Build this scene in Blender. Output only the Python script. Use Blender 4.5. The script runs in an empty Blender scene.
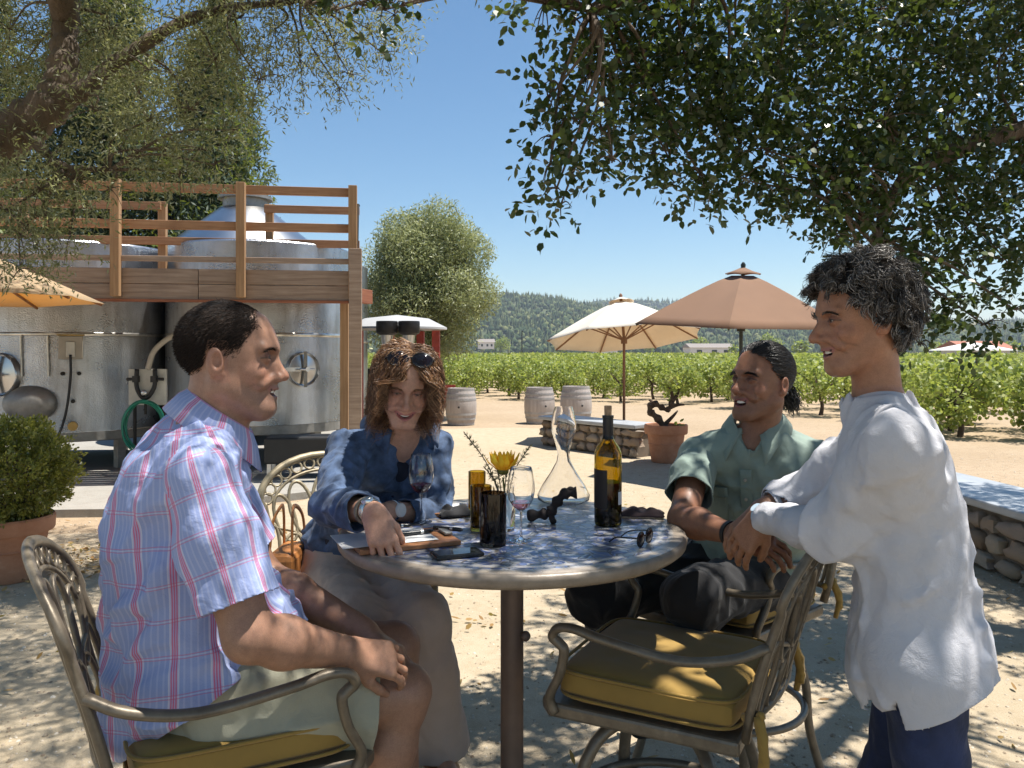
import bpy, math, random
import numpy as np
from mathutils import Vector, Matrix
R = math.radians
PI = math.pi
scene = bpy.context.scene
COL = scene.collection
EYE = 1.42; FOC = 800.0; HOR = 352.0
rng = np.random.default_rng(7)
random.seed(7)

def at(px, py, d):
    """a photo pixel at a distance d in front of the camera, as a point of the place"""
    return Vector(((px-512)/FOC*d, d, EYE+(HOR-py)/FOC*d))

def V(*a): return Vector(a)

# ---------------------------------------------------------------- object helpers
def tag(o, label=None, cat=None, group=None, kind=None):
    if label: o['label'] = label
    if cat: o['category'] = cat
    if group: o['group'] = group
    if kind: o['kind'] = kind
    return o

def empty(name, loc=(0, 0, 0), rz=0, label=None, cat=None, group=None):
    o = bpy.data.objects.new(name, None)
    COL.objects.link(o)
    o.location = loc
    o.rotation_euler = (0, 0, rz)
    o.empty_display_size = 0.1
    return tag(o, label, cat, group)

def copy_tree(o, parent=None):
    c = o.copy()
    COL.objects.link(c)
    if parent is not None:
        c.parent = parent
    for ch in list(o.children):
        copy_tree(ch, c)
    return c

class MB:
    """mesh builder: collects shapes, links them as one mesh object"""
    def __init__(self):
        self.v = []; self.f = []; self.m = []
    def add(self, vs, fs, mi=0):
        n = len(self.v)
        self.v.extend([tuple(p) for p in vs])
        for f in fs:
            self.f.append(tuple(i+n for i in f)); self.m.append(mi)
        return self
    def box(self, c, s, rz=0, M=None, mi=0, taper=1.0):
        hx, hy, hz = s[0]/2, s[1]/2, s[2]/2
        vs = []
        for z, t in ((-hz, 1.0), (hz, taper)):
            for x, y in ((-hx, -hy), (hx, -hy), (hx, hy), (-hx, hy)):
                vs.append(Vector((x*t, y*t, z)))
        if M is None:
            M = Matrix.Rotation(rz, 3, 'Z')
        c = Vector(c)
        vs = [M @ p + c for p in vs]
        fs = [(0, 3, 2, 1), (4, 5, 6, 7), (0, 1, 5, 4), (1, 2, 6, 5), (2, 3, 7, 6), (3, 0, 4, 7)]
        return self.add(vs, fs, mi)
    def bar(self, a, b, w, h, up=(0, 0, 1), mi=0):
        a = Vector(a); b = Vector(b); d = b-a; L = d.length
        if L < 1e-6: return self
        d.normalize(); up = Vector(up)
        if abs(d.dot(up)) > 0.99: up = Vector((0, 1, 0))
        s = d.cross(up).normalized(); u = s.cross(d)
        M = Matrix((d, s, u)).transposed()
        return self.box((a+b)/2, (L, w, h), M=M, mi=mi)
    def tube(self, pts, r, n=8, closed=False, caps=True, mi=0, flat=1.0):
        pts = [Vector(p) for p in pts]
        N = len(pts)
        rs = r if hasattr(r, '__len__') else [r]*N
        tans = []
        for i in range(N):
            if closed:
                t = pts[(i+1) % N]-pts[i-1]
            else:
                t = pts[min(i+1, N-1)]-pts[max(i-1, 0)]
            tans.append(t.normalized() if t.length > 1e-9 else Vector((0, 0, 1)))
        up = Vector((0, 0, 1)) if abs(tans[0].z) < 0.9 else Vector((1, 0, 0))
        s = tans[0].cross(up).normalized()
        rings = []; vs = []
        for i in range(N):
            t = tans[i]
            s = (s - t*s.dot(t))
            s = s.normalized() if s.length > 1e-6 else t.orthogonal().normalized()
            u = t.cross(s)
            for k in range(n):
                a = 2*PI*k/n
                vs.append(pts[i] + s*math.cos(a)*rs[i] + u*math.sin(a)*rs[i]*flat)
        fs = []
        for i in range(N if closed else N-1):
            j = (i+1) % N
            for k in range(n):
                k2 = (k+1) % n
                fs.append((i*n+k, i*n+k2, j*n+k2, j*n+k))
        if caps and not closed:
            fs.append(tuple(range(n-1, -1, -1)))
            fs.append(tuple((N-1)*n+k for k in range(n)))
        return self.add(vs, fs, mi)
    def lathe(self, prof, c=(0, 0, 0), n=32, mi=0, M=None, capb=False, capt=False):
        """prof: list of (r, z)"""
        c = Vector(c); vs = []
        for r, z in prof:
            for k in range(n):
                a = 2*PI*k/n
                p = Vector((r*math.cos(a), r*math.sin(a), z))
                if M is not None: p = M @ p
                vs.append(p+c)
        fs = []
        for i in range(len(prof)-1):
            for k in range(n):
                k2 = (k+1) % n
                fs.append((i*n+k, i*n+k2, (i+1)*n+k2, (i+1)*n+k))
        if capb: fs.append(tuple(range(n-1, -1, -1)))
        if capt: fs.append(tuple((len(prof)-1)*n+k for k in range(n)))
        return self.add(vs, fs, mi)
    def ell(self, c, r, n=12, m=8, M=None, mi=0):
        c = Vector(c); vs = []; fs = []
        for i in range(1, m):
            ph = PI*i/m
            for k in range(n):
                a = 2*PI*k/n
                p = Vector((r[0]*math.sin(ph)*math.cos(a), r[1]*math.sin(ph)*math.sin(a), r[2]*math.cos(ph)))
                if M is not None: p = M @ p
                vs.append(p+c)
        top = Vector((0, 0, r[2])); bot = Vector((0, 0, -r[2]))
        if M is not None: top = M @ top; bot = M @ bot
        vs.append(top+c); vs.append(bot+c)
        T = (m-1)*n; B = T+1
        for i in range(m-2):
            for k in range(n):
                k2 = (k+1) % n
                fs.append((i*n+k, (i+1)*n+k, (i+1)*n+k2, i*n+k2))
        for k in range(n):
            k2 = (k+1) % n
            fs.append((T, k, k2)); fs.append((B, (m-2)*n+k2, (m-2)*n+k))
        return self.add(vs, fs, mi)
    def build(self, name, mat, parent=None, smooth=None, bevel=0, loc=None, label=None, cat=None, group=None, kind=None, flip=False):
        me = bpy.data.meshes.new(name)
        me.from_pydata(self.v, [], self.f)
        mats = mat if isinstance(mat, (list, tuple)) else [mat]
        for m in mats: me.materials.append(m)
        if len(mats) > 1:
            me.polygons.foreach_set('material_index', self.m)
        me.update()
        o = bpy.data.objects.new(name, me)
        COL.objects.link(o)
        if parent is not None: o.parent = parent
        if loc is not None: o.location = loc
        if smooth is not None:
            shade(me, smooth)
        if bevel:
            b = o.modifiers.new('bevel', 'BEVEL'); b.width = bevel; b.segments = 2
            b.limit_method = 'ANGLE'; b.angle_limit = R(50)
        return tag(o, label, cat, group, kind)

def shade(me, ang=45):
    me.polygons.foreach_set('use_smooth', [True]*len(me.polygons))
    if ang < 180:
        me.set_sharp_from_angle(angle=R(ang))

def np_mesh(name, v, quads=None, tris=None, ngons=None, mat=None, parent=None, smooth=True, loops=None):
    """fast mesh from numpy arrays; faces all of one size"""
    me = bpy.data.meshes.new(name)
    f = quads if quads is not None else (tris if tris is not None else ngons)
    n, k = f.shape
    me.vertices.add(len(v)); me.vertices.foreach_set('co', np.ascontiguousarray(v, np.float32).ravel())
    me.loops.add(n*k); me.loops.foreach_set('vertex_index', np.ascontiguousarray(f, np.int32).ravel())
    me.polygons.add(n); me.polygons.foreach_set('loop_start', np.arange(0, n*k, k, dtype=np.int32))
    me.polygons.foreach_set('loop_total', np.full(n, k, np.int32))
    if smooth: me.polygons.foreach_set('use_smooth', np.ones(n, bool))
    me.update(calc_edges=True)
    for m in (mat if isinstance(mat, (list, tuple)) else [mat]):
        if m: me.materials.append(m)
    o = bpy.data.objects.new(name, me)
    COL.objects.link(o)
    if parent is not None: o.parent = parent
    return o

def spline(pts, n=8):
    """Catmull-Rom through points"""
    P = [Vector(p) for p in pts]
    P = [P[0]*2-P[1]]+P+[P[-1]*2-P[-2]]
    out = []
    for i in range(1, len(P)-2):
        for k in range(n):
            t = k/n
            a, b, c, d = P[i-1], P[i], P[i+1], P[i+2]
            out.append(0.5*((2*b)+(c-a)*t+(2*a-5*b+4*c-d)*t*t+(3*b-a-3*c+d)*t**3))
    out.append(P[-2])
    return out

# ---------------------------------------------------------------- numpy noise
def _h(ix, iy, iz, s):
    n = (ix*73856093) ^ (iy*19349663) ^ (iz*83492791) ^ (s*2654435)
    n = (n ^ (n >> 13))*1274126177 & 0x7fffffff
    n = (n ^ (n >> 16)) & 0xffff
    return n/32767.5-1
def vnoise(p, s=0):
    i = np.floor(p).astype(np.int64); f = p-i; f = f*f*(3-2*f)
    x, y, z = i[:, 0], i[:, 1], i[:, 2]
    r = 0
    for dx in (0, 1):
        wx = f[:, 0] if dx else 1-f[:, 0]
        for dy in (0, 1):
            wy = f[:, 1] if dy else 1-f[:, 1]
            for dz in (0, 1):
                wz = f[:, 2] if dz else 1-f[:, 2]
                r = r+wx*wy*wz*_h(x+dx, y+dy, z+dz, s)
    return r

# ---------------------------------------------------------------- signed distance shapes
def A(*v): return np.array(v, float)
def nrm(v):
    v = np.array(v, float); return v/np.linalg.norm(v)
def smin(a, b, k):
    if k <= 0: return np.minimum(a, b)
    h = np.maximum(k-np.abs(a-b), 0)/k
    return np.minimum(a, b)-h*h*k*0.25
def smax(a, b, k): return -smin(-a, -b, k)

class Cone:
    """round cone, optional flattening along one axis"""
    def __init__(s, a, b, ra, rb, k=0.02, flat=None, fs=1.0):
        s.a = np.array(a, float); s.b = np.array(b, float); s.ra = ra; s.rb = rb; s.k = k
        s.flat = None if flat is None else nrm(flat); s.fs = fs
        s.c = (s.a+s.b)/2; s.R = np.linalg.norm(s.b-s.a)/2+max(ra, rb)*max(1, 1)
    def __call__(s, p):
        q = p-s.a; ab = s.b-s.a
        if s.flat is not None:
            t = q@s.flat; q = q+np.outer(t*(s.fs-1), s.flat)
            ab = ab+s.flat*(ab@s.flat)*(s.fs-1)
        h = np.clip((q@ab)/(ab@ab), 0, 1)
        q = q-h[:, None]*ab
        return np.sqrt(np.einsum('ij,ij->i', q, q))-(s.ra+(s.rb-s.ra)*h)

class Ell:
    def __init__(s, c, r, axes=None, k=0.02):
        s.c = np.array(c, float); s.r = np.array(r, float); s.k = k; s.R = max(r)
        s.ax = None if axes is None else np.array(axes, float)   # rows = local axes
    def __call__(s, p):
        q = p-s.c
        if s.ax is not None: q = q@s.ax.T
        q = q/s.r; k0 = np.sqrt(np.einsum('ij,ij->i', q, q)); q = q/s.r; k1 = np.sqrt(np.einsum('ij,ij->i', q, q))+1e-9
        return k0*(k0-1)/k1

class Sub:
    """smooth subtraction of a shape"""
    def __init__(s, prim, k=0.01): s.p = prim; s.k = k; s.c = prim.c; s.R = prim.R; s.sub = True
    def __call__(s, p): return s.p(p)

class InFrame:
    """a shape defined in a local frame: origin o, rows of ax = local axes, scale"""
    def __init__(s, prim, o, ax, sc=1.0):
        s.p = prim; s.o = np.array(o, float); s.ax = np.array(ax, float); s.sc = sc
        s.k = prim.k*sc; s.sub = getattr(prim, 'sub', False)
        s.c = s.o+(prim.c*sc)@s.ax; s.R = prim.R*sc
    def __call__(s, p): return s.p(((p-s.o)@s.ax.T)/s.sc)*s.sc

def field(prims, p, disp=None):
    d = np.full(len(p), 1.0)
    for q in prims:
        e = q(p)
        if getattr(q, 'sub', False): d = smax(d, -e, q.k)
        else: d = smin(d, e, q.k)
    if disp is not None: d = d+disp(p)
    return d

def mesh_sdf(prims, vox=0.004, disp=None, extra=0.03, smooth=2, bounds=None, guard=None, margin=0.005):
    """surface nets over the blocks the surface passes through -> verts, quads"""
    lo = np.min([q.c-q.R for q in prims if not getattr(q, 'sub', False)], axis=0)-extra
    hi = np.max([q.c+q.R for q in prims if not getattr(q, 'sub', False)], axis=0)+extra
    if bounds is not None:
        lo = np.maximum(lo, bounds[0]); hi = np.minimum(hi, bounds[1])
    B = 8; bs = vox*B
    nb = np.ceil((hi-lo)/bs).astype(int)
    G = 4; gs = bs*G
    ng = np.ceil(nb/G).astype(int)
    off = np.stack(np.meshgrid(*[np.arange(B+1)]*3, indexing='ij'), -1).reshape(-1, 3)
    boff = np.stack(np.meshgrid(*[np.arange(G)]*3, indexing='ij'), -1).reshape(-1, 3)
    blocks = []; vals = []
    gr = gs*math.sqrt(3)/2; br = bs*math.sqrt(3)/2
    for gi in np.ndindex(*ng):
        gi = np.array(gi); gc = lo+(gi+0.5)*gs
        act = [q for q in prims if np.linalg.norm(gc-q.c)-q.R < gr+0.05+extra]
        if not act: continue
        bi = gi*G+boff
        bc = lo+(bi+0.5)*bs
        E = [q(bc) for q in act]
        d = np.full(len(bc), 1.0)
        for q, e in zip(act, E):
            d = smax(d, -e, q.k) if getattr(q, 'sub', False) else smin(d, e, q.k)
        m = np.abs(d) < br*1.7+0.016+(0.02 if guard else 0)
        if not m.any(): continue
        bi = bi[m]
        P = ((bi[:, None, :]*B+off[None])*vox+lo).astype(np.float32)
        nn = len(off); d = np.full((len(bi), nn), 1.0, np.float32)
        for q, e in zip(act, E):
            mk = e[m] < br*2.6+q.k+0.006
            if not mk.any(): continue
            full = mk.all()
            e2 = q(P.reshape(-1, 3) if full else P[mk].reshape(-1, 3)).reshape(-1, nn)
            old = d if full else d[mk]
            new = smax(old, -e2, q.k) if getattr(q, 'sub', False) else smin(old, e2, q.k)
            if full: d = new
            else: d[mk] = new
        if disp is not None: d = d+disp(P.reshape(-1, 3)).reshape(-1, nn)
        if guard:
            gd = np.full((len(bi), nn), 1.0, np.float32); bcm = bc[m]
            for q in guard:
                if np.linalg.norm(gc-q.c)-q.R > gr+0.1: continue
                mk = q(bcm) < br*2.6+q.k+0.012
                if mk.any(): gd[mk] = smin(gd[mk], q(P[mk].reshape(-1, 3)).reshape(-1, nn), q.k)
            d = smin(d, gd-margin, 0.006)
        d = d.reshape(len(bi), B+1, B+1, B+1)
        mm = (d.min(axis=(1, 2, 3)) < 0) & (d.max(axis=(1, 2, 3)) >= 0)
        if mm.any():
            blocks.append(bi[mm]); vals.append(d[mm].astype(np.float32))
    bi = np.concatenate(blocks); D = np.concatenate(vals)
    N = nb*B+2
    ins = D < 0
    # cell vertices
    cnt = np.zeros(D[:, :-1, :-1, :-1].shape, np.float32); acc = np.zeros(cnt.shape+(3,), np.float32)
    def sl(dx, dy, dz): return (slice(None), slice(dx, dx+B), slice(dy, dy+B), slice(dz, dz+B))
    for ax in range(3):
        for u in (0, 1):
            for w in (0, 1):
                o0 = [0, 0, 0]; others = [a for a in range(3) if a != ax]
                o0[others[0]] = u; o0[others[1]] = w
                o1 = list(o0); o1[ax] = 1
                a = D[sl(*o0)]; b = D[sl(*o1)]
                cr = (a < 0) != (b < 0)
                t = np.where(cr, a/np.where(cr, a-b, 1), 0)
                cnt += cr
                for k in range(3):
                    acc[..., k] += np.where(cr, (t if k == ax else o0[k]), 0)
    has = cnt > 0
    idx = np.argwhere(has)
    loc = acc[has]/cnt[has][:, None]
    cell = bi[idx[:, 0]]*B+idx[:, 1:]
    verts = lo+(cell+loc)*vox
    key = (cell[:, 0].astype(np.int64)*N[1]+cell[:, 1])*N[2]+cell[:, 2]
    order = np.argsort(key); key = key[order]; verts = verts[order]
    quads = []
    for ax in range(3):
        o1 = [0, 0, 0]; o1[ax] = 1
        a = ins[sl(0, 0, 0)]; b = ins[sl(*o1)]
        cr = a != b
        e = np.argwhere(cr); fl = a[cr]
        c = bi[e[:, 0]]*B+e[:, 1:]
        u, w = [(1, 2), (2, 0), (0, 1)][ax]
        q = []
        for du, dw in ((0, 0), (-1, 0), (-1, -1), (0, -1)):
            cc = c.copy(); cc[:, u] += du; cc[:, w] += dw
            q.append((cc[:, 0].astype(np.int64)*N[1]+cc[:, 1])*N[2]+cc[:, 2])
        q = np.stack(q, 1)
        j = np.searchsorted(key, q); j = np.clip(j, 0, len(key)-1)
        ok = (key[j] == q).all(axis=1)
        j = j[ok]; fl = fl[ok]
        j[fl] = j[fl][:, ::1]; j[~fl] = j[~fl][:, ::-1]
        quads.append(j)
    quads = np.concatenate(quads)
    for _ in range(smooth):
        verts = lap(verts, quads, 0.5)
        verts = lap(verts, quads, -0.52)
    return verts, quads

def lap(v, q, f):
    s = np.zeros_like(v); n = np.zeros(len(v))
    for a, b in ((0, 1), (1, 2), (2, 3), (3, 0)):
        for x, y in ((a, b), (b, a)):
            for k in range(3): s[:, k] += np.bincount(q[:, x], weights=v[q[:, y], k], minlength=len(v))
            n += np.bincount(q[:, x], minlength=len(v))
    n = np.maximum(n, 1)
    return v+(s/n[:, None]-v)*f

def clip_mesh(v, q, cuts):
    """cuts: functions c(p) > 0 removed; crisp edge. each = (origin, normal, test or None)"""
    for o, n, test in cuts:
        o = np.array(o, float); n = nrm(n)
        c = (v-o)@n
        rem = c > 0
        if test is not None: rem &= test(v)
        fr = rem[q]
        allr = fr.all(axis=1)
        mixed = fr.any(axis=1) & ~allr
        mv = np.unique(q[mixed][fr[mixed]])
        near = mv[np.abs(c[mv]) < 0.02]
        v = v.copy(); v[near] -= c[near][:, None]*n
        q = q[~allr]
        used = np.unique(q)
        m = np.full(len(v), -1); m[used] = np.arange(len(used))
        v = v[used]; q = m[q]
    return v, q

def set_color(o, col):
    a = o.data.color_attributes.new('Col', 'FLOAT_COLOR', 'POINT')
    c = np.ones((len(o.data.vertices), 4), np.float32); c[:, :3] = col
    a.data.foreach_set('color', c.ravel())

def set_uv(o, uv, q):
    a = o.data.uv_layers.new(name='UVMap')
    a.data.foreach_set('uv', np.ascontiguousarray(uv[q.ravel()], np.float32).ravel())

def leaf_mesh(name, pos, nor, dirs, size, width, mat, parent=None, nseg=6, colors=None, fold=0.0):
    """many small oval leaves, each a pointed oval face"""
    n = len(pos)
    if n == 0: return None
    size = np.broadcast_to(size, (n,)); width = np.broadcast_to(width, (n,))
    d = dirs/np.linalg.norm(dirs, axis=1)[:, None]
    s = np.cross(d, nor); s /= np.linalg.norm(s, axis=1)[:, None]+1e-9
    up = np.cross(s, d)
    if nseg == 6: prof = [(0, 0), (0.28, 0.42), (0.66, 0.40), (1, 0), (0.66, -0.40), (0.28, -0.42)]
    else: prof = [(0, 0), (0.5, 0.5), (1, 0), (0.5, -0.5)]
    k = len(prof)
    v = np.zeros((n, k, 3))
    for i, (a, b) in enumerate(prof):
        v[:, i] = pos+d*(a*size)[:, None]+s*(b*width)[:, None]+up*(fold*abs(b)*width-0.25*fold*(a*a)*size)[:, None]
    f = np.arange(n*k).reshape(n, k)
    o = np_mesh(name, v.reshape(-1, 3), ngons=f, mat=mat, parent=parent, smooth=False)
    return o

def rnd_dirs(n):
    v = rng.normal(size=(n, 3)); return v/np.linalg.norm(v, axis=1)[:, None]
# ---------------------------------------------------------------- materials
def new_mat(name):
    m = bpy.data.materials.new(name); m.use_nodes = True
    nt = m.node_tree; b = nt.nodes['Principled BSDF']
    return m, nt, b
def nd(nt, t, **kw):
    n = nt.nodes.new(t)
    for k, v in kw.items():
        if k in n.inputs: n.inputs[k].default_value = v
        else: setattr(n, k, v)
    return n
def c4(c): return (c[0], c[1], c[2], 1)
def mix(nt, a, b, fac, mode='MIX'):
    n = nt.nodes.new('ShaderNodeMix'); n.data_type = 'RGBA'; n.blend_type = mode
    for s, v in ((n.inputs[0], fac), (n.inputs[6], a), (n.inputs[7], b)):
        if hasattr(v, 'links') or hasattr(v, 'is_linked'): nt.links.new(v, s)
        else: s.default_value = v if isinstance(v, (int, float)) else c4(v)
    return n.outputs[2]
def noise(nt, scale=5, detail=4, rough=0.55, vec=None, dim='3D', dist=0):
    n = nt.nodes.new('ShaderNodeTexNoise'); n.inputs['Scale'].default_value = scale
    n.inputs['Detail'].default_value = detail; n.inputs['Roughness'].default_value = rough
    n.inputs['Distortion'].default_value = dist
    if vec is not None: nt.links.new(vec, n.inputs['Vector'])
    return n.outputs['Fac']
def ramp(nt, fac, stops):
    n = nt.nodes.new('ShaderNodeValToRGB'); nt.links.new(fac, n.inputs[0])
    cr = n.color_ramp
    while len(cr.elements) < len(stops): cr.elements.new(0.5)
    for e, (p, c) in zip(cr.elements, stops):
        e.position = p; e.color = c4(c) if hasattr(c, '__len__') else (c, c, c, 1)
    return n.outputs[0]
def bump(nt, b, h, strength=0.3, dist=0.01):
    n = nt.nodes.new('ShaderNodeBump'); n.inputs['Strength'].default_value = strength
    n.inputs['Distance'].default_value = dist
    nt.links.new(h, n.inputs['Height']); nt.links.new(n.outputs[0], b.inputs['Normal'])
def coord(nt, which='Object', scale=None):
    n = nt.nodes.new('ShaderNodeTexCoord')
    o = n.outputs[which]
    if scale is not None:
        m = nt.nodes.new('ShaderNodeMapping'); m.inputs['Scale'].default_value = scale
        nt.links.new(o, m.inputs[0]); o = m.outputs[0]
    return o
def math_(nt, op, a, b=None, c=None):
    n = nt.nodes.new('ShaderNodeMath'); n.operation = op
    for i, v in enumerate((a, b, c)):
        if v is None: continue
        if isinstance(v, (int, float)): n.inputs[i].default_value = v
        else: nt.links.new(v, n.inputs[i])
    return n.outputs[0]

def simple(name, col, rough=0.6, metal=0, var=0.15, scale=8, bmp=0.0, bscale=60, bdist=0.003, col2=None, stretch=None, **kw):
    m, nt, b = new_mat(name)
    vec = coord(nt, 'Object', stretch)
    f = noise(nt, scale, 5, 0.6, vec)
    c2 = col2 if col2 else [min(1, x*(1+var)) for x in col]
    c1 = [x*(1-var) for x in col] if not col2 else col
    nt.links.new(ramp(nt, f, [(0.3, c1), (0.7, c2)]), b.inputs['Base Color'])
    b.inputs['Roughness'].default_value = rough
    b.inputs['Metallic'].default_value = metal
    for k, v in kw.items(): b.inputs[k.replace('_', ' ')].default_value = v
    if bmp:
        bump(nt, b, noise(nt, bscale, 4, 0.6, vec), bmp, bdist)
    return m

def leaf_mat(name, c1, c2, c3, trans=0.35, rough=0.45, under=None, scale=3.0, tint=(0.75, 0.85, 0.12), tf=0.45):
    """leaves: colour varies leaf to leaf, light passes through"""
    m, nt, b = new_mat(name)
    geo = nt.nodes.new('ShaderNodeNewGeometry')
    rnd = geo.outputs['Random Per Island']
    col = ramp(nt, rnd, [(0.0, c1), (0.55, c2), (1.0, c3)])
    if under:
        col = mix(nt, col, under, geo.outputs['Backfacing'])
    nt.links.new(col, b.inputs['Base Color'])
    b.inputs['Roughness'].default_value = rough
    t = nt.nodes.new('ShaderNodeBsdfTranslucent')
    tc = mix(nt, col, tint, tf)
    tc2 = mix(nt, tc, (1.6, 1.6, 1.2), 1.0, 'MULTIPLY')
    nt.links.new(tc2, t.inputs[0])
    ms = nt.nodes.new('ShaderNodeMixShader'); ms.inputs[0].default_value = trans
    nt.links.new(b.outputs[0], ms.inputs[1]); nt.links.new(t.outputs[0], ms.inputs[2])
    nt.links.new(ms.outputs[0], nt.nodes['Material Output'].inputs[0])
    return m

M = {}
M['oak_leaf'] = leaf_mat('oak leaf', (0.016, 0.036, 0.010), (0.030, 0.058, 0.015), (0.065, 0.095, 0.025), 0.16, 0.36, tint=(0.35, 0.45, 0.08), tf=0.3)
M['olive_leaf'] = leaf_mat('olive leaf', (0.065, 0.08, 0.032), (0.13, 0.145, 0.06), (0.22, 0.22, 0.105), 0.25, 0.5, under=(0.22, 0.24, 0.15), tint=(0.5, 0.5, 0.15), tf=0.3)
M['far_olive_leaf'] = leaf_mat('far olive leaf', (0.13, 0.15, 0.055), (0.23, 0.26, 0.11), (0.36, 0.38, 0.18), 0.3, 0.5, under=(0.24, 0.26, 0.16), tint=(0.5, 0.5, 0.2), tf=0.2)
M['vine_leaf'] = leaf_mat('vine leaf', (0.10, 0.15, 0.03), (0.20, 0.25, 0.055), (0.34, 0.36, 0.12), 0.36, 0.5, tint=(0.5, 0.55, 0.12), tf=0.35)
M['box_leaf'] = leaf_mat('boxwood leaf', (0.07, 0.09, 0.02), (0.17, 0.18, 0.04), (0.32, 0.30, 0.08), 0.3, 0.4, tint=(0.6, 0.6, 0.1), tf=0.35)
M['pine_leaf'] = leaf_mat('conifer foliage', (0.015, 0.03, 0.02), (0.03, 0.055, 0.03), (0.05, 0.08, 0.035), 0.15, 0.6)
M['tree_leaf'] = leaf_mat('broad leaf', (0.04, 0.07, 0.02), (0.08, 0.12, 0.03), (0.13, 0.18, 0.05), 0.3, 0.5)
M['rosemary'] = leaf_mat('rosemary leaf', (0.03, 0.05, 0.02), (0.05, 0.08, 0.035), (0.08, 0.11, 0.05), 0.1, 0.5)
M['dry_leaf'] = leaf_mat('dry leaf', (0.18, 0.08, 0.03), (0.28, 0.15, 0.06), (0.4, 0.26, 0.12), 0.2, 0.7)
M['bark'] = simple('bark', (0.07, 0.05, 0.035), 0.9, col2=(0.17, 0.13, 0.095), scale=9, bmp=0.9, bscale=22, bdist=0.03, stretch=(1, 1, 0.35))
M['vine_bark'] = simple('vine bark', (0.05, 0.033, 0.022), 0.9, col2=(0.12, 0.08, 0.055), scale=20, bmp=0.8, bscale=40, bdist=0.02)

def wood(name, c1, c2, rough=0.75, axis='x', grain=1.0):
    m, nt, b = new_mat(name)
    st = {'x': (1.2, 22, 22), 'y': (22, 1.2, 22), 'z': (22, 22, 1.2)}[axis]
    vec = coord(nt, 'Object', st)
    f = noise(nt, 1.6*grain, 6, 0.65, vec, dist=0.4)
    v2 = coord(nt, 'Object')
    big = noise(nt, 1.3, 4, 0.6, v2)
    c = ramp(nt, f, [(0.28, c1), (0.72, c2)])
    c = mix(nt, c, [x*0.55 for x in c1], math_(nt, 'MULTIPLY', ramp(nt, big, [(0.5, 0.0), (0.75, 1.0)]), 0.6))
    nt.links.new(c, b.inputs['Base Color'])
    b.inputs['Roughness'].default_value = rough
    bump(nt, b, f, 0.4, 0.004)
    return m
M['deck_wood'] = wood('redwood timber', (0.27, 0.13, 0.06), (0.48, 0.27, 0.14))
M['deck_post'] = wood('redwood post', (0.29, 0.16, 0.075), (0.47, 0.29, 0.15), axis='z')
M['fascia'] = wood('weathered plank', (0.22, 0.145, 0.10), (0.44, 0.33, 0.25))
M['stain_edge'] = wood('red stained timber', (0.22, 0.07, 0.035), (0.36, 0.14, 0.07))
M['barrel'] = wood('silvered oak staves', (0.36, 0.31, 0.28), (0.52, 0.47, 0.43), axis='z')
M['hoop'] = simple('galvanised hoop', (0.4, 0.39, 0.38), 0.6, 0.3)
M['clip_wood'] = wood('clipboard wood', (0.22, 0.09, 0.035), (0.34, 0.16, 0.07), rough=0.45)
M['cork'] = simple('cork', (0.42, 0.27, 0.16), 0.9, scale=120, var=0.35)
M['drift'] = wood('dark vine wood', (0.018, 0.012, 0.012), (0.05, 0.035, 0.03))

def terracotta():
    m, nt, b = new_mat('terracotta')
    v = coord(nt, 'Object')
    f = noise(nt, 7, 6, 0.65, v)
    g = noise(nt, 30, 3, 0.6, v)
    c = ramp(nt, f, [(0.3, (0.40, 0.17, 0.09)), (0.6, (0.52, 0.26, 0.155)), (0.8, (0.60, 0.40, 0.29))])
    c = mix(nt, c, (0.3, 0.12, 0.06), math_(nt, 'MULTIPLY', g, 0.4))
    nt.links.new(c, b.inputs['Base Color']); b.inputs['Roughness'].default_value = 0.85
    bump(nt, b, g, 0.2, 0.004)
    return m
M['terracotta'] = terracotta()
M['soil'] = simple('potting soil', (0.035, 0.025, 0.018), 1.0, scale=60, var=0.6, bmp=0.8, bscale=90, bdist=0.01)

def tank_mat():
    m, nt, b = new_mat('insulated tank jacket')
    v = coord(nt, 'Object')
    f = noise(nt, 2.2, 5, 0.6, v)
    vor = nt.nodes.new('ShaderNodeTexVoronoi'); vor.inputs['Scale'].default_value = 75
    nt.links.new(v, vor.inputs['Vector'])
    vz = coord(nt, 'Object', (6, 6, 0.7))
    st = noise(nt, 1.5, 4, 0.6, vz)
    c = ramp(nt, f, [(0.25, (0.30, 0.31, 0.33)), (0.7, (0.58, 0.60, 0.63))])
    c = mix(nt, c, (0.24, 0.22, 0.20), math_(nt, 'MULTIPLY', ramp(nt, st, [(0.48, 0.0), (0.75, 1.0)]), 0.6))
    nt.links.new(c, b.inputs['Base Color'])
    b.inputs['Metallic'].default_value = 0.95
    nt.links.new(ramp(nt, f, [(0.3, 0.24), (0.7, 0.36)]), b.inputs['Roughness'])
    bump(nt, b, math_(nt, 'ADD', vor.outputs['Distance'], math_(nt, 'MULTIPLY', noise(nt, 4, 2, 0.5, v), 2.2)), 0.45, 0.006)
    return m
M['tank'] = tank_mat()
M['steel'] = simple('stainless steel', (0.55, 0.55, 0.55), 0.28, 1.0, var=0.1, scale=3)
M['dull_steel'] = simple('dull painted steel', (0.28, 0.27, 0.25), 0.5, 0.5, var=0.25)
M['dark_steel'] = simple('dark iron', (0.03, 0.028, 0.027), 0.5, 0.6, var=0.3)
M['seam_tape'] = simple('foil tape', (0.62, 0.6, 0.55), 0.3, 0.9, var=0.2, scale=20, bmp=0.4)
M['grey_plastic'] = simple('grey plastic', (0.42, 0.38, 0.32), 0.5, var=0.1)
M['white_plastic'] = simple('off white plate', (0.6, 0.58, 0.52), 0.5, var=0.15)
M['black_rubber'] = simple('black rubber', (0.015, 0.015, 0.016), 0.5, var=0.3)
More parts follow.
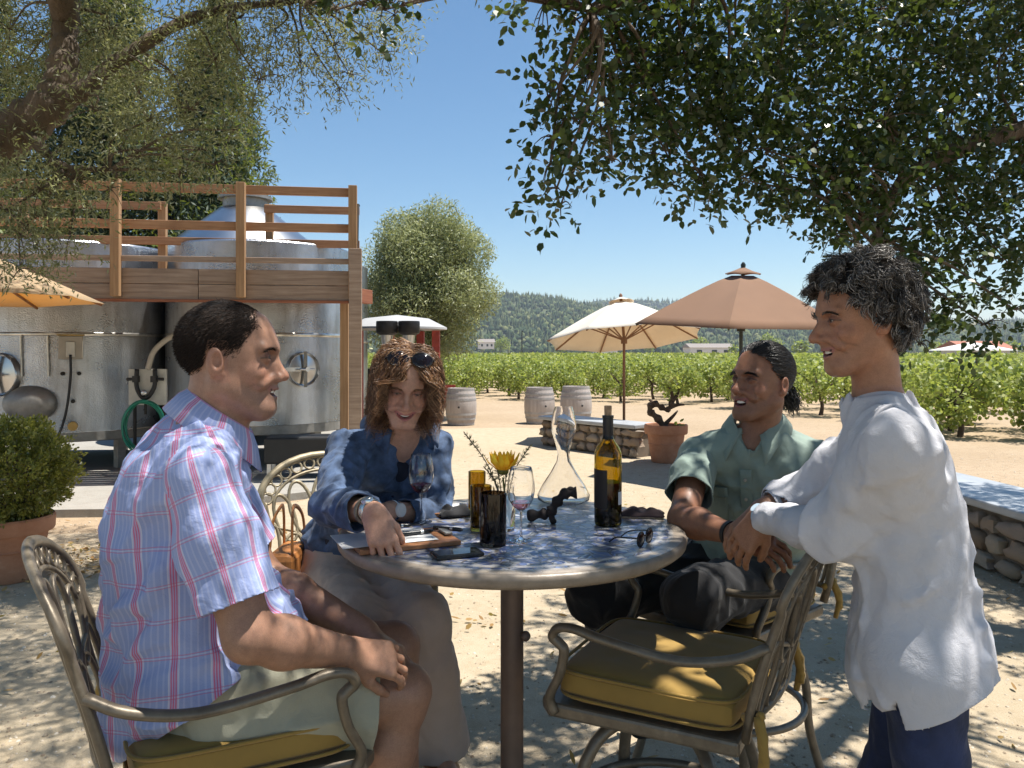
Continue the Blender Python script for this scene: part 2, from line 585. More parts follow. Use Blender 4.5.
M['green_hose'] = simple('green hose', (0.01, 0.19, 0.12), 0.35, var=0.15)
M['red_paint'] = simple('faded red paint', (0.35, 0.05, 0.035), 0.6, var=0.3)
M['brass'] = simple('brass', (0.4, 0.27, 0.1), 0.35, 0.9)

def fabric(name, col, trans=0.3, var=0.08, tcol=None, dirt=None, rough=0.85, weave=900):
    m, nt, b = new_mat(name)
    v = coord(nt, 'Object')
    f = noise(nt, 2.5, 5, 0.6, v)
    c = ramp(nt, f, [(0.3, [x*(1-var) for x in col]), (0.7, [min(1, x*(1+var)) for x in col])])
    if dirt: c = mix(nt, c, dirt, math_(nt, 'MULTIPLY', ramp(nt, noise(nt, 9, 6, 0.7, v), [(0.5, 0.0), (0.8, 1.0)]), 0.5))
    nt.links.new(c, b.inputs['Base Color']); b.inputs['Roughness'].default_value = rough
    b.inputs['Sheen Weight'].default_value = 0.15
    bump(nt, b, noise(nt, weave, 2, 0.5, v), 0.25, 0.001)
    if trans > 0:
        t = nt.nodes.new('ShaderNodeBsdfTranslucent'); t.inputs[0].default_value = c4(tcol or col)
        ms = nt.nodes.new('ShaderNodeMixShader'); ms.inputs[0].default_value = trans
        nt.links.new(b.outputs[0], ms.inputs[1]); nt.links.new(t.outputs[0], ms.inputs[2])
        nt.links.new(ms.outputs[0], nt.nodes['Material Output'].inputs[0])
    return m
M['cream_canvas'] = fabric('cream canvas', (0.82, 0.79, 0.70), 0.3, tcol=(0.72, 0.52, 0.3))
M['rust_canvas'] = fabric('rust brown canvas', (0.25, 0.14, 0.08), 0.2, tcol=(0.5, 0.18, 0.09))
M['gold_canvas'] = fabric('golden canvas', (0.62, 0.52, 0.34), 0.5, tcol=(0.78, 0.48, 0.13))
M['grey_canvas'] = fabric('grey canvas', (0.42, 0.42, 0.42), 0.1)
M['white_canvas'] = fabric('white canvas', (0.8, 0.79, 0.76), 0.2)
M['cushion'] = fabric('mustard cushion cloth', (0.33, 0.205, 0.045), 0, var=0.18, dirt=(0.2, 0.125, 0.035))
M['umb_pole'] = wood('umbrella pole wood', (0.16, 0.075, 0.035), (0.28, 0.14, 0.07), rough=0.5, axis='z')
M['dark_pole'] = simple('dark green pole', (0.025, 0.035, 0.028), 0.4, var=0.2)
M['concrete'] = simple('cast concrete', (0.42, 0.39, 0.33), 0.9, var=0.15, bmp=0.4, bscale=50)

def bronze():
    m, nt, b = new_mat('weathered cast aluminium')
    v = coord(nt, 'Object')
    f = noise(nt, 25, 5, 0.65, v)
    c = ramp(nt, f, [(0.3, (0.13, 0.105, 0.075)), (0.6, (0.20, 0.165, 0.12)), (0.8, (0.30, 0.26, 0.20))])
    nt.links.new(c, b.inputs['Base Color'])
    b.inputs['Metallic'].default_value = 0.35; b.inputs['Roughness'].default_value = 0.42
    bump(nt, b, noise(nt, 120, 3, 0.6, v), 0.2, 0.001)
    return m
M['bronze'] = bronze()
M['sunlit_bronze'] = simple('cast aluminium in sunlit tone', (0.36, 0.30, 0.20), 0.45, 0.3, var=0.18, scale=25, bmp=0.2)  # the chair metal again, its colour lightened to look sunlit

def ground_mat(name, c1, c2, c3, sc=1.0, pebble=0.5, leaf=0.0):
    m, nt, b = new_mat(name)
    v = coord(nt, 'Object')
    big = noise(nt, 0.5*sc, 6, 0.6, v)
    mid = noise(nt, 9*sc, 6, 0.7, v)
    fine = noise(nt, 160*sc, 3, 0.7, v)
    c = ramp(nt, big, [(0.3, c1), (0.7, c2)])
    c = mix(nt, c, c3, math_(nt, 'MULTIPLY', ramp(nt, mid, [(0.45, 0.0), (0.75, 1.0)]), 0.7))
    c = mix(nt, c, ramp(nt, fine, [(0.3, 0.45), (0.6, 1.15)]), pebble, 'MULTIPLY')
    nt.links.new(c, b.inputs['Base Color']); b.inputs['Roughness'].default_value = 0.95
    b.inputs['Specular IOR Level'].default_value = 0.2
    h = math_(nt, 'ADD', math_(nt, 'MULTIPLY', mid, 1.0), math_(nt, 'MULTIPLY', fine, 0.35))
    bump(nt, b, h, 0.6, 0.02)
    return m
M['dirt'] = ground_mat('dry vineyard soil', (0.37, 0.28, 0.185), (0.44, 0.34, 0.235), (0.29, 0.205, 0.125))
M['patio'] = ground_mat('decomposed granite', (0.42, 0.345, 0.24), (0.48, 0.40, 0.29), (0.33, 0.255, 0.16), pebble=0.35)
M['slab'] = ground_mat('concrete slab', (0.32, 0.31, 0.28), (0.38, 0.36, 0.33), (0.27, 0.25, 0.22), pebble=0.25)

def stone_mat():
    m, nt, b = new_mat('field stone')
    geo = nt.nodes.new('ShaderNodeNewGeometry')
    v = coord(nt, 'Object')
    c = ramp(nt, geo.outputs['Random Per Island'], [(0, (0.22, 0.16, 0.11)), (0.3, (0.33, 0.25, 0.18)), (0.6, (0.42, 0.36, 0.28)), (1, (0.30, 0.24, 0.2))])
    c = mix(nt, c, (0.16, 0.12, 0.09), math_(nt, 'MULTIPLY', noise(nt, 14, 6, 0.7, v), 0.5))
    nt.links.new(c, b.inputs['Base Color']); b.inputs['Roughness'].default_value = 0.9
    bump(nt, b, noise(nt, 30, 5, 0.7, v), 0.6, 0.015)
    return m
M['stone'] = stone_mat()
M['mortar'] = simple('mortar', (0.16, 0.13, 0.1), 0.95, var=0.2, bmp=0.5)
M['sky_tinted_stone'] = simple('smooth bluestone cap', (0.36, 0.38, 0.40), 0.42, var=0.15, scale=4, bmp=0.15, bscale=40)  # cap colour tinted blue for the sky it reflects
M['sky_tinted_stone'].node_tree.nodes['Principled BSDF'].inputs['Specular IOR Level'].default_value = 0.7

def glass(name, col=(1, 1, 1), rough=0.0, ior=1.45):
    m, nt, b = new_mat(name)
    b.inputs['Base Color'].default_value = c4(col)
    b.inputs['Transmission Weight'].default_value = 1.0
    b.inputs['Roughness'].default_value = rough
    b.inputs['IOR'].default_value = ior
    return m
M['glass'] = glass('clear glass')
M['amber_glass'] = glass('amber glass', (0.50, 0.36, 0.04))
M['olive_glass'] = glass('dark olive glass', (0.28, 0.2, 0.035))
M['dark_glass'] = glass('dark brown glass', (0.075, 0.05, 0.03))
M['bottle_glass'] = glass('bottle glass', (0.55, 0.42, 0.04))
M['red_wine'] = glass('red wine', (0.16, 0.008, 0.02), ior=1.34)
M['bottle_wine'] = glass('dark wine', (0.02, 0.002, 0.002), ior=1.34)
M['rose_wine'] = glass('pale red wine', (0.75, 0.22, 0.2), ior=1.34)
M['black_foil'] = simple('black foil capsule', (0.012, 0.012, 0.013), 0.4, var=0.2)
M['black_label'] = simple('dark paper label', (0.02, 0.014, 0.013), 0.6, var=0.2)
M['white_label'] = simple('white paper', (0.72, 0.72, 0.72), 0.7, var=0.03)
M['petal'] = leaf_mat('yellow petal', (0.75, 0.36, 0.01), (0.85, 0.47, 0.02), (0.9, 0.58, 0.05), 0.35, 0.6)
M['black_plastic'] = simple('black plastic', (0.012, 0.012, 0.013), 0.25, var=0.1)
M['screen'] = simple('phone glass', (0.03, 0.035, 0.04), 0.06, var=0.1)
M['lens'] = simple('dark lens', (0.01, 0.008, 0.012), 0.05, var=0.1)
M['napkin'] = fabric('dark maroon napkin', (0.05, 0.028, 0.03), 0, var=0.3)
M['black_cloth'] = fabric('black cloth', (0.014, 0.014, 0.016), 0, var=0.3)
M['tan_leather'] = simple('tan leather', (0.42, 0.17, 0.05), 0.45, var=0.2, scale=15, bmp=0.3, bscale=150)
M['silver'] = simple('silver', (0.7, 0.69, 0.66), 0.25, 1.0, var=0.1)
M['watch_blue'] = simple('pale watch strap', (0.5, 0.62, 0.72), 0.4, var=0.05)
M['watch_white'] = simple('white watch face', (0.75, 0.73, 0.7), 0.3, var=0.05)
M['bead'] = simple('grey brown beads', (0.22, 0.19, 0.15), 0.35, var=0.6, scale=90)

def table_mat():
    m, nt, b = new_mat('blue and white mosaic')
    v = coord(nt, 'Object')
    dn = nt.nodes.new('ShaderNodeTexNoise'); dn.inputs['Scale'].default_value = 7; dn.inputs['Detail'].default_value = 3
    nt.links.new(v, dn.inputs['Vector'])
    wv = nt.nodes.new('ShaderNodeVectorMath'); wv.operation = 'MULTIPLY_ADD'
    nt.links.new(dn.outputs['Color'], wv.inputs[0]); wv.inputs[1].default_value = (0.16, 0.16, 0); nt.links.new(v, wv.inputs[2])
    mp = nt.nodes.new('ShaderNodeMapping'); mp.inputs['Scale'].default_value = (1, 1, 0); nt.links.new(wv.outputs[0], mp.inputs[0])
    vo = nt.nodes.new('ShaderNodeTexVoronoi'); vo.inputs['Scale'].default_value = 34; vo.inputs['Randomness'].default_value = 1
    nt.links.new(mp.outputs[0], vo.inputs['Vector'])
    ed = nt.nodes.new('ShaderNodeTexVoronoi'); ed.feature = 'DISTANCE_TO_EDGE'; ed.inputs['Scale'].default_value = 34
    nt.links.new(mp.outputs[0], ed.inputs['Vector'])
    # curling leaf strokes: bands of a distorted wave
    wa = nt.nodes.new('ShaderNodeTexWave'); wa.wave_type = 'RINGS'; wa.inputs['Scale'].default_value = 9
    wa.inputs['Distortion'].default_value = 14; wa.inputs['Detail'].default_value = 2; wa.inputs['Detail Scale'].default_value = 2.2
    nt.links.new(mp.outputs[0], wa.inputs['Vector'])
    sep = nt.nodes.new('ShaderNodeSeparateColor'); nt.links.new(vo.outputs['Color'], sep.inputs[0])
    blue = ramp(nt, sep.outputs[0], [(0.0, (0.04, 0.06, 0.155)), (0.5, (0.085, 0.12, 0.26)), (1.0, (0.17, 0.22, 0.38))])
    pale = ramp(nt, sep.outputs[1], [(0.0, (0.20, 0.18, 0.16)), (0.6, (0.33, 0.33, 0.33)), (1.0, (0.46, 0.47, 0.50))])
    c = mix(nt, pale, blue, ramp(nt, wa.outputs['Fac'], [(0.42, 0.0), (0.50, 1.0)]))
    c = mix(nt, (0.10, 0.09, 0.08), c, ramp(nt, ed.outputs['Distance'], [(0.02, 0.0), (0.06, 1.0)]))
    # radial bands at the rim
    sx = nt.nodes.new('ShaderNodeVectorMath'); sx.operation = 'LENGTH'
    mp2 = nt.nodes.new('ShaderNodeMapping'); mp2.inputs['Scale'].default_value = (1, 1, 0); nt.links.new(v, mp2.inputs[0])
    nt.links.new(mp2.outputs[0], sx.inputs[0])
    rr = sx.outputs['Value']
    ring = ramp(nt, rr, [(0.0, 0.0), (0.385, 0.0), (0.39, 1.0), (0.40, 1.0), (0.405, 0.0), (0.415, 0.0), (0.418, 1.0)])
    c = mix(nt, c, (0.40, 0.38, 0.36), ring)
    rim = ramp(nt, rr, [(0.0, 0.0), (0.424, 0.0), (0.428, 1.0)])
    tan = ramp(nt, noise(nt, 30, 5, 0.6, v), [(0.3, (0.28, 0.23, 0.18)), (0.7, (0.42, 0.36, 0.29))])
    c = mix(nt, c, tan, rim)
    nt.links.new(c, b.inputs['Base Color'])
    b.inputs['Roughness'].default_value = 0.28
    bump(nt, b, ramp(nt, ed.outputs['Distance'], [(0.0, 0.0), (0.08, 1.0)]), 0.25, 0.002)
    return m
M['mosaic'] = table_mat()
M['table_rim'] = simple('cast stone rim', (0.28, 0.23, 0.18), 0.4, var=0.2, scale=25, bmp=0.3)
M['table_post'] = simple('brown table post', (0.19, 0.13, 0.10), 0.45, 0.2, var=0.2)

# skin and clothes
def skin_mat(name, rough=0.48):
    m, nt, b = new_mat(name)
    at_ = nt.nodes.new('ShaderNodeAttribute'); at_.attribute_name = 'Col'
    v = coord(nt, 'Object')
    f = noise(nt, 70, 4, 0.6, v)
    c = mix(nt, at_.outputs['Color'], ramp(nt, f, [(0.3, 0.86), (0.7, 1.08)]), 1.0, 'MULTIPLY')
    nt.links.new(c, b.inputs['Base Color'])
    nt.links.new(ramp(nt, noise(nt, 45, 4, 0.6, v), [(0.3, rough-0.1), (0.7, rough+0.14)]), b.inputs['Roughness'])
    c = mix(nt, c, ramp(nt, noise(nt, 480, 3, 0.7, v), [(0.35, 0.80), (0.6, 1.06)]), 0.8, 'MULTIPLY'); nt.links.new(c, b.inputs['Base Color'])
    b.inputs['Subsurface Weight'].default_value = 0.12
    b.inputs['Subsurface Radius'].default_value = (0.02, 0.008, 0.004)
    b.inputs['Subsurface Scale'].default_value = 0.4
    bump(nt, b, noise(nt, 350, 3, 0.6, v), 0.25, 0.0008)
    return m
M['skin'] = skin_mat('skin')

def hair_mat(name, c1, c2, c3, rough=0.38):
    m, nt, b = new_mat(name)
    geo = nt.nodes.new('ShaderNodeNewGeometry')
    c = ramp(nt, geo.outputs['Random Per Island'], [(0, c1), (0.6, c2), (1, c3)])
    nt.links.new(c, b.inputs['Base Color']); b.inputs['Roughness'].default_value = rough
    b.inputs['Specular IOR Level'].default_value = 0.6 if rough < 0.6 else 0.25
    return m
M['hair_dark'] = hair_mat('short dark brown hair', (0.014, 0.009, 0.007), (0.024, 0.015, 0.011), (0.045, 0.028, 0.02), 0.75)
M['hair_black'] = hair_mat('black hair', (0.006, 0.005, 0.005), (0.01, 0.008, 0.008), (0.016, 0.012, 0.011))
M['hair_grey'] = hair_mat('salt and pepper hair', (0.02, 0.015, 0.012), (0.07, 0.058, 0.048), (0.42, 0.39, 0.36))
M['hair_brown'] = hair_mat('light brown hair', (0.09, 0.038, 0.016), (0.22, 0.105, 0.045), (0.50, 0.28, 0.13))

def cloth_mat(name, col, var=0.06, weave=500, wr=0.3, sheen=0.1, rough=0.85, big=None):
    m, nt, b = new_mat(name)
    v = coord(nt, 'Object')
    f = noise(nt, big or 12, 4, 0.6, v)
    c = ramp(nt, f, [(0.3, [x*(1-var) for x in col]), (0.7, [min(1, x*(1+var)) for x in col])])
    nt.links.new(c, b.inputs['Base Color']); b.inputs['Roughness'].default_value = rough
    b.inputs['Sheen Weight'].default_value = sheen
    h = math_(nt, 'ADD', math_(nt, 'MULTIPLY', noise(nt, weave, 2, 0.5, v), 0.15), noise(nt, 22, 4, 0.55, v, dist=0.6))
    bump(nt, b, h, wr, 0.006)
    return m
M['white_knit'] = cloth_mat('white cotton knit', (0.58, 0.58, 0.62), wr=0.8)
M['shorts'] = cloth_mat('pale khaki cotton', (0.37, 0.36, 0.27), wr=0.5)
M['beige_pants'] = cloth_mat('beige linen', (0.56, 0.43, 0.35), wr=0.55)
M['black_pants'] = cloth_mat('black trouser cloth', (0.012, 0.012, 0.014), wr=0.5)
M['dark_tee'] = cloth_mat('navy top', (0.012, 0.014, 0.028), wr=0.55)
M['green_shirt'] = cloth_mat('grey green cotton', (0.24, 0.31, 0.27), wr=0.6, var=0.1)
M['jeans'] = cloth_mat('dark blue denim', (0.018, 0.03, 0.085), var=0.5, wr=0.6, big=9)
M['denim'] = cloth_mat('mid blue denim', (0.06, 0.098, 0.18), var=0.6, wr=0.45, big=26)

def plaid():
    m, nt, b = new_mat('blue and red plaid cotton')
    uvn = nt.nodes.new('ShaderNodeUVMap'); uvn.uv_map = 'UVMap'
    sep = nt.nodes.new('ShaderNodeSeparateXYZ'); nt.links.new(uvn.outputs[0], sep.inputs[0])
    def lines(s, period, offs, w):
        t = math_(nt, 'FRACT', math_(nt, 'MULTIPLY', s, 1/period))
        out = None
        for o in offs:
            d = math_(nt, 'ABSOLUTE', math_(nt, 'SUBTRACT', t, o))
            k = math_(nt, 'LESS_THAN', d, w/period/2)
            out = k if out is None else math_(nt, 'MAXIMUM', out, k)
        return out
    P = 0.072
    u, w = sep.outputs[0], sep.outputs[1]
    ru = lines(u, P, (0.44, 0.50, 0.56), 0.0026); wu = lines(u, P, (0.38, 0.62), 0.0022)
    rv = lines(w, P, (0.455, 0.545), 0.0016); wv = lines(w, P, (0.5,), 0.0014)
    su = lines(u, P, (0.5,), 0.016)
    base = (0.27, 0.34, 0.62); red = (0.60, 0.12, 0.23); white = (0.68, 0.68, 0.78)
    f = noise(nt, 900, 2, 0.5, coord(nt, 'Object'))
    c = mix(nt, base, (0.36, 0.43, 0.68), f)
    fine = lines(u, 0.012, (0.5,), 0.0035)
    c = mix(nt, c, (0.5, 0.55, 0.75), math_(nt, 'MULTIPLY', fine, 0.45))
    c = mix(nt, c, (0.62, 0.5, 0.72), math_(nt, 'MULTIPLY', su, 0.4))
    c = mix(nt, c, white, math_(nt, 'MULTIPLY', wu, 0.7))
    c = mix(nt, c, white, math_(nt, 'MULTIPLY', wv, 0.6))
    c = mix(nt, c, red, math_(nt, 'MULTIPLY', rv, 0.6))
    c = mix(nt, c, red, math_(nt, 'MULTIPLY', ru, 0.85))
    nt.links.new(c, b.inputs['Base Color']); b.inputs['Roughness'].default_value = 0.85
    bump(nt, b, noise(nt, 20, 4, 0.55, coord(nt, 'Object'), dist=0.5), 0.6, 0.008)
    return m
M['plaid'] = plaid()
# ---------------------------------------------------------------- ground, patio, hills
def sheet(name, pts, z, mat, thick=0.0, kind='structure'):
    b = MB(); n = len(pts)
    b.add([(x, y, z) for x, y in pts], [tuple(range(n))])
    o = b.build(name, mat, kind=kind)
    return o

M['pebble'] = leaf_mat('pebbles', (0.25, 0.19, 0.13), (0.42, 0.35, 0.26), (0.55, 0.5, 0.42), 0.0, 0.9)
g = MB()
NX, NY = 60, 60
xs = [math.copysign(abs(t)**3*3000, t) for t in np.linspace(-1, 1, NX)]
ys = [-60+(t**3)*2900 for t in np.linspace(0, 1, NY)]
for y in ys:
    for x in xs: g.v.append((x, y, 0.0))
for j in range(NY-1):
    for i in range(NX-1):
        a = j*NX+i; g.f.append((a, a+1, a+NX+1, a+NX)); g.m.append(0)
g.build('ground', M['dirt'], kind='structure')

# patio of pale decomposed granite, curved along the seat wall
edge = spline([(-1.6, 14.6, 0), (0.3, 14.9, 0), (1.3, 13.2, 0), (2.2, 10.6, 0), (3.1, 8.6, 0), (3.7, 6.3, 0), (4.3, 3.5, 0), (4.8, 0.0, 0), (5.0, -4, 0)], 8)
pp = [(p.x, p.y) for p in edge]+[(-8.5, -4), (-8.5, 5.4), (-3.0, 6.3), (-2.0, 7.6), (-1.5, 10.0)]
sheet('patio', pp, 0.006, M['patio'])
# concrete slab under the tanks with its raised edge
sl_ = MB()
sl_.add([(-12, 6.35, 0), (-3.1, 6.9, 0), (-1.2, 8.3, 0), (-1.2, 14, 0), (-12, 14, 0), (-12, 6.35, 0.07), (-3.1, 6.9, 0.07), (-1.2, 8.3, 0.07), (-1.2, 14, 0.07), (-12, 14, 0.07)],
        [(5, 6, 7, 8, 9), (0, 1, 6, 5), (1, 2, 7, 6), (2, 3, 8, 7)])
sl_.build('concrete_pad', M['slab'], kind='structure')

# fallen leaves: beside the terracotta pot and scattered
def litter(n, cx, cy, rx, ry, name='leaf_litter'):
    p = np.stack([cx+rng.normal(size=n)*rx, cy+rng.normal(size=n)*ry, np.full(n, 0.016)+rng.uniform(0, 0.012, n)], 1)
    d = rnd_dirs(n); d[:, 2] *= 0.25
    nn = np.tile(A(0, 0, 1), (n, 1))+rng.normal(size=(n, 3))*0.35
    o = leaf_mesh(name, p, nn, d, rng.uniform(0.03, 0.06, n), rng.uniform(0.015, 0.03, n), M['dry_leaf'])
    tag(o, kind='stuff')
litter(900, -3.2, 5.35, 0.75, 0.22)
litter(620, 0.4, 4.6, 2.6, 1.6)
def pebbles(n):
    y = 2.3+rng.uniform(0, 1, n)**1.6*9; x = rng.uniform(-0.75, 0.75, n)*y; r = rng.uniform(0.003, 0.009, n)*(1+0.6*(rng.uniform(size=n) > 0.96))
    base = np.array([(1, 0, 0), (0, 1, 0), (-1, 0, 0), (0, -1, 0), (0, 0, 0.75), (0.6, 0.6, 0.45), (-0.6, 0.5, 0.45), (-0.5, -0.6, 0.4)], float)
    f = np.array([(0, 5, 4), (5, 1, 4), (1, 6, 4), (6, 2, 4), (2, 7, 4), (7, 3, 4), (3, 0, 4), (0, 1, 5), (1, 2, 6), (2, 3, 7)])
    a = rng.uniform(0, 6.28, n); ca, sa = np.cos(a), np.sin(a)
    b_ = base[None]*(1+rng.uniform(-.25, .25, (n, 8, 3)))*r[:, None, None]
    v = np.stack([b_[..., 0]*ca[:, None]-b_[..., 1]*sa[:, None]+x[:, None], b_[..., 0]*sa[:, None]+b_[..., 1]*ca[:, None]+y[:, None], b_[..., 2]+0.0062], -1)
    q = (np.arange(n)*8)[:, None, None]+f[None]
    o = np_mesh('gravel', v.reshape(-1, 3), tris=q.reshape(-1, 3), mat=M['pebble'], smooth=False); tag(o, kind='stuff')
pebbles(15000)

# hills
def ridge(name, y0, x0, x1, prof, depth, seed, mat):
    """prof(x) -> height of the crest"""
    nx, ny = 90, 26
    v = np.zeros((ny, nx, 3))
    X = np.linspace(x0, x1, nx)
    for j in range(ny):
        t = j/(ny-1)
        yy = y0+depth*t
        h = np.array([prof(x) for x in X])*math.sin(min(t*1.25, 1)*PI/2)**1.3*(1 if t < 0.8 else 1-(t-0.8)*2)
        pn = np.stack([X/120, np.full(nx, yy/120), np.zeros(nx)], 1)
        h = h*(1+0.16*vnoise(pn, seed))+vnoise(pn*3, seed+1)*3*(t > 0.05)
        v[j, :, 0] = X*(1+0.0*t); v[j, :, 1] = yy; v[j, :, 2] = h-1.5*(1-t)
    idx = np.arange(nx*ny).reshape(ny, nx)
    q = np.stack([idx[:-1, :-1], idx[:-1, 1:], idx[1:, 1:], idx[1:, :-1]], -1).reshape(-1, 4)
    o = np_mesh(name, v.reshape(-1, 3), quads=q, mat=mat); tag(o, kind='structure')
    return v
M['hill'] = simple('wooded hillside', (0.035, 0.055, 0.025), 1.0, scale=0.02, col2=(0.11, 0.12, 0.05), var=0.3)
def px2x(px, d): return (px-512)/FOC*d
P1 = np.array([(330, 44), (365, 46), (430, 47), (470, 49), (505, 51), (560, 47), (610, 39), (650, 33), (700, 28), (760, 25), (830, 22), (900, 20), (1100, 26)], float)
P1[:, 0] = px2x(P1[:, 0], 1150); P1[:, 1] = (P1[:, 1]+6)/FOC*1150*0.92
def prof1(x): return float(np.interp(x, P1[:, 0], P1[:, 1]))
P2 = np.array([(300, 30), (560, 40), (640, 46), (700, 45), (760, 42), (820, 36), (900, 28), (960, 24), (1030, 32), (1150, 36)], float)
P2[:, 0] = px2x(P2[:, 0], 2300); P2[:, 1] = P2[:, 1]/FOC*2300*0.97
def prof2(x): return float(np.interp(x, P2[:, 0], P2[:, 1]))
v1 = ridge('hills', 700, -700, 1100, prof1, 640, 3, M['hill'])
v2 = ridge('far_hills', 1500, -1400, 2200, prof2, 900, 8, M['hill'])

M['forest'] = None
def forest_mat():
    m, nt, b = new_mat('hillside forest')
    geo = nt.nodes.new('ShaderNodeNewGeometry')
    c = ramp(nt, geo.outputs['Random Per Island'], [(0, (0.03, 0.05, 0.026)), (0.5, (0.06, 0.085, 0.036)), (0.8, (0.11, 0.13, 0.05)), (1, (0.17, 0.17, 0.075))])
    nt.links.new(c, b.inputs['Base Color']); b.inputs['Roughness'].default_value = 1.0
    b.inputs['Specular IOR Level'].default_value = 0.1
    return m
M['forest'] = forest_mat()
def forest(name, V_, n, hmin, hmax, conif=0.6):
    ny, nx, _ = V_.shape
    j = rng.uniform(0, (ny-1)*0.86, n); i = rng.uniform(0, nx-1.001, n)
    j0 = j.astype(int); i0 = i.astype(int); fj = (j-j0)[:, None]; fi = (i-i0)[:, None]
    p = (V_[j0, i0]*(1-fi)+V_[j0, i0+1]*fi)*(1-fj)+(V_[j0+1, i0]*(1-fi)+V_[j0+1, i0+1]*fi)*fj
    h = rng.uniform(hmin, hmax, n); con = rng.uniform(size=n) < conif
    h = np.where(con, h, h*0.6); r = np.where(con, h*0.19, h*0.52)
    K = 6; rings = 4
    v = np.zeros((n, rings*K+1, 3))
    for a in range(rings):
        t = a/rings
        pr_c = (1-t)*1.0; pr_b = math.sin((t*0.86+0.14)*PI)**0.6
        rr = np.where(con, r*pr_c, r*pr_b)
        z = h*(0.08+t*0.85)
        for k in range(K):
            an = 2*PI*k/K+rng.uniform(0, 0.8, n); jit = rng.uniform(0.65, 1.3, n)
            v[:, a*K+k, 0] = p[:, 0]+np.cos(an)*rr*jit
            v[:, a*K+k, 1] = p[:, 1]+np.sin(an)*rr*jit
            v[:, a*K+k, 2] = p[:, 2]+z
    v[:, -1] = p; v[:, -1, 2] = p[:, 2]+h
    f = []
    for a in range(rings-1):
        for k in range(K): f.append((a*K+k, a*K+(k+1) % K, (a+1)*K+(k+1) % K, (a+1)*K+k))
    top = []
    for k in range(K): f.append(((rings-1)*K+k, (rings-1)*K+(k+1) % K, rings*K, rings*K))
    f = np.array(f); q = (np.arange(n)*(rings*K+1))[:, None, None]+f[None]
    o = np_mesh(name, v.reshape(-1, 3), tris=np.concatenate([q.reshape(-1, 4)[:, :3], q.reshape(-1, 4)[:, [0, 2, 3]][(q.reshape(-1, 4)[:, 2] != q.reshape(-1, 4)[:, 3])]]), mat=M['forest'], smooth=False)
    tag(o, kind='stuff')
forest('hillside_forest', v1, 24000, 7, 14, 0.45)
forest('far_hillside_forest', v2, 12000, 14, 22, 0.4)

# ---------------------------------------------------------------- leaf clouds and trees
def blob_leaves(blobs, per, size, wid, jit=0.25):
    """blobs: list of (centre, radius); returns arrays of positions, normals, directions"""
    P = []; N = []
    for c, r in blobs:
        n = max(4, int(per*(r if not hasattr(r, '__len__') else np.mean(r))**2))
        d = rnd_dirs(n)
        rad = rng.uniform(0.35, 1.0, n)**0.6
        P.append(np.array(c)+d*np.array(r)*rad[:, None]); N.append(d*0.6+A(0, 0, 0.5)+rng.normal(size=(n, 3))*0.6)
    P = np.concatenate(P); N = np.concatenate(N)
    D = rnd_dirs(len(P)); D[:, 2] -= 0.25
    return P, N, D

def twigs_mesh(b, a, tips, r0, mi=0, sag=0.1):
    a = Vector(a)
    for t in tips:
        t = Vector(t); m = (a+t)/2+Vector((0, 0, sag*(t-a).length))
        pts = spline([a, m, t], 4)
        b.tube(pts, [r0*(1-0.85*i/(len(pts)-1)) for i in range(len(pts))], 5, caps=False)

def simple_tree(name, loc, height, crown_r, mat, label, cat, group=None, nblob=26, per=260, leaf=(0.11, 0.06), trunk_r=0.12, squash=1.0, base=0.3, seed=0, shape='round', bark=None):
    r_ = np.random.default_rng(seed)
    root = empty(name, loc, 0, label, cat, group)
    tb = MB(); top = Vector((r_.uniform(-.1, .1)*height*0.1, 0, height*(0.8 if shape != 'cone' else 0.97)))
    tb.tube(spline([(0, 0, -0.05), (0.05*height*r_.uniform(-.5, .5), 0.03, height*0.4), top], 6), [trunk_r*(1-0.8*i/12) for i in range(13)], 8)
    blobs = []
    for i in range(nblob):
        if shape == 'cone':
            t = (i+0.5)/nblob; z = height*(base+(1-base)*t); rr = crown_r*(1-t)**0.8+0.15
            a = r_.uniform(0, 2*PI); q = rr*r_.uniform(0.3, 0.85)
            c = (math.cos(a)*q, math.sin(a)*q, z); br = (rr*0.55+0.1, rr*0.55+0.1, height*0.035+0.12)
        else:
            d = r_.normal(size=3); d /= np.linalg.norm(d); q = r_.uniform(0.35, 0.82)
            c = (d[0]*crown_r*q, d[1]*crown_r*q, height*(base+1)/2+d[2]*height*(1-base)/2*q*squash)
            br = crown_r*r_.uniform(0.22, 0.40)
        blobs.append((c, br))
        if i % 2 == 0: twigs_mesh(tb, (0, 0, min(c[2]*0.75, height*0.7)), [c], trunk_r*0.35, sag=0.05)
    tb.build('trunk', bark or M['bark'], root, smooth=180)
    P, N, D = blob_leaves(blobs, per, None, None)
    n = len(P)
    leaf_mesh('crown', P, N, D, rng.uniform(0.7, 1.3, n)*leaf[0], leaf[1], mat, root, nseg=4)
    return root

# pale olive tree beyond the deck
c = at(425, 300, 17)
simple_tree('olive_tree', (c.x, 17, 0), 4.75, 1.65, M['far_olive_leaf'], 'rounded grey green olive tree standing alone right of the timber deck', 'tree', nblob=90, per=3600, leaf=(0.09, 0.024), trunk_r=0.16, base=0.22, seed=3)
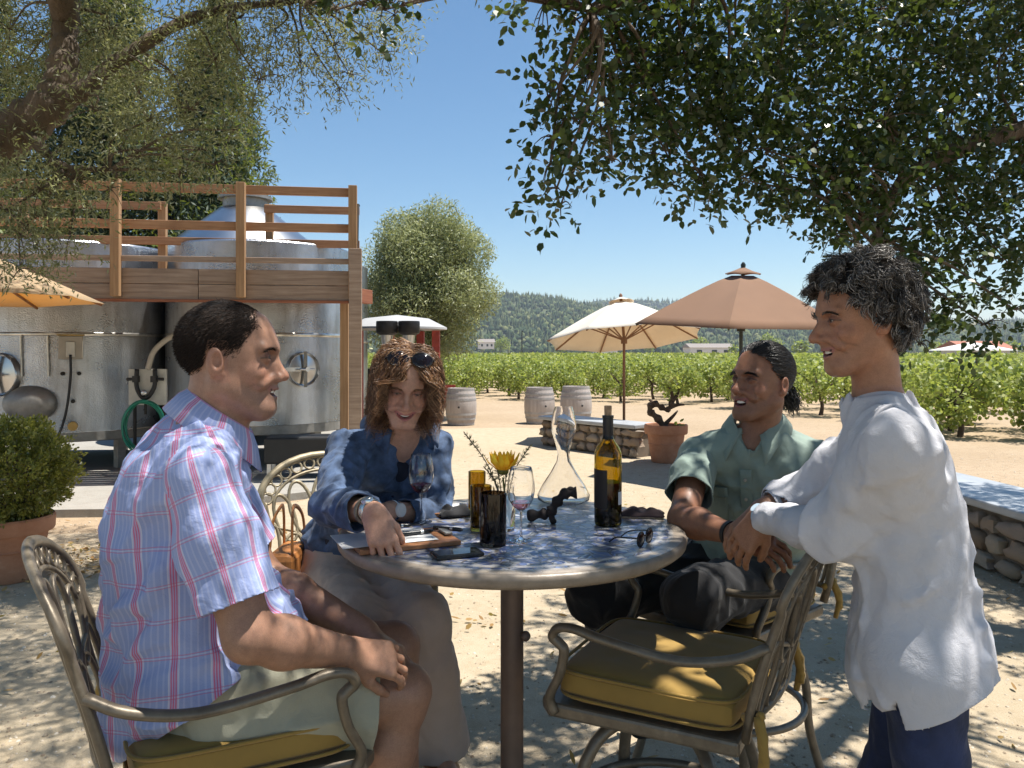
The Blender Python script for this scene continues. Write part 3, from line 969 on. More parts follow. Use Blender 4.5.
# conifers and broad trees behind the tanks
cf = [(-12.2, 24, 15, 2.6, 'tallest dark conifer behind the left end of the timber deck'), (-9.6, 26, 13.5, 2.4, 'dark conifer rising behind the middle of the timber deck'),
      (-14.8, 22, 13, 2.6, 'dark conifer at the far left behind the deck'), (-8.3, 23, 8.2, 2.0, 'shorter dark conifer behind the domed steel tank')]
for i, (x, y, h, r, lb) in enumerate(cf):
    simple_tree('conifer_tree', (x, y, 0), h, r, M['pine_leaf'], lb, 'tree', 'conifers behind the deck', nblob=90, per=900, leaf=(0.2, 0.06), trunk_r=0.28, base=0.2, seed=20+i, shape='cone')
for i, (x, y, h, r, lb) in enumerate([(-7.6, 19, 4.6, 2.0, 'bushy mid green tree seen between the deck rails'), (-10.6, 18, 4.4, 1.9, 'bushy green tree seen over the left end of the deck rails'), (-4.4, 20.5, 4.15, 1.0, 'small pale tree seen through the right end of the deck rails')]):
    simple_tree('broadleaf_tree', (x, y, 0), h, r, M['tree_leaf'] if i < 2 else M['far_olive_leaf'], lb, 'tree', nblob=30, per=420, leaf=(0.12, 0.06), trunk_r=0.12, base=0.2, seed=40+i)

# mid distance trees beyond the vineyard
mids = [(598, 300, 26, 7.5, 'dark round tree under the cream umbrella, beyond the vines'), (560, 420, 22, 7, 'low tree left of the dark round tree beyond the vines'), (425, 330, 18, 7, 'small tree beyond the vines near the olive tree'),
        (700, 330, 22, 8, 'tree beyond the vines below the brown umbrella rim'), (800, 250, 17, 7, 'pale tree beyond the vines right of the brown umbrella pole'), (835, 360, 22, 9, 'tree on the far side of the valley behind the standing woman'),
        (770, 420, 26, 9, 'tree in the valley beyond the brown umbrella pole'), (940, 330, 15, 9, 'broad tree in the valley above the white tent'), (1010, 300, 17, 8, 'tree in the valley at the right edge beyond the tent'), (500, 480, 24, 8, 'tree at the foot of the hill left of the cream umbrella'),
        (650, 450, 26, 8, 'tree at the foot of the hill right of the cream umbrella pole'), (735, 260, 11, 5, 'low tree left of the brown umbrella pole beyond the vines')]
for i, (px, d, top, w_, lb) in enumerate(mids):
    h = 1.42+top*0.5/FOC*d*2*0.72; r = w_*d/FOC*1.6
    x = px2x(px, d)
    simple_tree('valley_tree', (x, d, 0), h, r*0.9, M['tree_leaf'], lb, 'tree', 'trees across the valley', nblob=22, per=9, leaf=(1.0, 0.7), trunk_r=0.3, base=0.12, seed=60+i)
# small pale houses across the valley
M['pale_wall'] = simple('pale painted wall', (0.62, 0.6, 0.56), 0.9, var=0.05)
M['roof_grey'] = simple('grey roofing', (0.25, 0.22, 0.2), 0.9, var=0.2)
M['roof_red'] = simple('red roofing', (0.35, 0.15, 0.1), 0.9, var=0.2)
M['dark_window'] = simple('dark window glass', (0.02, 0.025, 0.03), 0.2, var=0.1)
def house(px, d, w, dp, h, label, roof=None, z=0):
    x = px2x(px, d); r = empty('house', (x, d, z), R(8), label, 'house')
    b = MB(); b.box((0, 0, h/2), (w, dp, h)); b.build('wall', M['pale_wall'], r)
    b = MB(); e = 0.5
    b.add([(-w/2-e, -dp/2-e, h+0.01), (w/2+e, -dp/2-e, h+0.01), (w/2+e, dp/2+e, h+0.01), (-w/2-e, dp/2+e, h+0.01), (-w/2-e, 0, h*1.5), (w/2+e, 0, h*1.5)],
          [(0, 1, 5, 4), (2, 3, 4, 5), (0, 4, 3), (1, 2, 5), (0, 3, 2, 1)])
    b.build('roof', roof or M['roof_grey'], r)
    for k in (-0.3, 0.05, 0.33):
        b = MB(); b.box((w*k, -dp/2-0.03, h*0.55), (w*0.12, 0.06, h*0.35)); b.build('window', M['dark_window'], r)
house(708, 290, 16, 8, 3.0, 'low white house beyond the vines under the brown umbrella')
house(605, 340, 9, 7, 3.2, 'small white house beyond the vines below the cream umbrella', z=1)
house(486, 420, 8, 6, 3.5, 'small white house at the foot of the hill', z=3)
house(975, 88, 5.2, 4, 1.75, 'low house with a red roof behind the white tent', M['roof_red'])

# utility pole left of the cream umbrella
b = MB(); b.tube([(0, 0, 0), (0, 0, 4.8)], [0.13, 0.1], 8); po = b.build('utility_pole', M['dark_pole'], loc=(px2x(522, 130), 130, 0), smooth=40, label='thin dark utility pole beyond the vineyard, left of the cream umbrella', cat='pole')

# ---------------------------------------------------------------- vineyard
def vine_variant(seed, h=1.3, w=0.75):
    r_ = np.random.default_rng(seed)
    tb = MB(); lean = r_.uniform(-0.1, 0.1)
    fork = Vector((lean, 0, 0.48))
    tb.tube(spline([(0, 0, -0.03), (lean*0.3-0.04, 0.02, 0.22), fork], 5), [0.05, 0.048, 0.045, 0.042, 0.04, 0.038, 0.038, 0.038, 0.038, 0.036, 0.04], 7)
    blobs = []
    for i in range(32):
        a = r_.uniform(0, 2*PI); q = r_.uniform(0.1, 1.0)**0.7*w
        z = r_.uniform(0.26, h-0.12)
        q *= 1-0.35*abs(z-0.8)/0.6
        c = (fork.x+math.cos(a)*q*1.1, math.sin(a)*q*0.8, z); blobs.append((c, r_.uniform(0.14, 0.24)))
        if i % 2 == 0: twigs_mesh(tb, fork, [c], 0.017, sag=0.1)
    for i in range(9):
        a = r_.uniform(0, 2*PI); c = (fork.x+math.cos(a)*w*r_.uniform(0.3, 1.15), math.sin(a)*w*0.8, r_.uniform(0.15, h+0.06)); blobs.append((c, r_.uniform(0.06, 0.10)))
    P, N, D = blob_leaves(blobs, 1100, None, None)
    return tb, P, N, D
vine_src = []
def make_vine(k, lb):
    tb, P, N, D = vine_variant(100+k, 1.16+0.04*(k % 4), 0.76+0.05*(k % 3))
    root = empty('grape_vine', (0, 0, 0), 0, lb, 'vine', 'grape vines in the vineyard rows')
    tb.build('trunk', M['vine_bark'], root, smooth=180)
    n = len(P)
    leaf_mesh('crown', P, N, D, rng.uniform(0.055, 0.10, n), rng.uniform(0.05, 0.085, n), M['vine_leaf'], root, nseg=6)
    return root
spots = []
# front line of the block, nearer on the right
front = [(8.6, 12.7), (10.4, 12.4), (7.9, 14.4), (9.5, 14.3), (11.3, 14.6), (7.7, 16.2), (9.2, 16.4), (6.9, 17.9)]
row_f = [(-4.6, 24.6), (-3.0, 24.4), (-1.4, 24.2), (0.2, 24.0), (1.7, 23.6), (3.1, 22.8), (4.5, 21.7), (5.8, 20.2)]
front += [(7.5, 13.4), (9.3, 13.2), (8.8, 15.4)]
spots += front+row_f
for r_i, yy in enumerate([1.7, 3.6, 5.6, 7.8, 10.4, 13.6, 17.5, 22.5]):
    base = np.array(row_f+[(6.9, 18.2), (8.3, 17.4), (10.0, 16.9), (11.8, 16.6), (13.6, 16.6)])
    step = 1
    # rows run roughly left to right, each one behind the last
    y_off = yy
    xs_ = np.arange(-0.33*(24+yy), 0.66*(24+yy)+1, 1.4 if yy < 12 else 1.6)
    for x in xs_:
        yb = np.interp(x, base[:, 0], base[:, 1])
        yb = yb+(24-yb)*min(1, yy/22)
        spots.append((x+rng.uniform(-.15, .15), yb+y_off+rng.uniform(-.2, .2)))
spots = [s for s in spots if -0.25*s[1]-0.5 < s[0] < 0.66*s[1]+1.2][:292]
NV = 8
srcs = []
for i, (x, y) in enumerate(spots):
    if i == 0: lb = 'leafy grape vine nearest the stone seat wall at the right edge of the vineyard'
    elif i < 11: lb = 'leafy grape vine in the near right corner of the vineyard'
    elif i < 19: lb = 'leafy grape vine in the front row behind the barrels and stone bench'
    else: lb = 'leafy grape vine in the rows behind the front row'
    if i < NV:
        o = make_vine(i, lb); srcs.append(o)
    else:
        o = copy_tree(srcs[int(rng.integers(NV))]); o['label'] = lb
    o.location = (x, y, 0); o.rotation_euler = (0, 0, rng.uniform(0, 6.28))
    s = rng.uniform(0.90, 1.04) if y > 18 else rng.uniform(0.98, 1.12); o.scale = (s, s, s)
# farther rows run together
nf = 60000
P = []
for yy in np.arange(51, 190, 5.0):
    n = int(2400*(1.0 if yy < 110 else 0.6)); x = rng.uniform(-0.25*yy, 0.68*yy, n)
    P.append(np.stack([x, yy+rng.normal(size=n)*0.35, 0.3+rng.uniform(0, 1, n)*0.85], 1))
P = np.concatenate(P); n = len(P)
o = leaf_mesh('far_vine_rows', P, rng.normal(size=(n, 3))+A(0, 0, 0.8), rnd_dirs(n), rng.uniform(0.25, 0.42, n), rng.uniform(0.2, 0.32, n), M['vine_leaf'], nseg=4)
tag(o, kind='stuff')

b = MB(); b.box((0, 0, 0.55), (11, 0.25, 1.1)); b.build('added_dark_wall', M['dark_steel'], bevel=0.01, loc=(-8.2, 15.6, 0), label='low dark wall added to hide the bright ground behind the steel tanks', cat='wall')  # added slab that darkens the bright gap under the tanks
# ---------------------------------------------------------------- deck
DL = Vector((-7.4, 7.62, 0)); DR = Vector((-1.66, 8.45, 0))
dd = (DR-DL).normalized(); dn = Vector((-dd.y, dd.x, 0))     # dn points away from the camera
deck = empty('deck', DL, 0, 'raised redwood timber catwalk with rails running past the steel tanks', 'deck')
def D(t, z, off=0.0):      # t = metres along the front from the left end
    p = DL+dd*t+dn*off; return Vector((p.x, p.y, z))-DL
Ld = (DR-DL).length
rzd = math.atan2(dd.y, dd.x)
def dpart(name, a, b_, w, h, mat, bev=0.004):
    """timber from a to b in deck coordinates, with its own long axis as local x"""
    a = Vector(a); b_ = Vector(b_); v = b_-a; L = v.length
    m = MB(); m.box((0, 0, 0), (L, w, h))
    o = m.build(name, mat, deck, bevel=bev)
    o.location = (a+b_)/2
    o.rotation_euler = v.to_track_quat('X', 'Z').to_euler()
    return o
def dpost(name, t, off, z0, z1, w, mat, lean=0.0):
    m = MB(); m.box((0, 0, 0), (w, w, z1-z0)); o = m.build(name, mat, deck, bevel=0.004)
    o.location = D(t, (z0+z1)/2, off); o.rotation_euler = (0, lean, rzd); return o
# planks of the fascia, floor
for z in (2.195, 2.035): 
    for a, b_ in ((0, 2.2), (2.206, 4.22), (4.226, Ld-0.05)): dpart('fascia_plank', D(a, z), D(b_, z), 0.045, 0.154, M['fascia'])
dpart('edge_board', D(0, 1.945, -0.015), D(Ld-0.05, 1.945, -0.015), 0.06, 0.028, M['stain_edge'])
dpart('kick_rail', D(0, 2.37, -0.03), D(Ld, 2.37, -0.03), 0.045, 0.055, M['fascia'])
for k in range(7): dpart('floor_board', D(0, 2.255, 0.10+k*0.145), D(Ld-0.05, 2.255, 0.10+k*0.145), 0.135, 0.035, M['fascia'])
for t in (0.5, 2.2, 4.0, 5.6): dpart('joist', D(t, 2.14, 0.03), D(t, 2.14, 1.1), 0.05, 0.18, M['deck_wood'])
dpart('fascia_plank', D(0, 2.2, 1.12), D(Ld-0.05, 2.2, 1.12), 0.045, 0.3, M['deck_wood'])
# front posts and rails
tp = []
for px in (118, 242, 353):
    # where the sight line of that column meets the deck front
    for t in np.linspace(0, Ld, 2000):
        p = DL+dd*t
        if 512+p.x/p.y*FOC >= px: tp.append(t); break
    else: tp.append(Ld-0.05)
for t in [0.15, (0.15+tp[0])/2]+tp: dpost('rail_post', t, -0.07, 1.98, 3.16, 0.088, M['deck_post'])
dpart('top_rail', D(0, 3.10, -0.005), D(Ld, 3.10, -0.005), 0.04, 0.09, M['deck_wood'])
dpart('middle_rail', D(0, 2.72, -0.005), D(Ld, 2.72, -0.005), 0.04, 0.09, M['deck_wood'])
# back posts and rails
for t in (0.6, 2.05, 3.55, 4.75, Ld-0.08): dpost('rail_post', t, 1.17, 2.1, 3.16, 0.088, M['deck_post'])
dpart('top_rail', D(0.6, 3.10, 1.10), D(3.55, 3.10, 1.10), 0.04, 0.09, M['deck_wood'])
dpart('top_rail', D(4.70, 3.10, 1.10), D(Ld, 3.10, 1.10), 0.04, 0.09, M['deck_wood'])
dpart('middle_rail', D(0, 2.70, 1.10), D(Ld, 2.70, 1.10), 0.04, 0.09, M['deck_wood'])
# legs
dpost('post', Ld+0.01, -0.06, 0.07, 2.50, 0.13, M['fascia'])
dpost('post', Ld-0.13, 0.35, 0.07, 2.0, 0.09, M['deck_post'])
dpost('post', Ld-0.1, 1.1, 0.07, 2.1, 0.12, M['deck_post'])
dpost('post', 0.2, 0.0, 0.07, 1.95, 0.12, M['deck_post'])
dpart('beam', D(Ld-0.28, 2.06, 0.06), D(Ld+0.12, 2.06, 0.9), 0.09, 0.16, M['stain_edge'])
m = MB(); m.tube([D(Ld+0.02, 2.5, 0.1), D(Ld+0.03, 3.0, 0.1), D(Ld+0.03, 3.02, 0.3)], 0.012, 8); m.build('pipe', M['dark_steel'], deck, smooth=60)

# ---------------------------------------------------------------- tanks
def cyl_profile(r, z0, z1, n=1): return [(r, z0+(z1-z0)*i/n) for i in range(n+1)]
def manway(root, c, ang, r, z, mat=None, R0=1.1):
    """round steel hatch on the side of a tank, with its cross bar"""
    ca, sa = math.cos(ang), math.sin(ang); n = Vector((ca, sa, 0)); up = Vector((0, 0, 1)); s = n.cross(up)
    Mx = Matrix((s, up, n)).transposed(); p = Vector((ca*R0, sa*R0, z))
    b = MB(); b.lathe([(r, -0.05), (r, 0.05), (r*0.96, 0.065), (r*0.90, 0.05), (r*0.86, 0.03), (r*0.5, 0.045), (0.0, 0.055)], p, 40, M=Mx)
    h = b.build('hatch', M['steel'], root, smooth=50)
    b = MB()
    b.bar(p+n*0.085-up*r*1.03, p+n*0.085+up*r*1.03, 0.035, 0.03); b.build('clamp_bar', M['dull_steel'], h)
    b = MB(); b.tube([p+n*0.06, p+n*0.14], 0.028, 12); b.tube([p+n*0.13-s*0.09, p+n*0.13+s*0.09], 0.011, 8); b.build('handle', M['steel'], h, smooth=60)
    b = MB(); b.bar(p+n*0.05+s*r*0.2, p+n*0.06+s*(r+0.16), 0.05, 0.045); b.build('hinge', M['steel'], h)
def tank(x, y, r, z0, z1, label, seams, dome=None, extras=None):
    root = empty('wine_tank', (x, y, 0), 0, label, 'tank', 'steel wine tanks')
    b = MB(); b.lathe([(0, z0), (r, z0)]+cyl_profile(r, z0, z1, 3)+[(r-0.02, z1+0.02), (0, z1+(0.04 if not dome else 0.0))], (0, 0, 0), 96)
    b.build('shell', M['tank'], root, smooth=40)
    for z in seams:
        b = MB(); b.lathe([(r+0.002, z-0.022), (r+0.009, z-0.012), (r+0.009, z+0.012), (r+0.002, z+0.022)], (0, 0, 0), 96); b.build('seam', M['seam_tape'], root, smooth=60)
    if dome:
        b = MB(); b.lathe([(r-0.01, z1), (r*0.97, z1+0.05), (r*0.30, z1+dome), (r*0.26, z1+dome)], (0, 0, 0), 72); b.build('dome', M['steel'], root, smooth=35)
        b = MB(); b.lathe([(r*0.27, z1+dome-0.03), (r*0.27, z1+dome+0.14), (r*0.33, z1+dome+0.14), (r*0.33, z1+dome+0.19), (0, z1+dome+0.21)], (0, 0, 0), 48); b.build('cap', M['dull_steel'], root, smooth=35)
    b = MB(); b.lathe([(r*0.99, z0-0.11), (r*1.0, z0-0.10), (r*1.0, z0-0.004), (r*0.99, z0-0.002)], (0, 0, 0), 72); b.build('base_ring', M['dull_steel'], root, smooth=40)
    for a in range(6):
        an = R(a*60+25); b = MB(); b.box((math.cos(an)*r*0.9, math.sin(an)*r*0.9, (z0-0.1+0.07)/2), (0.10, 0.10, z0-0.1-0.07), rz=an); b.build('leg', M['dull_steel'], root, bevel=0.004)
    return root
tA = tank(-5.42, 9.95, 1.12, 0.52, 2.66, 'left insulated steel wine tank with a grey outlet box and a black cable', [1.62])
tB = tank(-3.18, 10.15, 1.12, 0.58, 2.68, 'middle insulated steel wine tank with a round side hatch, behind the plaid-shirted man', [1.62])
tC = tank(-4.20, 12.6, 1.25, 0.55, 2.95, 'taller steel wine tank with a conical dome, seen above the deck rails', [2.0], dome=0.72)
tD = tank(-3.55, 14.6, 0.9, 0.5, 2.95, 'rearmost wine tank, its top edge seen through the right end of the deck rails', [1.6])
def face_ang(x, y, px):
    """angle on the tank side where the sight line of column px meets it"""
    best = min(np.linspace(-PI, 0, 721), key=lambda a: abs(512+(x+1.12*math.cos(a))/(y+1.12*math.sin(a))*FOC-px))
    return best
manway(tB, None, face_ang(-3.18, 10.15, 302), 0.20, 1.22, R0=1.12)
manway(tA, None, face_ang(-5.42, 9.95, 2), 0.24, 1.17, R0=1.12)
def on_tank(t, px, z, off=0.0):
    x, y = t.location.x, t.location.y; a = face_ang(x, y, px); return Vector((math.cos(a)*(1.12+off), math.sin(a)*(1.12+off), z)), a
# outlet box and black cable on the left tank
p, a = on_tank(tA, 71, 1.47, 0.05)
bx = MB(); bx.box(p, (0.09, 0.24, 0.26), rz=a); ob = bx.build('outlet_box', M['grey_plastic'], tA, bevel=0.012)
n_ = Vector((math.cos(a), math.sin(a), 0)); s_ = Vector((-n_.y, n_.x, 0))
bx = MB(); bx.box(p+n_*0.055+Vector((0, 0, -0.02)), (0.02, 0.09, 0.17), rz=a); bx.build('cover', M['white_plastic'], ob, bevel=0.006)
bx = MB(); bx.box(p+n_*0.01+Vector((0, 0, 0.138)), (0.14, 0.27, 0.015), rz=a); bx.build('hood', M['brass'], ob, bevel=0.004)
bx = MB(); bx.tube(spline([p+n_*0.075+Vector((0, 0, -0.08)), p+n_*0.09+Vector((0.0, 0, -0.35)), p+n_*0.08+s_*(-0.05)+Vector((0, 0, -0.75)), p+n_*0.12+s_*(-0.16)+Vector((0, 0, -1.1))], 8), 0.014, 8); bx.build('cable', M['black_rubber'], tA, smooth=180)
for px, z in ((63, 1.18), (79, 1.18), (73, 0.87)):
    q, a2 = on_tank(tA, px, z, 0.0); bx = MB(); nn = Vector((math.cos(a2), math.sin(a2), 0)); bx.tube([q-nn*0.01, q+nn*0.05], 0.022, 12); bx.build('fitting', M['dark_steel'], tA, smooth=40)
q, a2 = on_tank(tA, 73, 0.60, 0.0); nn = Vector((math.cos(a2), math.sin(a2), 0)); bx = MB(); bx.tube([q, q+nn*0.16], 0.05, 14); bx.build('outlet_pipe', M['brass'], tA, smooth=40)
for px in (22, 48):
    q, a2 = on_tank(tA, px, 1.60, 0.02); bx = MB(); bx.tube([q, q+Vector((0.01, 0, -0.45))], 0.012, 8); bx.build('conduit', M['seam_tape'], tA, smooth=40)
q, a2 = on_tank(tA, 30, 0.85, 0.0)
bx = MB(); bx.ell(q, (0.30, 0.14, 0.2), 20, 12); bx.build('cooling_dome', M['dull_steel'], tA, smooth=180)
# valve plate between the tanks
vp = empty('valve_plate', (0, 0, 0), 0, 'white square plate with black U shaped valves between the two front tanks', 'valve')
c = at(148, 387, 8.9); vp.location = c
bx = MB(); bx.box((0, 0, 0), (0.42, 0.03, 0.40)); bx.build('plate', M['white_plastic'], vp, bevel=0.004)
bx = MB(); bx.tube(spline([(-0.10, -0.05, 0.2), (-0.10, -0.06, 0.02), (-0.05, -0.07, -0.09), (0.0, -0.07, -0.12), (0.05, -0.07, -0.09), (0.10, -0.06, 0.02), (0.10, -0.05, 0.2)], 6), 0.024, 10); bx.build('pipe', M['black_rubber'], vp, smooth=180)
for s in (-1, 1):
    bx = MB(); bx.tube([(s*0.10, -0.06, 0.09), (s*0.20, -0.07, 0.09)], 0.018, 10); bx.box((s*0.10, -0.07, 0.09), (0.06, 0.06, 0.07)); bx.build('valve', M['black_rubber'], vp, smooth=40)
bx = MB(); bx.ell((0, -0.10, -0.06), (0.035, 0.02, 0.035), 14, 10); bx.build('knob', M['steel'], vp, smooth=180)
bx = MB(); bx.tube([(0, -0.06, -0.12), (0, -0.06, -0.3)], 0.015, 8); bx.build('drain', M['dark_steel'], vp, smooth=60)
for s in (-1, 1):
    bx = MB(); bx.tube([(s*0.16, 0.03, -0.2), (s*0.16, 0.03, -(c.z-0.07))], 0.02, 8); bx.build('stand_leg', M['dark_steel'], vp, smooth=60)
# pale hose arching from the plate to the middle tank
bx = MB(); bx.tube(spline([c+V(0.02, -0.05, 0.2), c+V(0.12, -0.08, 0.42), c+V(0.35, -0.03, 0.60), c+V(0.62, 0.02, 0.66)], 8), 0.03, 10)
bx.build('transfer_hose', M['grey_plastic'], smooth=180, label='pale grey hose arching from the valve plate to the middle tank', cat='hose')
# coiled green garden hose
bx = MB(); pts = []
for k in range(0, 150):
    t = k/150*2*PI*4; rr = 0.21+0.012*math.sin(t*1.7)+0.01*(k/150)
    pts.append(c+V(0.02+rr*math.cos(t), -0.12-0.0005*k, -0.42+rr*1.25*math.sin(t)))
bx.tube(pts, 0.012, 6); bx.build('garden_hose', M['green_hose'], smooth=180, label='coiled green garden hose hanging below the white valve plate', cat='hose')
# low steel trough under the middle tank
tr = empty('floor_drain_cart', (at(300, 430, 8.7).x, 8.7, 0.07), R(8), 'low steel cart with a black tub under the middle tank', 'cart')
bx = MB(); bx.box((0, 0, 0.30), (0.7, 0.4, 0.28)); bx.build('tub', M['black_rubber'], tr, bevel=0.02)
for x in (-0.3, 0.3):
    for y in (-0.16, 0.16): bx = MB(); bx.box((x, y, 0.08), (0.04, 0.04, 0.16)); bx.build('leg', M['steel'], tr)

# ---------------------------------------------------------------- umbrellas
def umbrella(loc, rad, zr, zt, mat, polemat, nrib, label, rot=0.0, tilt=(0, 0), vent=True, base=None, valance=0.0, ribmat=None, pole_r=0.022):
    root = empty('patio_umbrella', loc, 0, label, 'umbrella')
    T = Matrix.Rotation(tilt[0], 3, 'X') @ Matrix.Rotation(tilt[1], 3, 'Y')
    piv = Vector((0, 0, zr))
    def X(p): return T @ (Vector(p)-piv)+piv
    b = MB(); nr = 7; seg = 6; z1 = zt-(0.10 if vent else 0); r0 = 0.14 if vent else 0.015
    rows = []
    for i in range(nr+1):
        t = i/nr; row = []
        for k in range(nrib*seg):
            a = rot+2*PI*k/(nrib*seg); f = (k % seg)/seg
            sag = 4*f*(1-f)
            rr = r0+(rad-r0)*t; ch = math.cos(PI/nrib)/math.cos((f-0.5)*2*PI/nrib)
            rr *= ch if t > 0 else ch
            z = z1-(z1-zr)*t**1.12-0.035*sag*t*(1-t)*2-(0.015*sag*0 if i < nr else 0)
            rr *= 1-0.03*sag*t
            row.append(X((rr*math.cos(a), rr*math.sin(a), z)))
        rows.append(row)
    if valance:
        rows.append([p+T@Vector((0, 0, -valance)) for p in rows[-1]])
    n = nrib*seg; vs = [p for r in rows for p in r]; fs = []
    for i in range(len(rows)-1):
        for k in range(n):
            k2 = (k+1) % n; fs.append((i*n+k, i*n+k2, (i+1)*n+k2, (i+1)*n+k))
    b.add(vs, fs); can = b.build('canopy', mat, root, smooth=25)
    m = can.modifiers.new('t', 'SOLIDIFY'); m.thickness = 0.003
    if vent:
        b = MB(); rows = []
        for i in range(3):
            t = i/2
            rows.append([X(((0.012+0.20*t)*math.cos(rot+2*PI*k/n)*(1-0.06*(4*((k % seg)/seg)*(1-(k % seg)/seg))), (0.012+0.20*t)*math.sin(rot+2*PI*k/n), zt-0.085*t+(0.014*math.sin(PI*(k % seg)/seg) if i == 2 else 0))) for k in range(n)])
        vs = [p for r in rows for p in r]; fs = [(i*n+k, i*n+(k+1) % n, (i+1)*n+(k+1) % n, (i+1)*n+k) for i in range(2) for k in range(n)]
        b.add(vs, fs); v_ = b.build('vent', mat, root, smooth=30); m = v_.modifiers.new('t', 'SOLIDIFY'); m.thickness = 0.003
    b = MB(); b.tube([X((0, 0, zt-0.02)), X((0, 0, zt+0.03)), X((0, 0, zt+0.06))], [0.022, 0.03, 0.012], 10); b.build('finial', polemat, root, smooth=60)
    b = MB(); b.tube([(0, 0, 0.0), (0, 0, zr-0.3), X((0, 0, zr)), X((0, 0, zt-0.03))], pole_r, 12); b.build('pole', polemat, root, smooth=60)
    hub = X((0, 0, zr-0.02)); b = MB(); b.tube([hub+Vector((0, 0, -0.05)), hub+Vector((0, 0, 0.05))], 0.05, 12); b.build('hub', polemat, root, smooth=50)
    for k in range(nrib):
        a = rot+2*PI*k/nrib; e = X((rad*0.985*math.cos(a), rad*0.985*math.sin(a), zr+0.002)); top = X((0.03*math.cos(a), 0.03*math.sin(a), z1-0.02))
        pts = [top]+[X(((r0+(rad-r0)*t)*math.cos(a), (r0+(rad-r0)*t)*math.sin(a), z1-(z1-zr)*t**1.12-0.022)) for t in (0.0, 0.3, 0.6, 0.985)]
        b = MB()
        for p0, p1 in zip(pts[:-1], pts[1:]): b.bar(p0, p1, 0.016, 0.020)
        rb = b.build('rib', ribmat or polemat, root)
        mid = X((rad*0.5*math.cos(a), rad*0.5*math.sin(a), z1-(z1-zr)*0.5**1.12-0.03))
        b = MB(); b.bar(hub, mid, 0.014, 0.018); b.build('strut', ribmat or polemat, rb)
    if base: base(root)
    return root
def stone_base(root):
    b = MB(); b.lathe([(0, 0.008), (0.22, 0.008), (0.23, 0.03), (0.22, 0.10), (0.09, 0.13), (0.05, 0.14), (0.04, 0.3), (0.0, 0.3)], (0, 0, 0), 32); b.build('base', M['concrete'], root, smooth=40)
umbrella((px2x(624, 12.6), 12.6, 0), 1.26, 1.62, 2.30, M['cream_canvas'], M['umb_pole'], 8, 'open cream market umbrella on a wooden pole behind the stone bench', rot=0.2, tilt=(R(-9), R(-3)), base=stone_base, valance=0.0)
umbrella((px2x(741, 9.3), 9.3, 0), 1.28, 1.73, 2.40, M['rust_canvas'], M['dark_pole'], 6, 'open rust brown umbrella on a dark pole behind the seated man in green', rot=0.15, tilt=(R(4), R(1.0)), base=stone_base)
umbrella((-4.86, 6.5, 0), 1.40, 1.86, 2.48, M['gold_canvas'], M['umb_pole'], 8, 'open golden yellow umbrella at the left edge, in front of the deck', rot=R(-8), tilt=(0, 0), base=stone_base, valance=0.0, ribmat=M['umb_pole'])

# round heater hood and lamps seen behind the jacketed woman's head
ht = empty('gazebo', (px2x(397, 12.5), 12.5, 0), 0, 'small round gazebo with a pale roof and red posts behind the woman in denim', 'gazebo')
b = MB(); b.lathe([(0, 2.0), (0.5, 1.94), (0.78, 1.80), (0.78, 1.77), (0, 1.80)], (0, 0, 0), 40); b.build('roof', M['grey_canvas'], ht, smooth=30)
for k, (x, y) in enumerate(((-0.62, 0.15), (0.6, 0.1), (-0.2, 0.62), (0.3, 0.6))):
    b = MB(); b.box((x, y, 0.88), (0.12, 0.12, 1.76)); b.build('post', M['red_paint'], ht, bevel=0.005)
for px in (387, 409):
    d = 11.4; r = empty('heater', (px2x(px, d), d, 0), 0, 'dark drum topped patio heater, %s of the pair behind the woman in denim' % ('left' if px == 387 else 'right'), 'heater', 'patio heaters')
    b = MB(); b.lathe([(0, 1.86), (0.15, 1.86), (0.155, 1.84), (0.155, 1.70), (0.14, 1.68), (0.10, 1.66), (0, 1.66)], (0, 0, 0), 28); b.build('drum', M['dark_steel'], r, smooth=40)
    b = MB(); b.lathe([(0.09, 1.66), (0.075, 1.55), (0.075, 1.40), (0.1, 1.38)], (0, 0, 0), 24); b.build('burner', M['steel'], r, smooth=40)
    b = MB(); b.tube([(0, 0, 0.3), (0, 0, 1.42)], 0.03, 12); b.build('pole', M['dull_steel'], r, smooth=60)
    b = MB(); b.lathe([(0, 0.012), (0.2, 0.012), (0.2, 0.05), (0.16, 0.36), (0.03, 0.40)], (0, 0, 0), 24); b.build('base', M['dull_steel'], r, smooth=40)
# red crates by the vines
for k, (px, z) in enumerate(((443, 0), (452, 0), (447, 0.30))):
    d = 20.5; r = empty('crate', (px2x(px, d)+0.0, d, z), R(6), ['red slatted crate on the ground behind the denim woman, left of the pair', 'red slatted crate on the ground beside the leftmost barrel', 'red slatted crate stacked on top of two others'][k], 'crate', 'red crates at the vineyard edge')
    for s in (-1, 1):
        b = MB()
        for j in range(3): b.box((0, s*0.14, 0.05+j*0.095), (0.42, 0.015, 0.07))
        b.build('side_panel', M['red_paint'], r)
        b = MB()
        for j in range(3): b.box((s*0.205, 0, 0.05+j*0.095), (0.015, 0.262, 0.07))
        b.build('end_panel', M['red_paint'], r)
    b = MB(); b.box((0, 0, 0.012), (0.39, 0.26, 0.012)); b.build('floor', M['red_paint'], r)

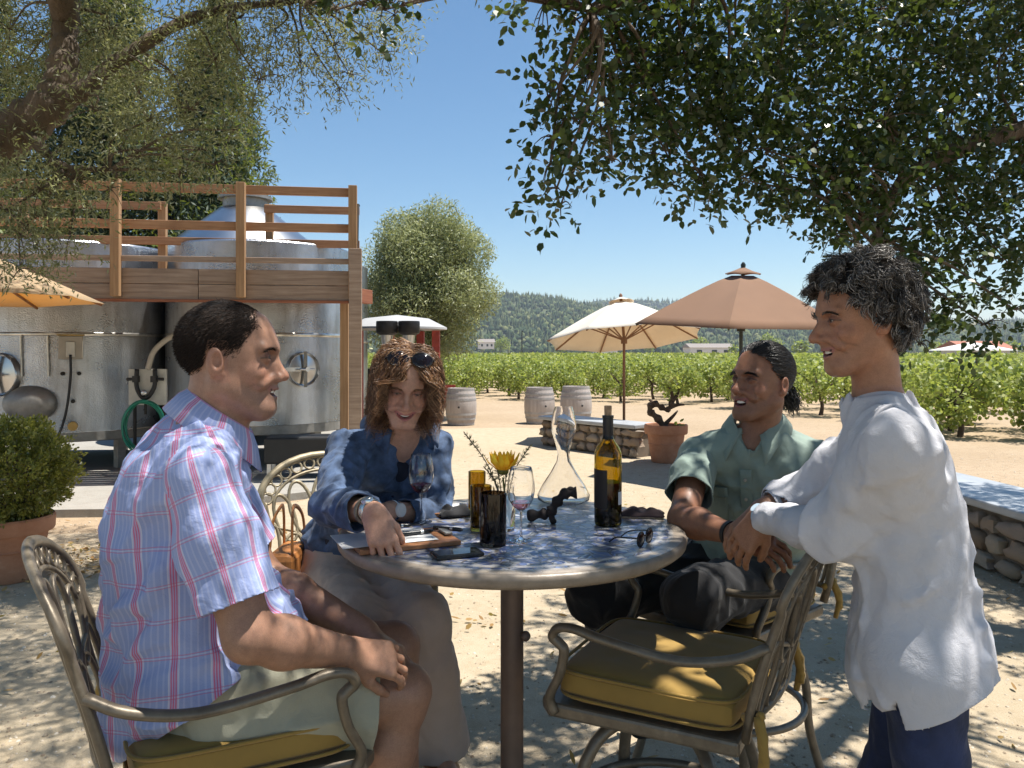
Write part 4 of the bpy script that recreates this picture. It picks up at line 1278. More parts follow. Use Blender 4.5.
# ---------------------------------------------------------------- barrels
def barrel(px, d, label, src=None, sc=1.0):
    if src is None:
        r = empty('barrel', (0, 0, 0), 0, label, 'barrel', 'oak barrels at the vineyard edge')
        prof = [(0, 0.02), (0.235, 0.02), (0.24, 0.0), (0.25, 0.0)]+[(0.25+0.055*math.sin(PI*i/12), 0.72*i/12) for i in range(13)]+[(0.24, 0.72), (0.235, 0.70), (0, 0.70)]
        b = MB(); b.lathe(prof, (0, 0, 0), 28); b.build('staves', M['barrel'], r, smooth=40)
        for z in (0.03, 0.13, 0.22, 0.50, 0.59, 0.69):
            q = 0.25+0.055*math.sin(PI*z/0.72); b = MB(); b.lathe([(q+0.001, z-0.02), (q+0.006, z-0.02), (q+0.006, z+0.02), (q+0.001, z+0.02)], (0, 0, 0), 28); b.build('hoop', M['hoop'], r, smooth=40)
        b = MB(); b.lathe([(0.0, 0), (0.02, 0), (0.018, 0.008), (0, 0.008)], (0.0, -0.305, 0.36), 12, M=Matrix.Rotation(R(90), 3, 'X')); b.build('bung', M['black_rubber'], r, smooth=40)
    else:
        r = copy_tree(src); r['label'] = label
    r.location = (px2x(px, d), d, 0); r.rotation_euler = (0, 0, rng.uniform(-0.4, 0.4)); r.scale = (sc, sc, sc)
    return r
b0 = barrel(461, 15.6, 'silvered oak barrel with a dark bung, leftmost of the three barrels')
barrel(539.5, 15.9, 'silvered oak barrel standing in the middle of the three barrels', b0)
barrel(576, 15.9, 'silvered oak barrel behind the end of the stone bench, rightmost of the three', b0, 1.03)

# ---------------------------------------------------------------- stone seat walls
def seat_wall(path, width, h, label, seed):
    r_ = np.random.default_rng(seed)
    pts = spline([(x, y, 0) for x, y in path], 10)
    root = empty('stone_bench', pts[0], 0, label, 'bench', 'curved stone seat walls')
    o0 = pts[0]
    def side(i):
        t = (pts[min(i+1, len(pts)-1)]-pts[max(i-1, 0)]).normalized(); return Vector((-t.y, t.x, 0))
    # cap slab
    def slab(w0, z0, z1, mat, name, ext=0.0):
        b = MB(); vs = []; n = len(pts)
        for i, p in enumerate(pts):
            s = side(i); t = Vector((s.y, -s.x, 0))
            e = -ext if i == 0 else ext if i == n-1 else 0
            for q, z in ((-w0, z0), (w0, z0), (w0, z1), (-w0, z1)): vs.append(p+s*q+t*e+Vector((0, 0, z))-o0)
        fs = [(i*4+k, i*4+(k+1) % 4, i*4+4+(k+1) % 4, i*4+4+k) for i in range(n-1) for k in range(4)]+[(3, 2, 1, 0), tuple((n-1)*4+k for k in range(4))]
        b.add(vs, fs); return b.build(name, mat, root, bevel=0.012 if name == 'cap' else 0)
    slab(width/2+0.03, h-0.055, h, M['sky_tinted_stone'], 'cap', 0.03)
    slab(width/2-0.045, 0, h-0.057, M['mortar'], 'core')
    # stones packed over both faces
    L = sum((pts[i+1]-pts[i]).length for i in range(len(pts)-1))
    def P_at(s):
        for i in range(len(pts)-1):
            l = (pts[i+1]-pts[i]).length
            if s <= l or i == len(pts)-2:
                return pts[i].lerp(pts[i+1], min(1, s/l)), side(i)
            s -= l
    for sd in (-1, 1):
        b = MB(); z = 0.01
        while z < h-0.09:
            rh = r_.uniform(0.05, 0.15); rh = min(rh, h-0.06-z); s = r_.uniform(-0.05, 0.02)
            while s < L:
                w = r_.uniform(0.06, 0.30)
                pc, sv = P_at(min(max(s+w/2, 0), L)); tv = Vector((sv.y, -sv.x, 0))
                c = pc+sv*sd*(width/2-0.035)+Vector((0, 0, z+rh/2))-o0
                # an uneven rounded stone: squashed ball pushed towards a box
                n0 = len(b.v); b.ell((0, 0, 0), (1, 1, 1), 8, 6)
                jit = Vector((r_.uniform(0, 9), r_.uniform(0, 9), 0))
                for k in range(n0, len(b.v)):
                    p = Vector(b.v[k]); m_ = max(abs(p.x), abs(p.y), abs(p.z)); p = p*(0.55+0.45/m_) if m_ > 0 else p
                    f = 1+0.16*math.sin(p.x*4+jit.x+p.z*2)+0.14*math.cos(p.z*5+jit.y+p.x)
                    p *= f
                    q = c+tv*(p.x*w*0.47)+sv*(p.y*0.055)+Vector((0, 0, p.z*rh*0.47))
                    q.z = max(0.001, min(q.z, h-0.058)); b.v[k] = tuple(q)
                s += w+0.006
            z += rh+0.006
        b.build('stone_face', M['stone'], root, smooth=60)
    return root
seat_wall([(0.62, 12.3), (1.05, 11.7), (1.45, 11.2), (1.80, 10.8)], 0.46, 0.45, 'stone seat wall with a pale cap, ending at the potted old vine', 5)
seat_wall([(2.95, 7.9), (3.22, 6.6), (3.34, 5.2), (3.38, 3.8), (3.30, 2.6)], 0.56, 0.46, 'stone seat wall with a sky tinted cap at the right, behind the standing woman', 6)

# ---------------------------------------------------------------- terracotta pots
def pot(name, x, y, r, h, label, cat='pot'):
    root = empty(name, (x, y, 0), 0, label, cat)
    b = MB(); b.lathe([(0, 0.008), (r*0.66, 0.008), (r*0.68, 0.02), (r*0.86, h*0.74), (r*0.87, h*0.745), (r*0.87, h*0.75), (r*0.97, h*0.755), (r, h*0.79), (r*1.01, h*0.97), (r*0.98, h), (r*0.88, h*0.99), (r*0.85, h*0.86)], (0, 0, 0), 44)
    b.build('pot', M['terracotta'], root, smooth=35)
    for z in (0.5,):
        rr = r*(0.68+0.18*z/0.74)+0.001; b = MB(); b.lathe([(rr, h*z-0.008), (rr+0.007, h*z), (rr, h*z+0.008)], (0, 0, 0), 44); b.build('band', M['terracotta'], root, smooth=60)
    b = MB(); b.lathe([(0, h*0.90), (r*0.84, h*0.88)], (0, 0, 0), 32); b.build('soil', M['soil'], root, smooth=60)
    return root
pr = pot('potted_vine', px2x(666, 10.3), 10.3, 0.275, 0.49, 'terracotta pot holding a gnarled old vine stump, at the end of the stone bench', 'potted plant')
b = MB(); pts = spline([(0, 0, 0.42), (-0.10, 0, 0.56), (-0.20, 0.02, 0.66), (-0.17, 0, 0.76), (-0.08, 0, 0.72), (0.02, 0, 0.68), (0.08, 0, 0.78)], 6)
b.tube(pts, [0.05-0.02*i/len(pts)+0.012*math.sin(i*1.3) for i in range(len(pts))], 9)
for a_, b2 in (((0.0, 0, 0.50), (0.16, 0.05, 0.66)), ((0.02, 0, 0.69), (0.24, 0, 0.74)), ((0.08, 0, 0.78), (0.03, 0, 0.98)), ((0.08, 0, 0.78), (0.17, 0, 0.92)), ((-0.18, 0, 0.72), (-0.22, 0, 0.80))):
    b.tube(spline([a_, ((a_[0]+b2[0])/2+0.02, 0.01, (a_[2]+b2[2])/2+0.02), b2], 5), [0.03-0.002*i for i in range(11)], 7)
b.build('trunk', M['vine_bark'], pr, smooth=180)
P, N, D_ = blob_leaves([((0.10, 0, 0.93), 0.12), ((0.20, 0.02, 0.86), 0.08), ((0.02, 0, 1.02), 0.09), ((0.18, 0, 0.50), 0.07), ((-0.05, 0, 0.50), 0.05), ((0.1, 0.05, 1.08), 0.07)], 1600, 0, 0)
leaf_mesh('leaves', P, N, D_, rng.uniform(0.05, 0.08, len(P)), 0.05, M['vine_leaf'], pr)

bp = pot('potted_boxwood', px2x(8, 5.0), 5.0, 0.26, 0.40, 'terracotta pot with a round clipped boxwood bush at the left edge', 'potted plant')
P, N, D_ = [], [], []
n = 22000; d = rnd_dirs(n); rad = 0.355*(0.72+0.30*rng.uniform(0, 1, n)**0.5)*(1+0.13*vnoise(d*3.1, 4)+0.22*vnoise(d*8, 5))
P = A(0, 0, 0.67)+d*rad[:, None]*A(1, 1, 0.88); P = P[P[:, 2] > 0.36]; n = len(P); dn_ = (P-A(0, 0, 0.67)); dn_ /= np.linalg.norm(dn_, axis=1)[:, None]
leaf_mesh('leaves', P, dn_+rng.normal(size=(n, 3))*0.7, dn_*0.9+rng.normal(size=(n, 3))*0.6+A(0, 0, 0.3), rng.uniform(0.018, 0.030, n), rng.uniform(0.010, 0.016, n), M['box_leaf'], bp, fold=0.3)
b = MB()
for k in range(40):
    dd_ = Vector(rnd_dirs(1)[0]); dd_.z = abs(dd_.z)*0.8; twigs_mesh(b, (0, 0, 0.36), [Vector((0, 0, 0.68))+dd_*0.3], 0.009, sag=0.02)
b.build('stems', M['bark'], bp, smooth=180)

# white marquee beyond the vines on the right
mt = empty('tent', (px2x(972, 62), 62, 0), R(10), 'white peaked tent beyond the vines at the right', 'tent')
b = MB(); w2, d2 = 2.3, 2.0
b.add([(-w2, -d2, 1.55), (w2, -d2, 1.55), (w2, d2, 1.55), (-w2, d2, 1.55), (-0.4, 0, 2.15), (0.4, 0, 2.15)], [(0, 1, 5, 4), (2, 3, 4, 5), (3, 0, 4), (1, 2, 5)])
b.build('roof', M['white_canvas'], mt)
for x in (-w2, w2):
    for y in (-d2, d2): b = MB(); b.tube([(x*0.97, y*0.97, 0), (x*0.97, y*0.97, 1.56)], 0.04, 8); b.build('pole', M['steel'], mt)
# ---------------------------------------------------------------- cafe chairs
def torus_pts(fn, n=20): return [fn(2*PI*k/n) for k in range(n)]
def make_chair(label, metal, cush=True):
    """counter height swivel chair; +x is the way it faces, the seat centre is the origin"""
    root = empty('swivel_chair', (0, 0, 0), 0, label, 'chair', 'cast metal swivel chairs around the table')
    hw = 0.235
    def back(y, z):            # point on the leaning back; y across, z height above ground
        t = (z-0.60)/0.45; lean = 0.11*t+0.02*t*t
        bow = -0.035*(1-(y/hw)**2)
        return Vector((-0.235-lean+bow, y, z))
    ztop = 1.035
    # frame of the back: a round headed arch
    pts = [back(-hw*0.92, 0.585)]+[back(-hw*(0.95+0.05*math.sin(i/6*PI)), 0.60+i*0.045) for i in range(1, 7)]
    for k in range(0, 19):
        a = PI-PI*k/18; pts.append(back(math.cos(a)*hw, 0.885+math.sin(a)*(ztop-0.885)))
    pts += [back(hw*(0.95+0.05*math.sin(i/6*PI)), 0.60+i*0.045) for i in range(6, 0, -1)]+[back(hw*0.92, 0.585)]
    b = MB(); b.tube(pts, 0.0135, 8, flat=0.75); b.build('back_frame', metal, root, smooth=180)
    # lattice
    b = MB()
    inner = [back(math.cos(PI-PI*k/18)*(hw-0.050), 0.865+math.sin(PI-PI*k/18)*(ztop-0.865-0.055)) for k in range(19)]
    b.tube(inner, 0.006, 6)
    for k in range(13):        # little rings between the two arches
        a = PI-PI*(k+0.5)/13; cy, cz = math.cos(a)*(hw-0.026), 0.877+math.sin(a)*(ztop-0.877-0.028)
        b.tube([back(cy+0.019*math.cos(q), cz+0.019*math.sin(q)) for q in np.linspace(0, 2*PI, 15)[:-1]], 0.0042, 6, closed=True)
    def oval(cy, cz, ry, rz, rot=0.0, r=0.0065, n=22):
        f = []
        for q in np.linspace(0, 2*PI, n+1)[:-1]:
            u, w = ry*math.cos(q), rz*math.sin(q)
            f.append(back(cy+u*math.cos(rot)-w*math.sin(rot), cz+u*math.sin(rot)+w*math.cos(rot)))
        b.tube(f, r, 6, closed=True)
    oval(0, 0.855, 0.045, 0.105); oval(0, 0.855, 0.022, 0.06, r=0.005)
    for s in (-1, 1):
        oval(s*0.085, 0.85, 0.042, 0.095, s*-0.22); oval(s*0.145, 0.82, 0.034, 0.085, s*-0.30)
        oval(s*0.05, 0.715, 0.040, 0.065, s*0.4); oval(s*0.125, 0.70, 0.038, 0.065, s*0.2); oval(s*0.19, 0.72, 0.022, 0.085, 0)
        b.tube(spline([back(s*0.02, 0.64), back(s*0.10, 0.76), back(s*0.19, 0.80), back(s*0.215, 0.88)], 6), 0.006, 6)
    b.tube([back(y, 0.635) for y in np.linspace(-hw*0.95, hw*0.95, 9)], 0.010, 8)
    b.build('back_lattice', metal, root, smooth=180)
    # seat frame
    b = MB()
    fr = [(-0.225, -0.225), (0.225, -0.235), (0.255, -0.20), (0.26, 0), (0.255, 0.20), (0.225, 0.235), (-0.225, 0.225)]
    vs = []
    for z in (0.545, 0.580): vs += [(x, y, z) for x, y in fr]
    n = len(fr); b.add(vs, [tuple(range(n-1, -1, -1)), tuple(range(n, 2*n))]+[(i, (i+1) % n, n+(i+1) % n, n+i) for i in range(n)])
    b.build('seat_frame', metal, root, bevel=0.008)
    # arms: from the back forwards, a scroll at the front, then down to the seat
    for s in (-1, 1):
        p0 = back(s*hw, 0.80)
        pts = spline([p0, p0+Vector((0.07, s*0.025, -0.03)), Vector((-0.10, s*0.275, 0.752)), Vector((0.06, s*0.285, 0.772)), Vector((0.135, s*0.283, 0.785)), Vector((0.178, s*0.278, 0.778)), Vector((0.195, s*0.272, 0.755)), Vector((0.180, s*0.265, 0.738)), Vector((0.170, s*0.262, 0.72)), Vector((0.185, s*0.255, 0.66)), Vector((0.215, s*0.245, 0.60)), Vector((0.205, s*0.238, 0.56))], 5)
        b = MB(); b.tube(pts, 0.0135, 8, flat=0.8); b.build('arm', metal, root, smooth=180)
    # cushion
    if cush:
        P = [Ell((0, 0, 0.62), (0.1, 0.1, 0.05))]
        b = MB(); N = 14; hwc = 0.222
        for side_ in (1, -1):
            for j in range(N+1):
                for i in range(N+1):
                    u = -1+2*i/N; w = -1+2*j/N
                    cu = math.copysign(abs(u)**0.85, u); cw = math.copysign(abs(w)**0.85, w)
                    e = max(abs(u), abs(w)); th = 0.040*(1-0.30*e**6)+0.006*(1-e**2)-(0.010 if (i, j) in ((4, 4), (10, 4), (4, 10), (10, 10)) else 0)
                    rc = 1-0.06*(abs(u)*abs(w))**3
                    b.v.append((cu*hwc*rc, cw*hwc*rc, 0.626+side_*th))
        K = (N+1)**2
        for t, o in ((0, 0), (1, K)):
            for j in range(N):
                for i in range(N):
                    a = o+j*(N+1)+i; f = (a, a+1, a+N+2, a+N+1); b.f.append(f if t == 0 else f[::-1]); b.m.append(0)
        edge = [i for i in range(N+1)]+[(j*(N+1)+N) for j in range(1, N+1)]+[N*(N+1)+i for i in range(N-1, -1, -1)]+[j*(N+1) for j in range(N-1, 0, -1)]
        for a, c_ in zip(edge, edge[1:]+edge[:1]): b.f.append((a, a+K, c_+K, c_)); b.m.append(0)
        cu_ = b.build('cushion', M['cushion'], root, smooth=50)
        m = cu_.modifiers.new('s', 'SUBSURF'); m.levels = 1; m.render_levels = 1
        for zz in (0.655, 0.597):
            ring = [(math.copysign(abs(math.cos(q))**0.30, math.cos(q))*hwc*1.0, math.copysign(abs(math.sin(q))**0.30, math.sin(q))*hwc*1.0, zz) for q in np.linspace(0, 2*PI, 57)[:-1]]
            b = MB(); b.tube(ring, 0.0042, 6, closed=True); b.build('piping', M['cushion'], root, smooth=180)
        for s in (-1, 1):
            b = MB(); q = back(s*hw*0.94, 0.65)
            for dz, dx in ((0.0, 0.0), (0.02, 0.012)):
                b.tube(spline([q+Vector((-0.015, s*0.012, 0.0)), q+Vector((-0.03, s*0.03, -0.05-dz)), q+Vector((-0.02-dx, s*0.02, -0.12+dz))], 4), [0.011, 0.012, 0.010, 0.012, 0.009, 0.012, 0.010, 0.009, 0.008], 6)
            b.tube([q+Vector((0.02, 0, -0.015)), q+Vector((-0.022, s*0.004, 0.0)), q+Vector((-0.02, s*0.02, 0.005))], 0.010, 6)
            b.build('cushion_tie', M['cushion'], root, smooth=180)
    # swivel and legs
    b = MB(); b.lathe([(0.04, 0.47), (0.05, 0.475), (0.05, 0.50), (0.11, 0.525), (0.12, 0.543)], (0, 0, 0), 28); b.build('swivel', metal, root, smooth=40)
    for s in (-1, 1):
        for t in (-1, 1):
            d = Vector((t*0.707, s*0.707, 0))
            pts = spline([d*0.04+Vector((0, 0, 0.49)), d*0.12+Vector((0, 0, 0.505)), d*0.20+Vector((0, 0, 0.46)), d*0.255+Vector((0, 0, 0.33)), d*0.27+Vector((0, 0, 0.17)), d*0.31+Vector((0, 0, 0.018))], 5)
            b = MB(); b.tube(pts, [0.018]*len(pts), 8, flat=0.8); b.ell(pts[-1], (0.024, 0.024, 0.012), 10, 6)
            b.build('leg', metal, root, smooth=180)
    b = MB(); b.tube([(0.245*math.cos(q), 0.245*math.sin(q), 0.26) for q in np.linspace(0, 2*PI, 49)[:-1]], 0.012, 8, closed=True); b.build('foot_ring', metal, root, smooth=180)
    return root
chair = make_chair('empty bronze metal swivel chair with a mustard cushion, beneath the standing woman', M['bronze'])
def put(o, x, y, fx, fy, label, first=False):
    r = o if first else copy_tree(o)
    r.location = (x, y, 0.0); r.rotation_euler = (0, 0, math.atan2(fy, fx)); r['label'] = label
    return r
put(chair, 0.395, 2.02, -0.88, 0.47, 'empty bronze metal swivel chair with a mustard cushion, beneath the standing woman', True)
put(chair, -0.61, 1.77, 0.90, 0.44, 'bronze metal swivel chair the man in the plaid shirt sits on')
put(chair, 0.72, 2.68, -0.75, -0.66, 'bronze metal swivel chair the man in the grey green shirt sits on')
wc = put(chair, -0.56, 2.66, 0.40, -0.92, 'sunlit toned metal swivel chair the woman in denim sits on')
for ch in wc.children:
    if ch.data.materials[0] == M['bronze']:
        ch.data = ch.data.copy(); ch.data.materials[0] = M['sunlit_bronze']
tbag = empty('handbag', (0, 0, 0), 0, 'tan leather handbag hanging from the chair of the woman in denim', 'bag')
c = at(288, 560, 2.52); tbag.location = c
b = MB(); b.box((0, 0, -0.06), (0.10, 0.24, 0.2), rz=0, taper=0.85); b.build('body', M['tan_leather'], tbag, bevel=0.02)
for s in (-1, 1):
    b = MB(); b.tube(spline([(s*0.035, -0.08, 0.03), (s*0.03, -0.06, 0.13), (s*0.02, 0.0, 0.17), (s*0.03, 0.06, 0.13), (s*0.035, 0.08, 0.03)], 6), 0.008, 7, flat=0.5); b.build('strap', M['tan_leather'], tbag, smooth=180)

# ---------------------------------------------------------------- table
TZ = 0.946; TC = Vector((0, 2.16, 0))
tb = empty('table', TC, 0, 'round bar height table with a blue and white mosaic top and brown post', 'table')
b = MB(); b.lathe([(0, TZ), (0.444, TZ), (0.452, TZ-0.001)], (0, 0, 0), 128); b.build('mosaic_top', M['mosaic'], tb, smooth=40)
b = MB(); b.lathe([(0.452, TZ-0.0012), (0.460, TZ-0.004), (0.463, TZ-0.012), (0.460, TZ-0.026), (0.448, TZ-0.036), (0.30, TZ-0.036), (0.0, TZ-0.030)], (0, 0, 0), 128); b.build('rim', M['table_rim'], tb, smooth=60)
b = MB(); b.tube([(0, 0, 0.06), (0, 0, 0.90)], 0.031, 20); b.build('post', M['table_post'], tb, smooth=60)
b = MB(); b.lathe([(0.033, 0.80), (0.20, 0.885), (0.20, 0.905), (0.0, 0.905)], (0, 0, 0), 32); b.build('mounting_plate', M['table_post'], tb, smooth=40)
for k in range(4):
    a = R(45+90*k); b = MB(); b.tube(spline([(0.02*math.cos(a), 0.02*math.sin(a), 0.12), (0.15*math.cos(a), 0.15*math.sin(a), 0.10), (0.30*math.cos(a), 0.30*math.sin(a), 0.03)], 5), 0.02, 8); b.ell((0.30*math.cos(a), 0.30*math.sin(a), 0.025), (0.03, 0.03, 0.016), 10, 6); b.build('foot', M['table_post'], tb, smooth=180)
b = MB(); b.ell((0.036, -0.02, 0.66), (0.014, 0.014, 0.014), 10, 8); b.build('bolt', M['table_post'], tb, smooth=180)

def on_table(px, py):
    """a point of the table top seen at that pixel of the photograph"""
    h = EYE-TZ; d = h*FOC/(py-HOR); return Vector(((px-512)/FOC*d, d, TZ))
Tz = Vector((0, 0, TZ))

# wine bottle
p = on_table(608, 525)
bt = empty('wine_bottle', p, 0, 'half full green glass wine bottle with a cork pushed in its neck', 'bottle')
prof = [(0.0, 0.018), (0.020, 0.010), (0.034, 0.001), (0.0365, 0.004), (0.0375, 0.012), (0.0375, 0.185), (0.0365, 0.200), (0.030, 0.215), (0.020, 0.228), (0.0150, 0.240), (0.0140, 0.250), (0.0138, 0.292), (0.0155, 0.294), (0.0155, 0.300), (0.0105, 0.3005)]
inn = [(0.0098, 0.2995), (0.0098, 0.245), (0.0175, 0.2265), (0.0270, 0.213), (0.0335, 0.199), (0.0345, 0.185), (0.0345, 0.014), (0.030, 0.006), (0.018, 0.014), (0.0, 0.021)]
b = MB(); b.lathe(prof+inn, (0, 0, 0), 48); b.build('glass', M['bottle_glass'], bt, smooth=60)
b = MB(); b.lathe([(0, 0.0225), (0.018, 0.0155), (0.030, 0.0075), (0.0340, 0.015), (0.0340, 0.118), (0, 0.118)], (0, 0, 0), 40); b.build('wine', M['bottle_wine'], bt, smooth=60)
b = MB(); b.lathe([(0.0141, 0.236), (0.0146, 0.238), (0.0145, 0.2925), (0.0158, 0.2935), (0.0158, 0.3004), (0.0110, 0.3008)], (0, 0, 0), 36); b.build('capsule', M['black_foil'], bt, smooth=50)
b = MB(); b.lathe([(0, 0.282), (0.0092, 0.282), (0.0100, 0.302), (0.0105, 0.325), (0.0095, 0.327), (0, 0.327)], (0, 0, 0), 24); b.build('cork', M['cork'], bt, smooth=50)
b = MB(); n = 24; vs = []; fs = []
for z in (0.05, 0.155):
    for k in range(n+1): a = R(150)+R(110)*k/n; vs.append((0.0380*math.cos(a), 0.0380*math.sin(a), z))
fs = [(k, k+1, n+2+k, n+1+k) for k in range(n)]
b.add(vs, fs); b.build('label', M['black_label'], bt, smooth=60)
b = MB(); vs = []
for z in (0.06, 0.095):
    for k in range(9): a = R(-50)+R(30)*k/8; vs.append((0.0380*math.cos(a), 0.0380*math.sin(a), z))
b.add(vs, [(k, k+1, 10+k, 9+k) for k in range(8)]); b.build('back_label', M['white_label'], bt, smooth=60)

# wine glasses
def wine_glass(p, s, wine, lvl, label):
    r = empty('wine_glass', p, 0, label, 'glass')
    bowl_o = [(0.004, 0.088), (0.012, 0.092), (0.026, 0.104), (0.036, 0.122), (0.0405, 0.145), (0.0395, 0.170), (0.0355, 0.195), (0.0310, 0.215)]
    th = 0.0011
    prof = [(0.0, 0.001), (0.034, 0.001), (0.0350, 0.002), (0.020, 0.004), (0.006, 0.009), (0.0036, 0.018), (0.0034, 0.060), (0.0040, 0.080)]+bowl_o[0:]
    inn = [(x-th, z+(th*2 if i == 0 else th*0.6)) for i, (x, z) in reversed(list(enumerate(bowl_o)))]
    prof = [(x*s, z*s) for x, z in prof+[(0.0305, 0.2155)]+inn+[(0, 0.0905)]]
    b = MB(); b.lathe(prof, (0, 0, 0), 48); b.build('glass', M['glass'], r, smooth=60)
    zs = [z for x, z in bowl_o]; xs2 = [x for x, z in bowl_o]
    lv = 0.092+lvl
    wp = [(0, 0.0935)]+[(np.interp(z, zs, xs2)-th*1.5, z) for z in np.linspace(0.0955, lv, 9)]+[(0, lv)]
    b = MB(); b.lathe([(x*s, z*s) for x, z in wp], (0, 0, 0), 40); b.build('wine', wine, r, smooth=40)
    return r
wine_glass(on_table(421, 522), 0.88, M['red_wine'], 0.028, 'wine glass with red wine in front of the woman in denim')
wine_glass(on_table(521, 541), 0.86, M['rose_wine'], 0.022, 'wine glass with a little pale red wine, right of the brown tumblers')
# decanter: an hourglass of thin glass
p = on_table(562, 498); p = Vector((p.x, min(p.y, TC.y+0.36), TZ))
dc = empty('decanter', p, 0, 'tall clear glass decanter with a flared neck, left of the bottle', 'decanter')
do = [(0.0, 0.002), (0.070, 0.002), (0.088, 0.012), (0.090, 0.028), (0.074, 0.060), (0.045, 0.105), (0.024, 0.145), (0.020, 0.170), (0.026, 0.20), (0.040, 0.245), (0.043, 0.275), (0.036, 0.315), (0.030, 0.335)]
di = [(max(0, x-0.0016), z+(0.002 if z < 0.05 else 0)) for x, z in reversed(do)]
b = MB(); b.lathe(do+di, (0, 0, 0), 56); b.build('glass', M['glass'], dc, smooth=60); dc.scale = (0.92, 0.92, 0.90)
# tumblers
def tumbler(px, py, r, h, mat, label):
    q = empty('tumbler', on_table(px, py), 0, label, 'glass', 'coloured glass tumblers')
    b = MB(); b.lathe([(0, 0.001), (r*0.97, 0.001), (r, 0.006), (r, h), (r-0.0015, h+0.001), (r-0.003, h), (r-0.003, 0.010), (0, 0.010)], (0, 0, 0), 40); b.build('glass', mat, q, smooth=40)
tumbler(477, 511, 0.026, 0.118, M['amber_glass'], 'tall amber yellow glass tumbler, rearmost of the three coloured ones')
tumbler(481, 530, 0.029, 0.118, M['olive_glass'], 'olive brown glass tumbler between the amber and the dark one')
tumbler(493, 545, 0.033, 0.128, M['dark_glass'], 'dark brown glass tumbler, frontmost of the three coloured ones')

# jar with a yellow flower and rosemary
p = on_table(503, 530)
fv = empty('flower_vase', p, 0, 'small glass jar with a yellow flower and rosemary sprigs', 'vase')
b = MB(); b.lathe([(0, 0.001), (0.030, 0.001), (0.033, 0.008), (0.033, 0.085), (0.026, 0.10), (0.028, 0.115), (0.0265, 0.115), (0.0245, 0.10), (0.031, 0.084), (0.031, 0.009), (0, 0.006)], (0, 0, 0), 36); b.build('jar', M['glass'], fv, smooth=50)
b = MB(); b.tube(spline([(0, 0, 0.012), (0.005, 0, 0.08), (0.0, 0.0, 0.14)], 5), 0.003, 6); b.build('stem', M['box_leaf'], fv, smooth=180)
fl = MB(); fc = Vector((0.0, 0.0, 0.158))
vs = []; 
petals = []
for ring, (n, rr, lift, L) in enumerate(((15, 0.012, 0.75, 0.046), (15, 0.010, 1.05, 0.040), (11, 0.006, 1.35, 0.030))):
    for k in range(n):
        a = 2*PI*k/n+ring*0.2+rng.uniform(-.1, .1); o = Vector((math.cos(a), math.sin(a), 0)); s = Vector((-o.y, o.x, 0))
        base = fc+o*rr; L2 = L*1.3*rng.uniform(0.9, 1.1); up = lift+rng.uniform(-.1, .1)
        p1 = base+(o*math.cos(up)+Vector((0, 0, math.sin(up))))*L2*0.55; p2 = p1+(o*math.cos(up+0.35)+Vector((0, 0, math.sin(up+0.35))))*L2*0.45
        w_ = 0.0095
        fl.add([base-s*w_*0.4, base+s*w_*0.4, p1+s*w_, p1-s*w_, p2+s*w_*0.15, p2-s*w_*0.15], [(0, 1, 2, 3), (3, 2, 4, 5)])
fl.build('flower', M['petal'], fv, smooth=180)
b = MB(); b.ell(fc+Vector((0, 0, 0.0)), (0.016, 0.016, 0.012), 16, 8); b.build('calyx', M['box_leaf'], fv, smooth=180)
for tip, nl in (((-0.105, 0.0, 0.262), 120), ((-0.03, 0.02, 0.20), 70), ((0.075, 0.0, 0.228), 80), ((-0.05, -0.01, 0.17), 70), ((0.02, 0.02, 0.19), 60)):
    a_ = Vector((0, 0, 0.06)); t_ = Vector(tip); sp = spline([a_, (a_+t_)/2+Vector((-tip[0]*0.12, 0, 0.01)), t_], 8)
    b = MB(); b.tube(sp, 0.0014, 5); st_ = b.build('rosemary_sprig', M['bark'], fv, smooth=180)
    ts = rng.uniform(0.3, 1, nl); pos = np.array([np.array(sp[int(t*(len(sp)-1))]) for t in ts])
    ax_ = nrm(np.array(t_-a_)); dr = rnd_dirs(nl)+ax_*0.9
    leaf_mesh('needles', pos, rnd_dirs(nl), dr, rng.uniform(0.010, 0.018, nl), 0.0022, M['rosemary'], st_, nseg=4)

# clipboards, papers, pens, phone
def rect_on_table(px, py, rz, w, l, t, mat, parent=None, name='board', z=0.0, bevel=0.002):
    c = on_table(px, py); m = MB(); m.box((0, 0, 0), (w, l, t))
    o = m.build(name, mat, parent, bevel=bevel); o.location = (c.x, c.y, TZ+z+t/2+0.0006); o.rotation_euler = (0, 0, rz); return o
def clipboard(px, py, rz, label, w=0.155, l=0.23, shift=(0, 0)):
    c = on_table(px, py); r = empty('clipboard', (c.x, c.y, TZ+0.001), rz, label, 'clipboard', 'wooden clipboards with tasting sheets')
    b = MB(); b.box((0, 0, 0.006), (w, l, 0.012)); b.build('board', M['clip_wood'], r, bevel=0.002)
    b = MB()
    b.add([(-w/2+0.008+shift[0], -l/2+shift[1], 0.0135), (w/2-0.012+shift[0], -l/2+shift[1], 0.0135), (w/2-0.012+shift[0], l/2-0.015+shift[1], 0.0135), (-w/2+0.008+shift[0], l/2-0.015+shift[1], 0.0135)], [(0, 1, 2, 3)])
    pa = b.build('paper', M['white_label'], r); m = pa.modifiers.new('t', 'SOLIDIFY'); m.thickness = 0.0008; m.offset = 1
    b = MB(); b.box((0, l/2-0.012, 0.018), (0.06, 0.02, 0.006)); b.build('clip', M['dull_steel'], r, bevel=0.002)
    return r
clipboard(402, 543, R(-66), 'wooden clipboard with a white sheet under the hand of the woman in denim', w=0.17, l=0.25, shift=(-0.012, -0.035))
clipboard(431, 513, R(-86), 'wooden clipboard with a white sheet behind the red wine glass', w=0.14, l=0.21)
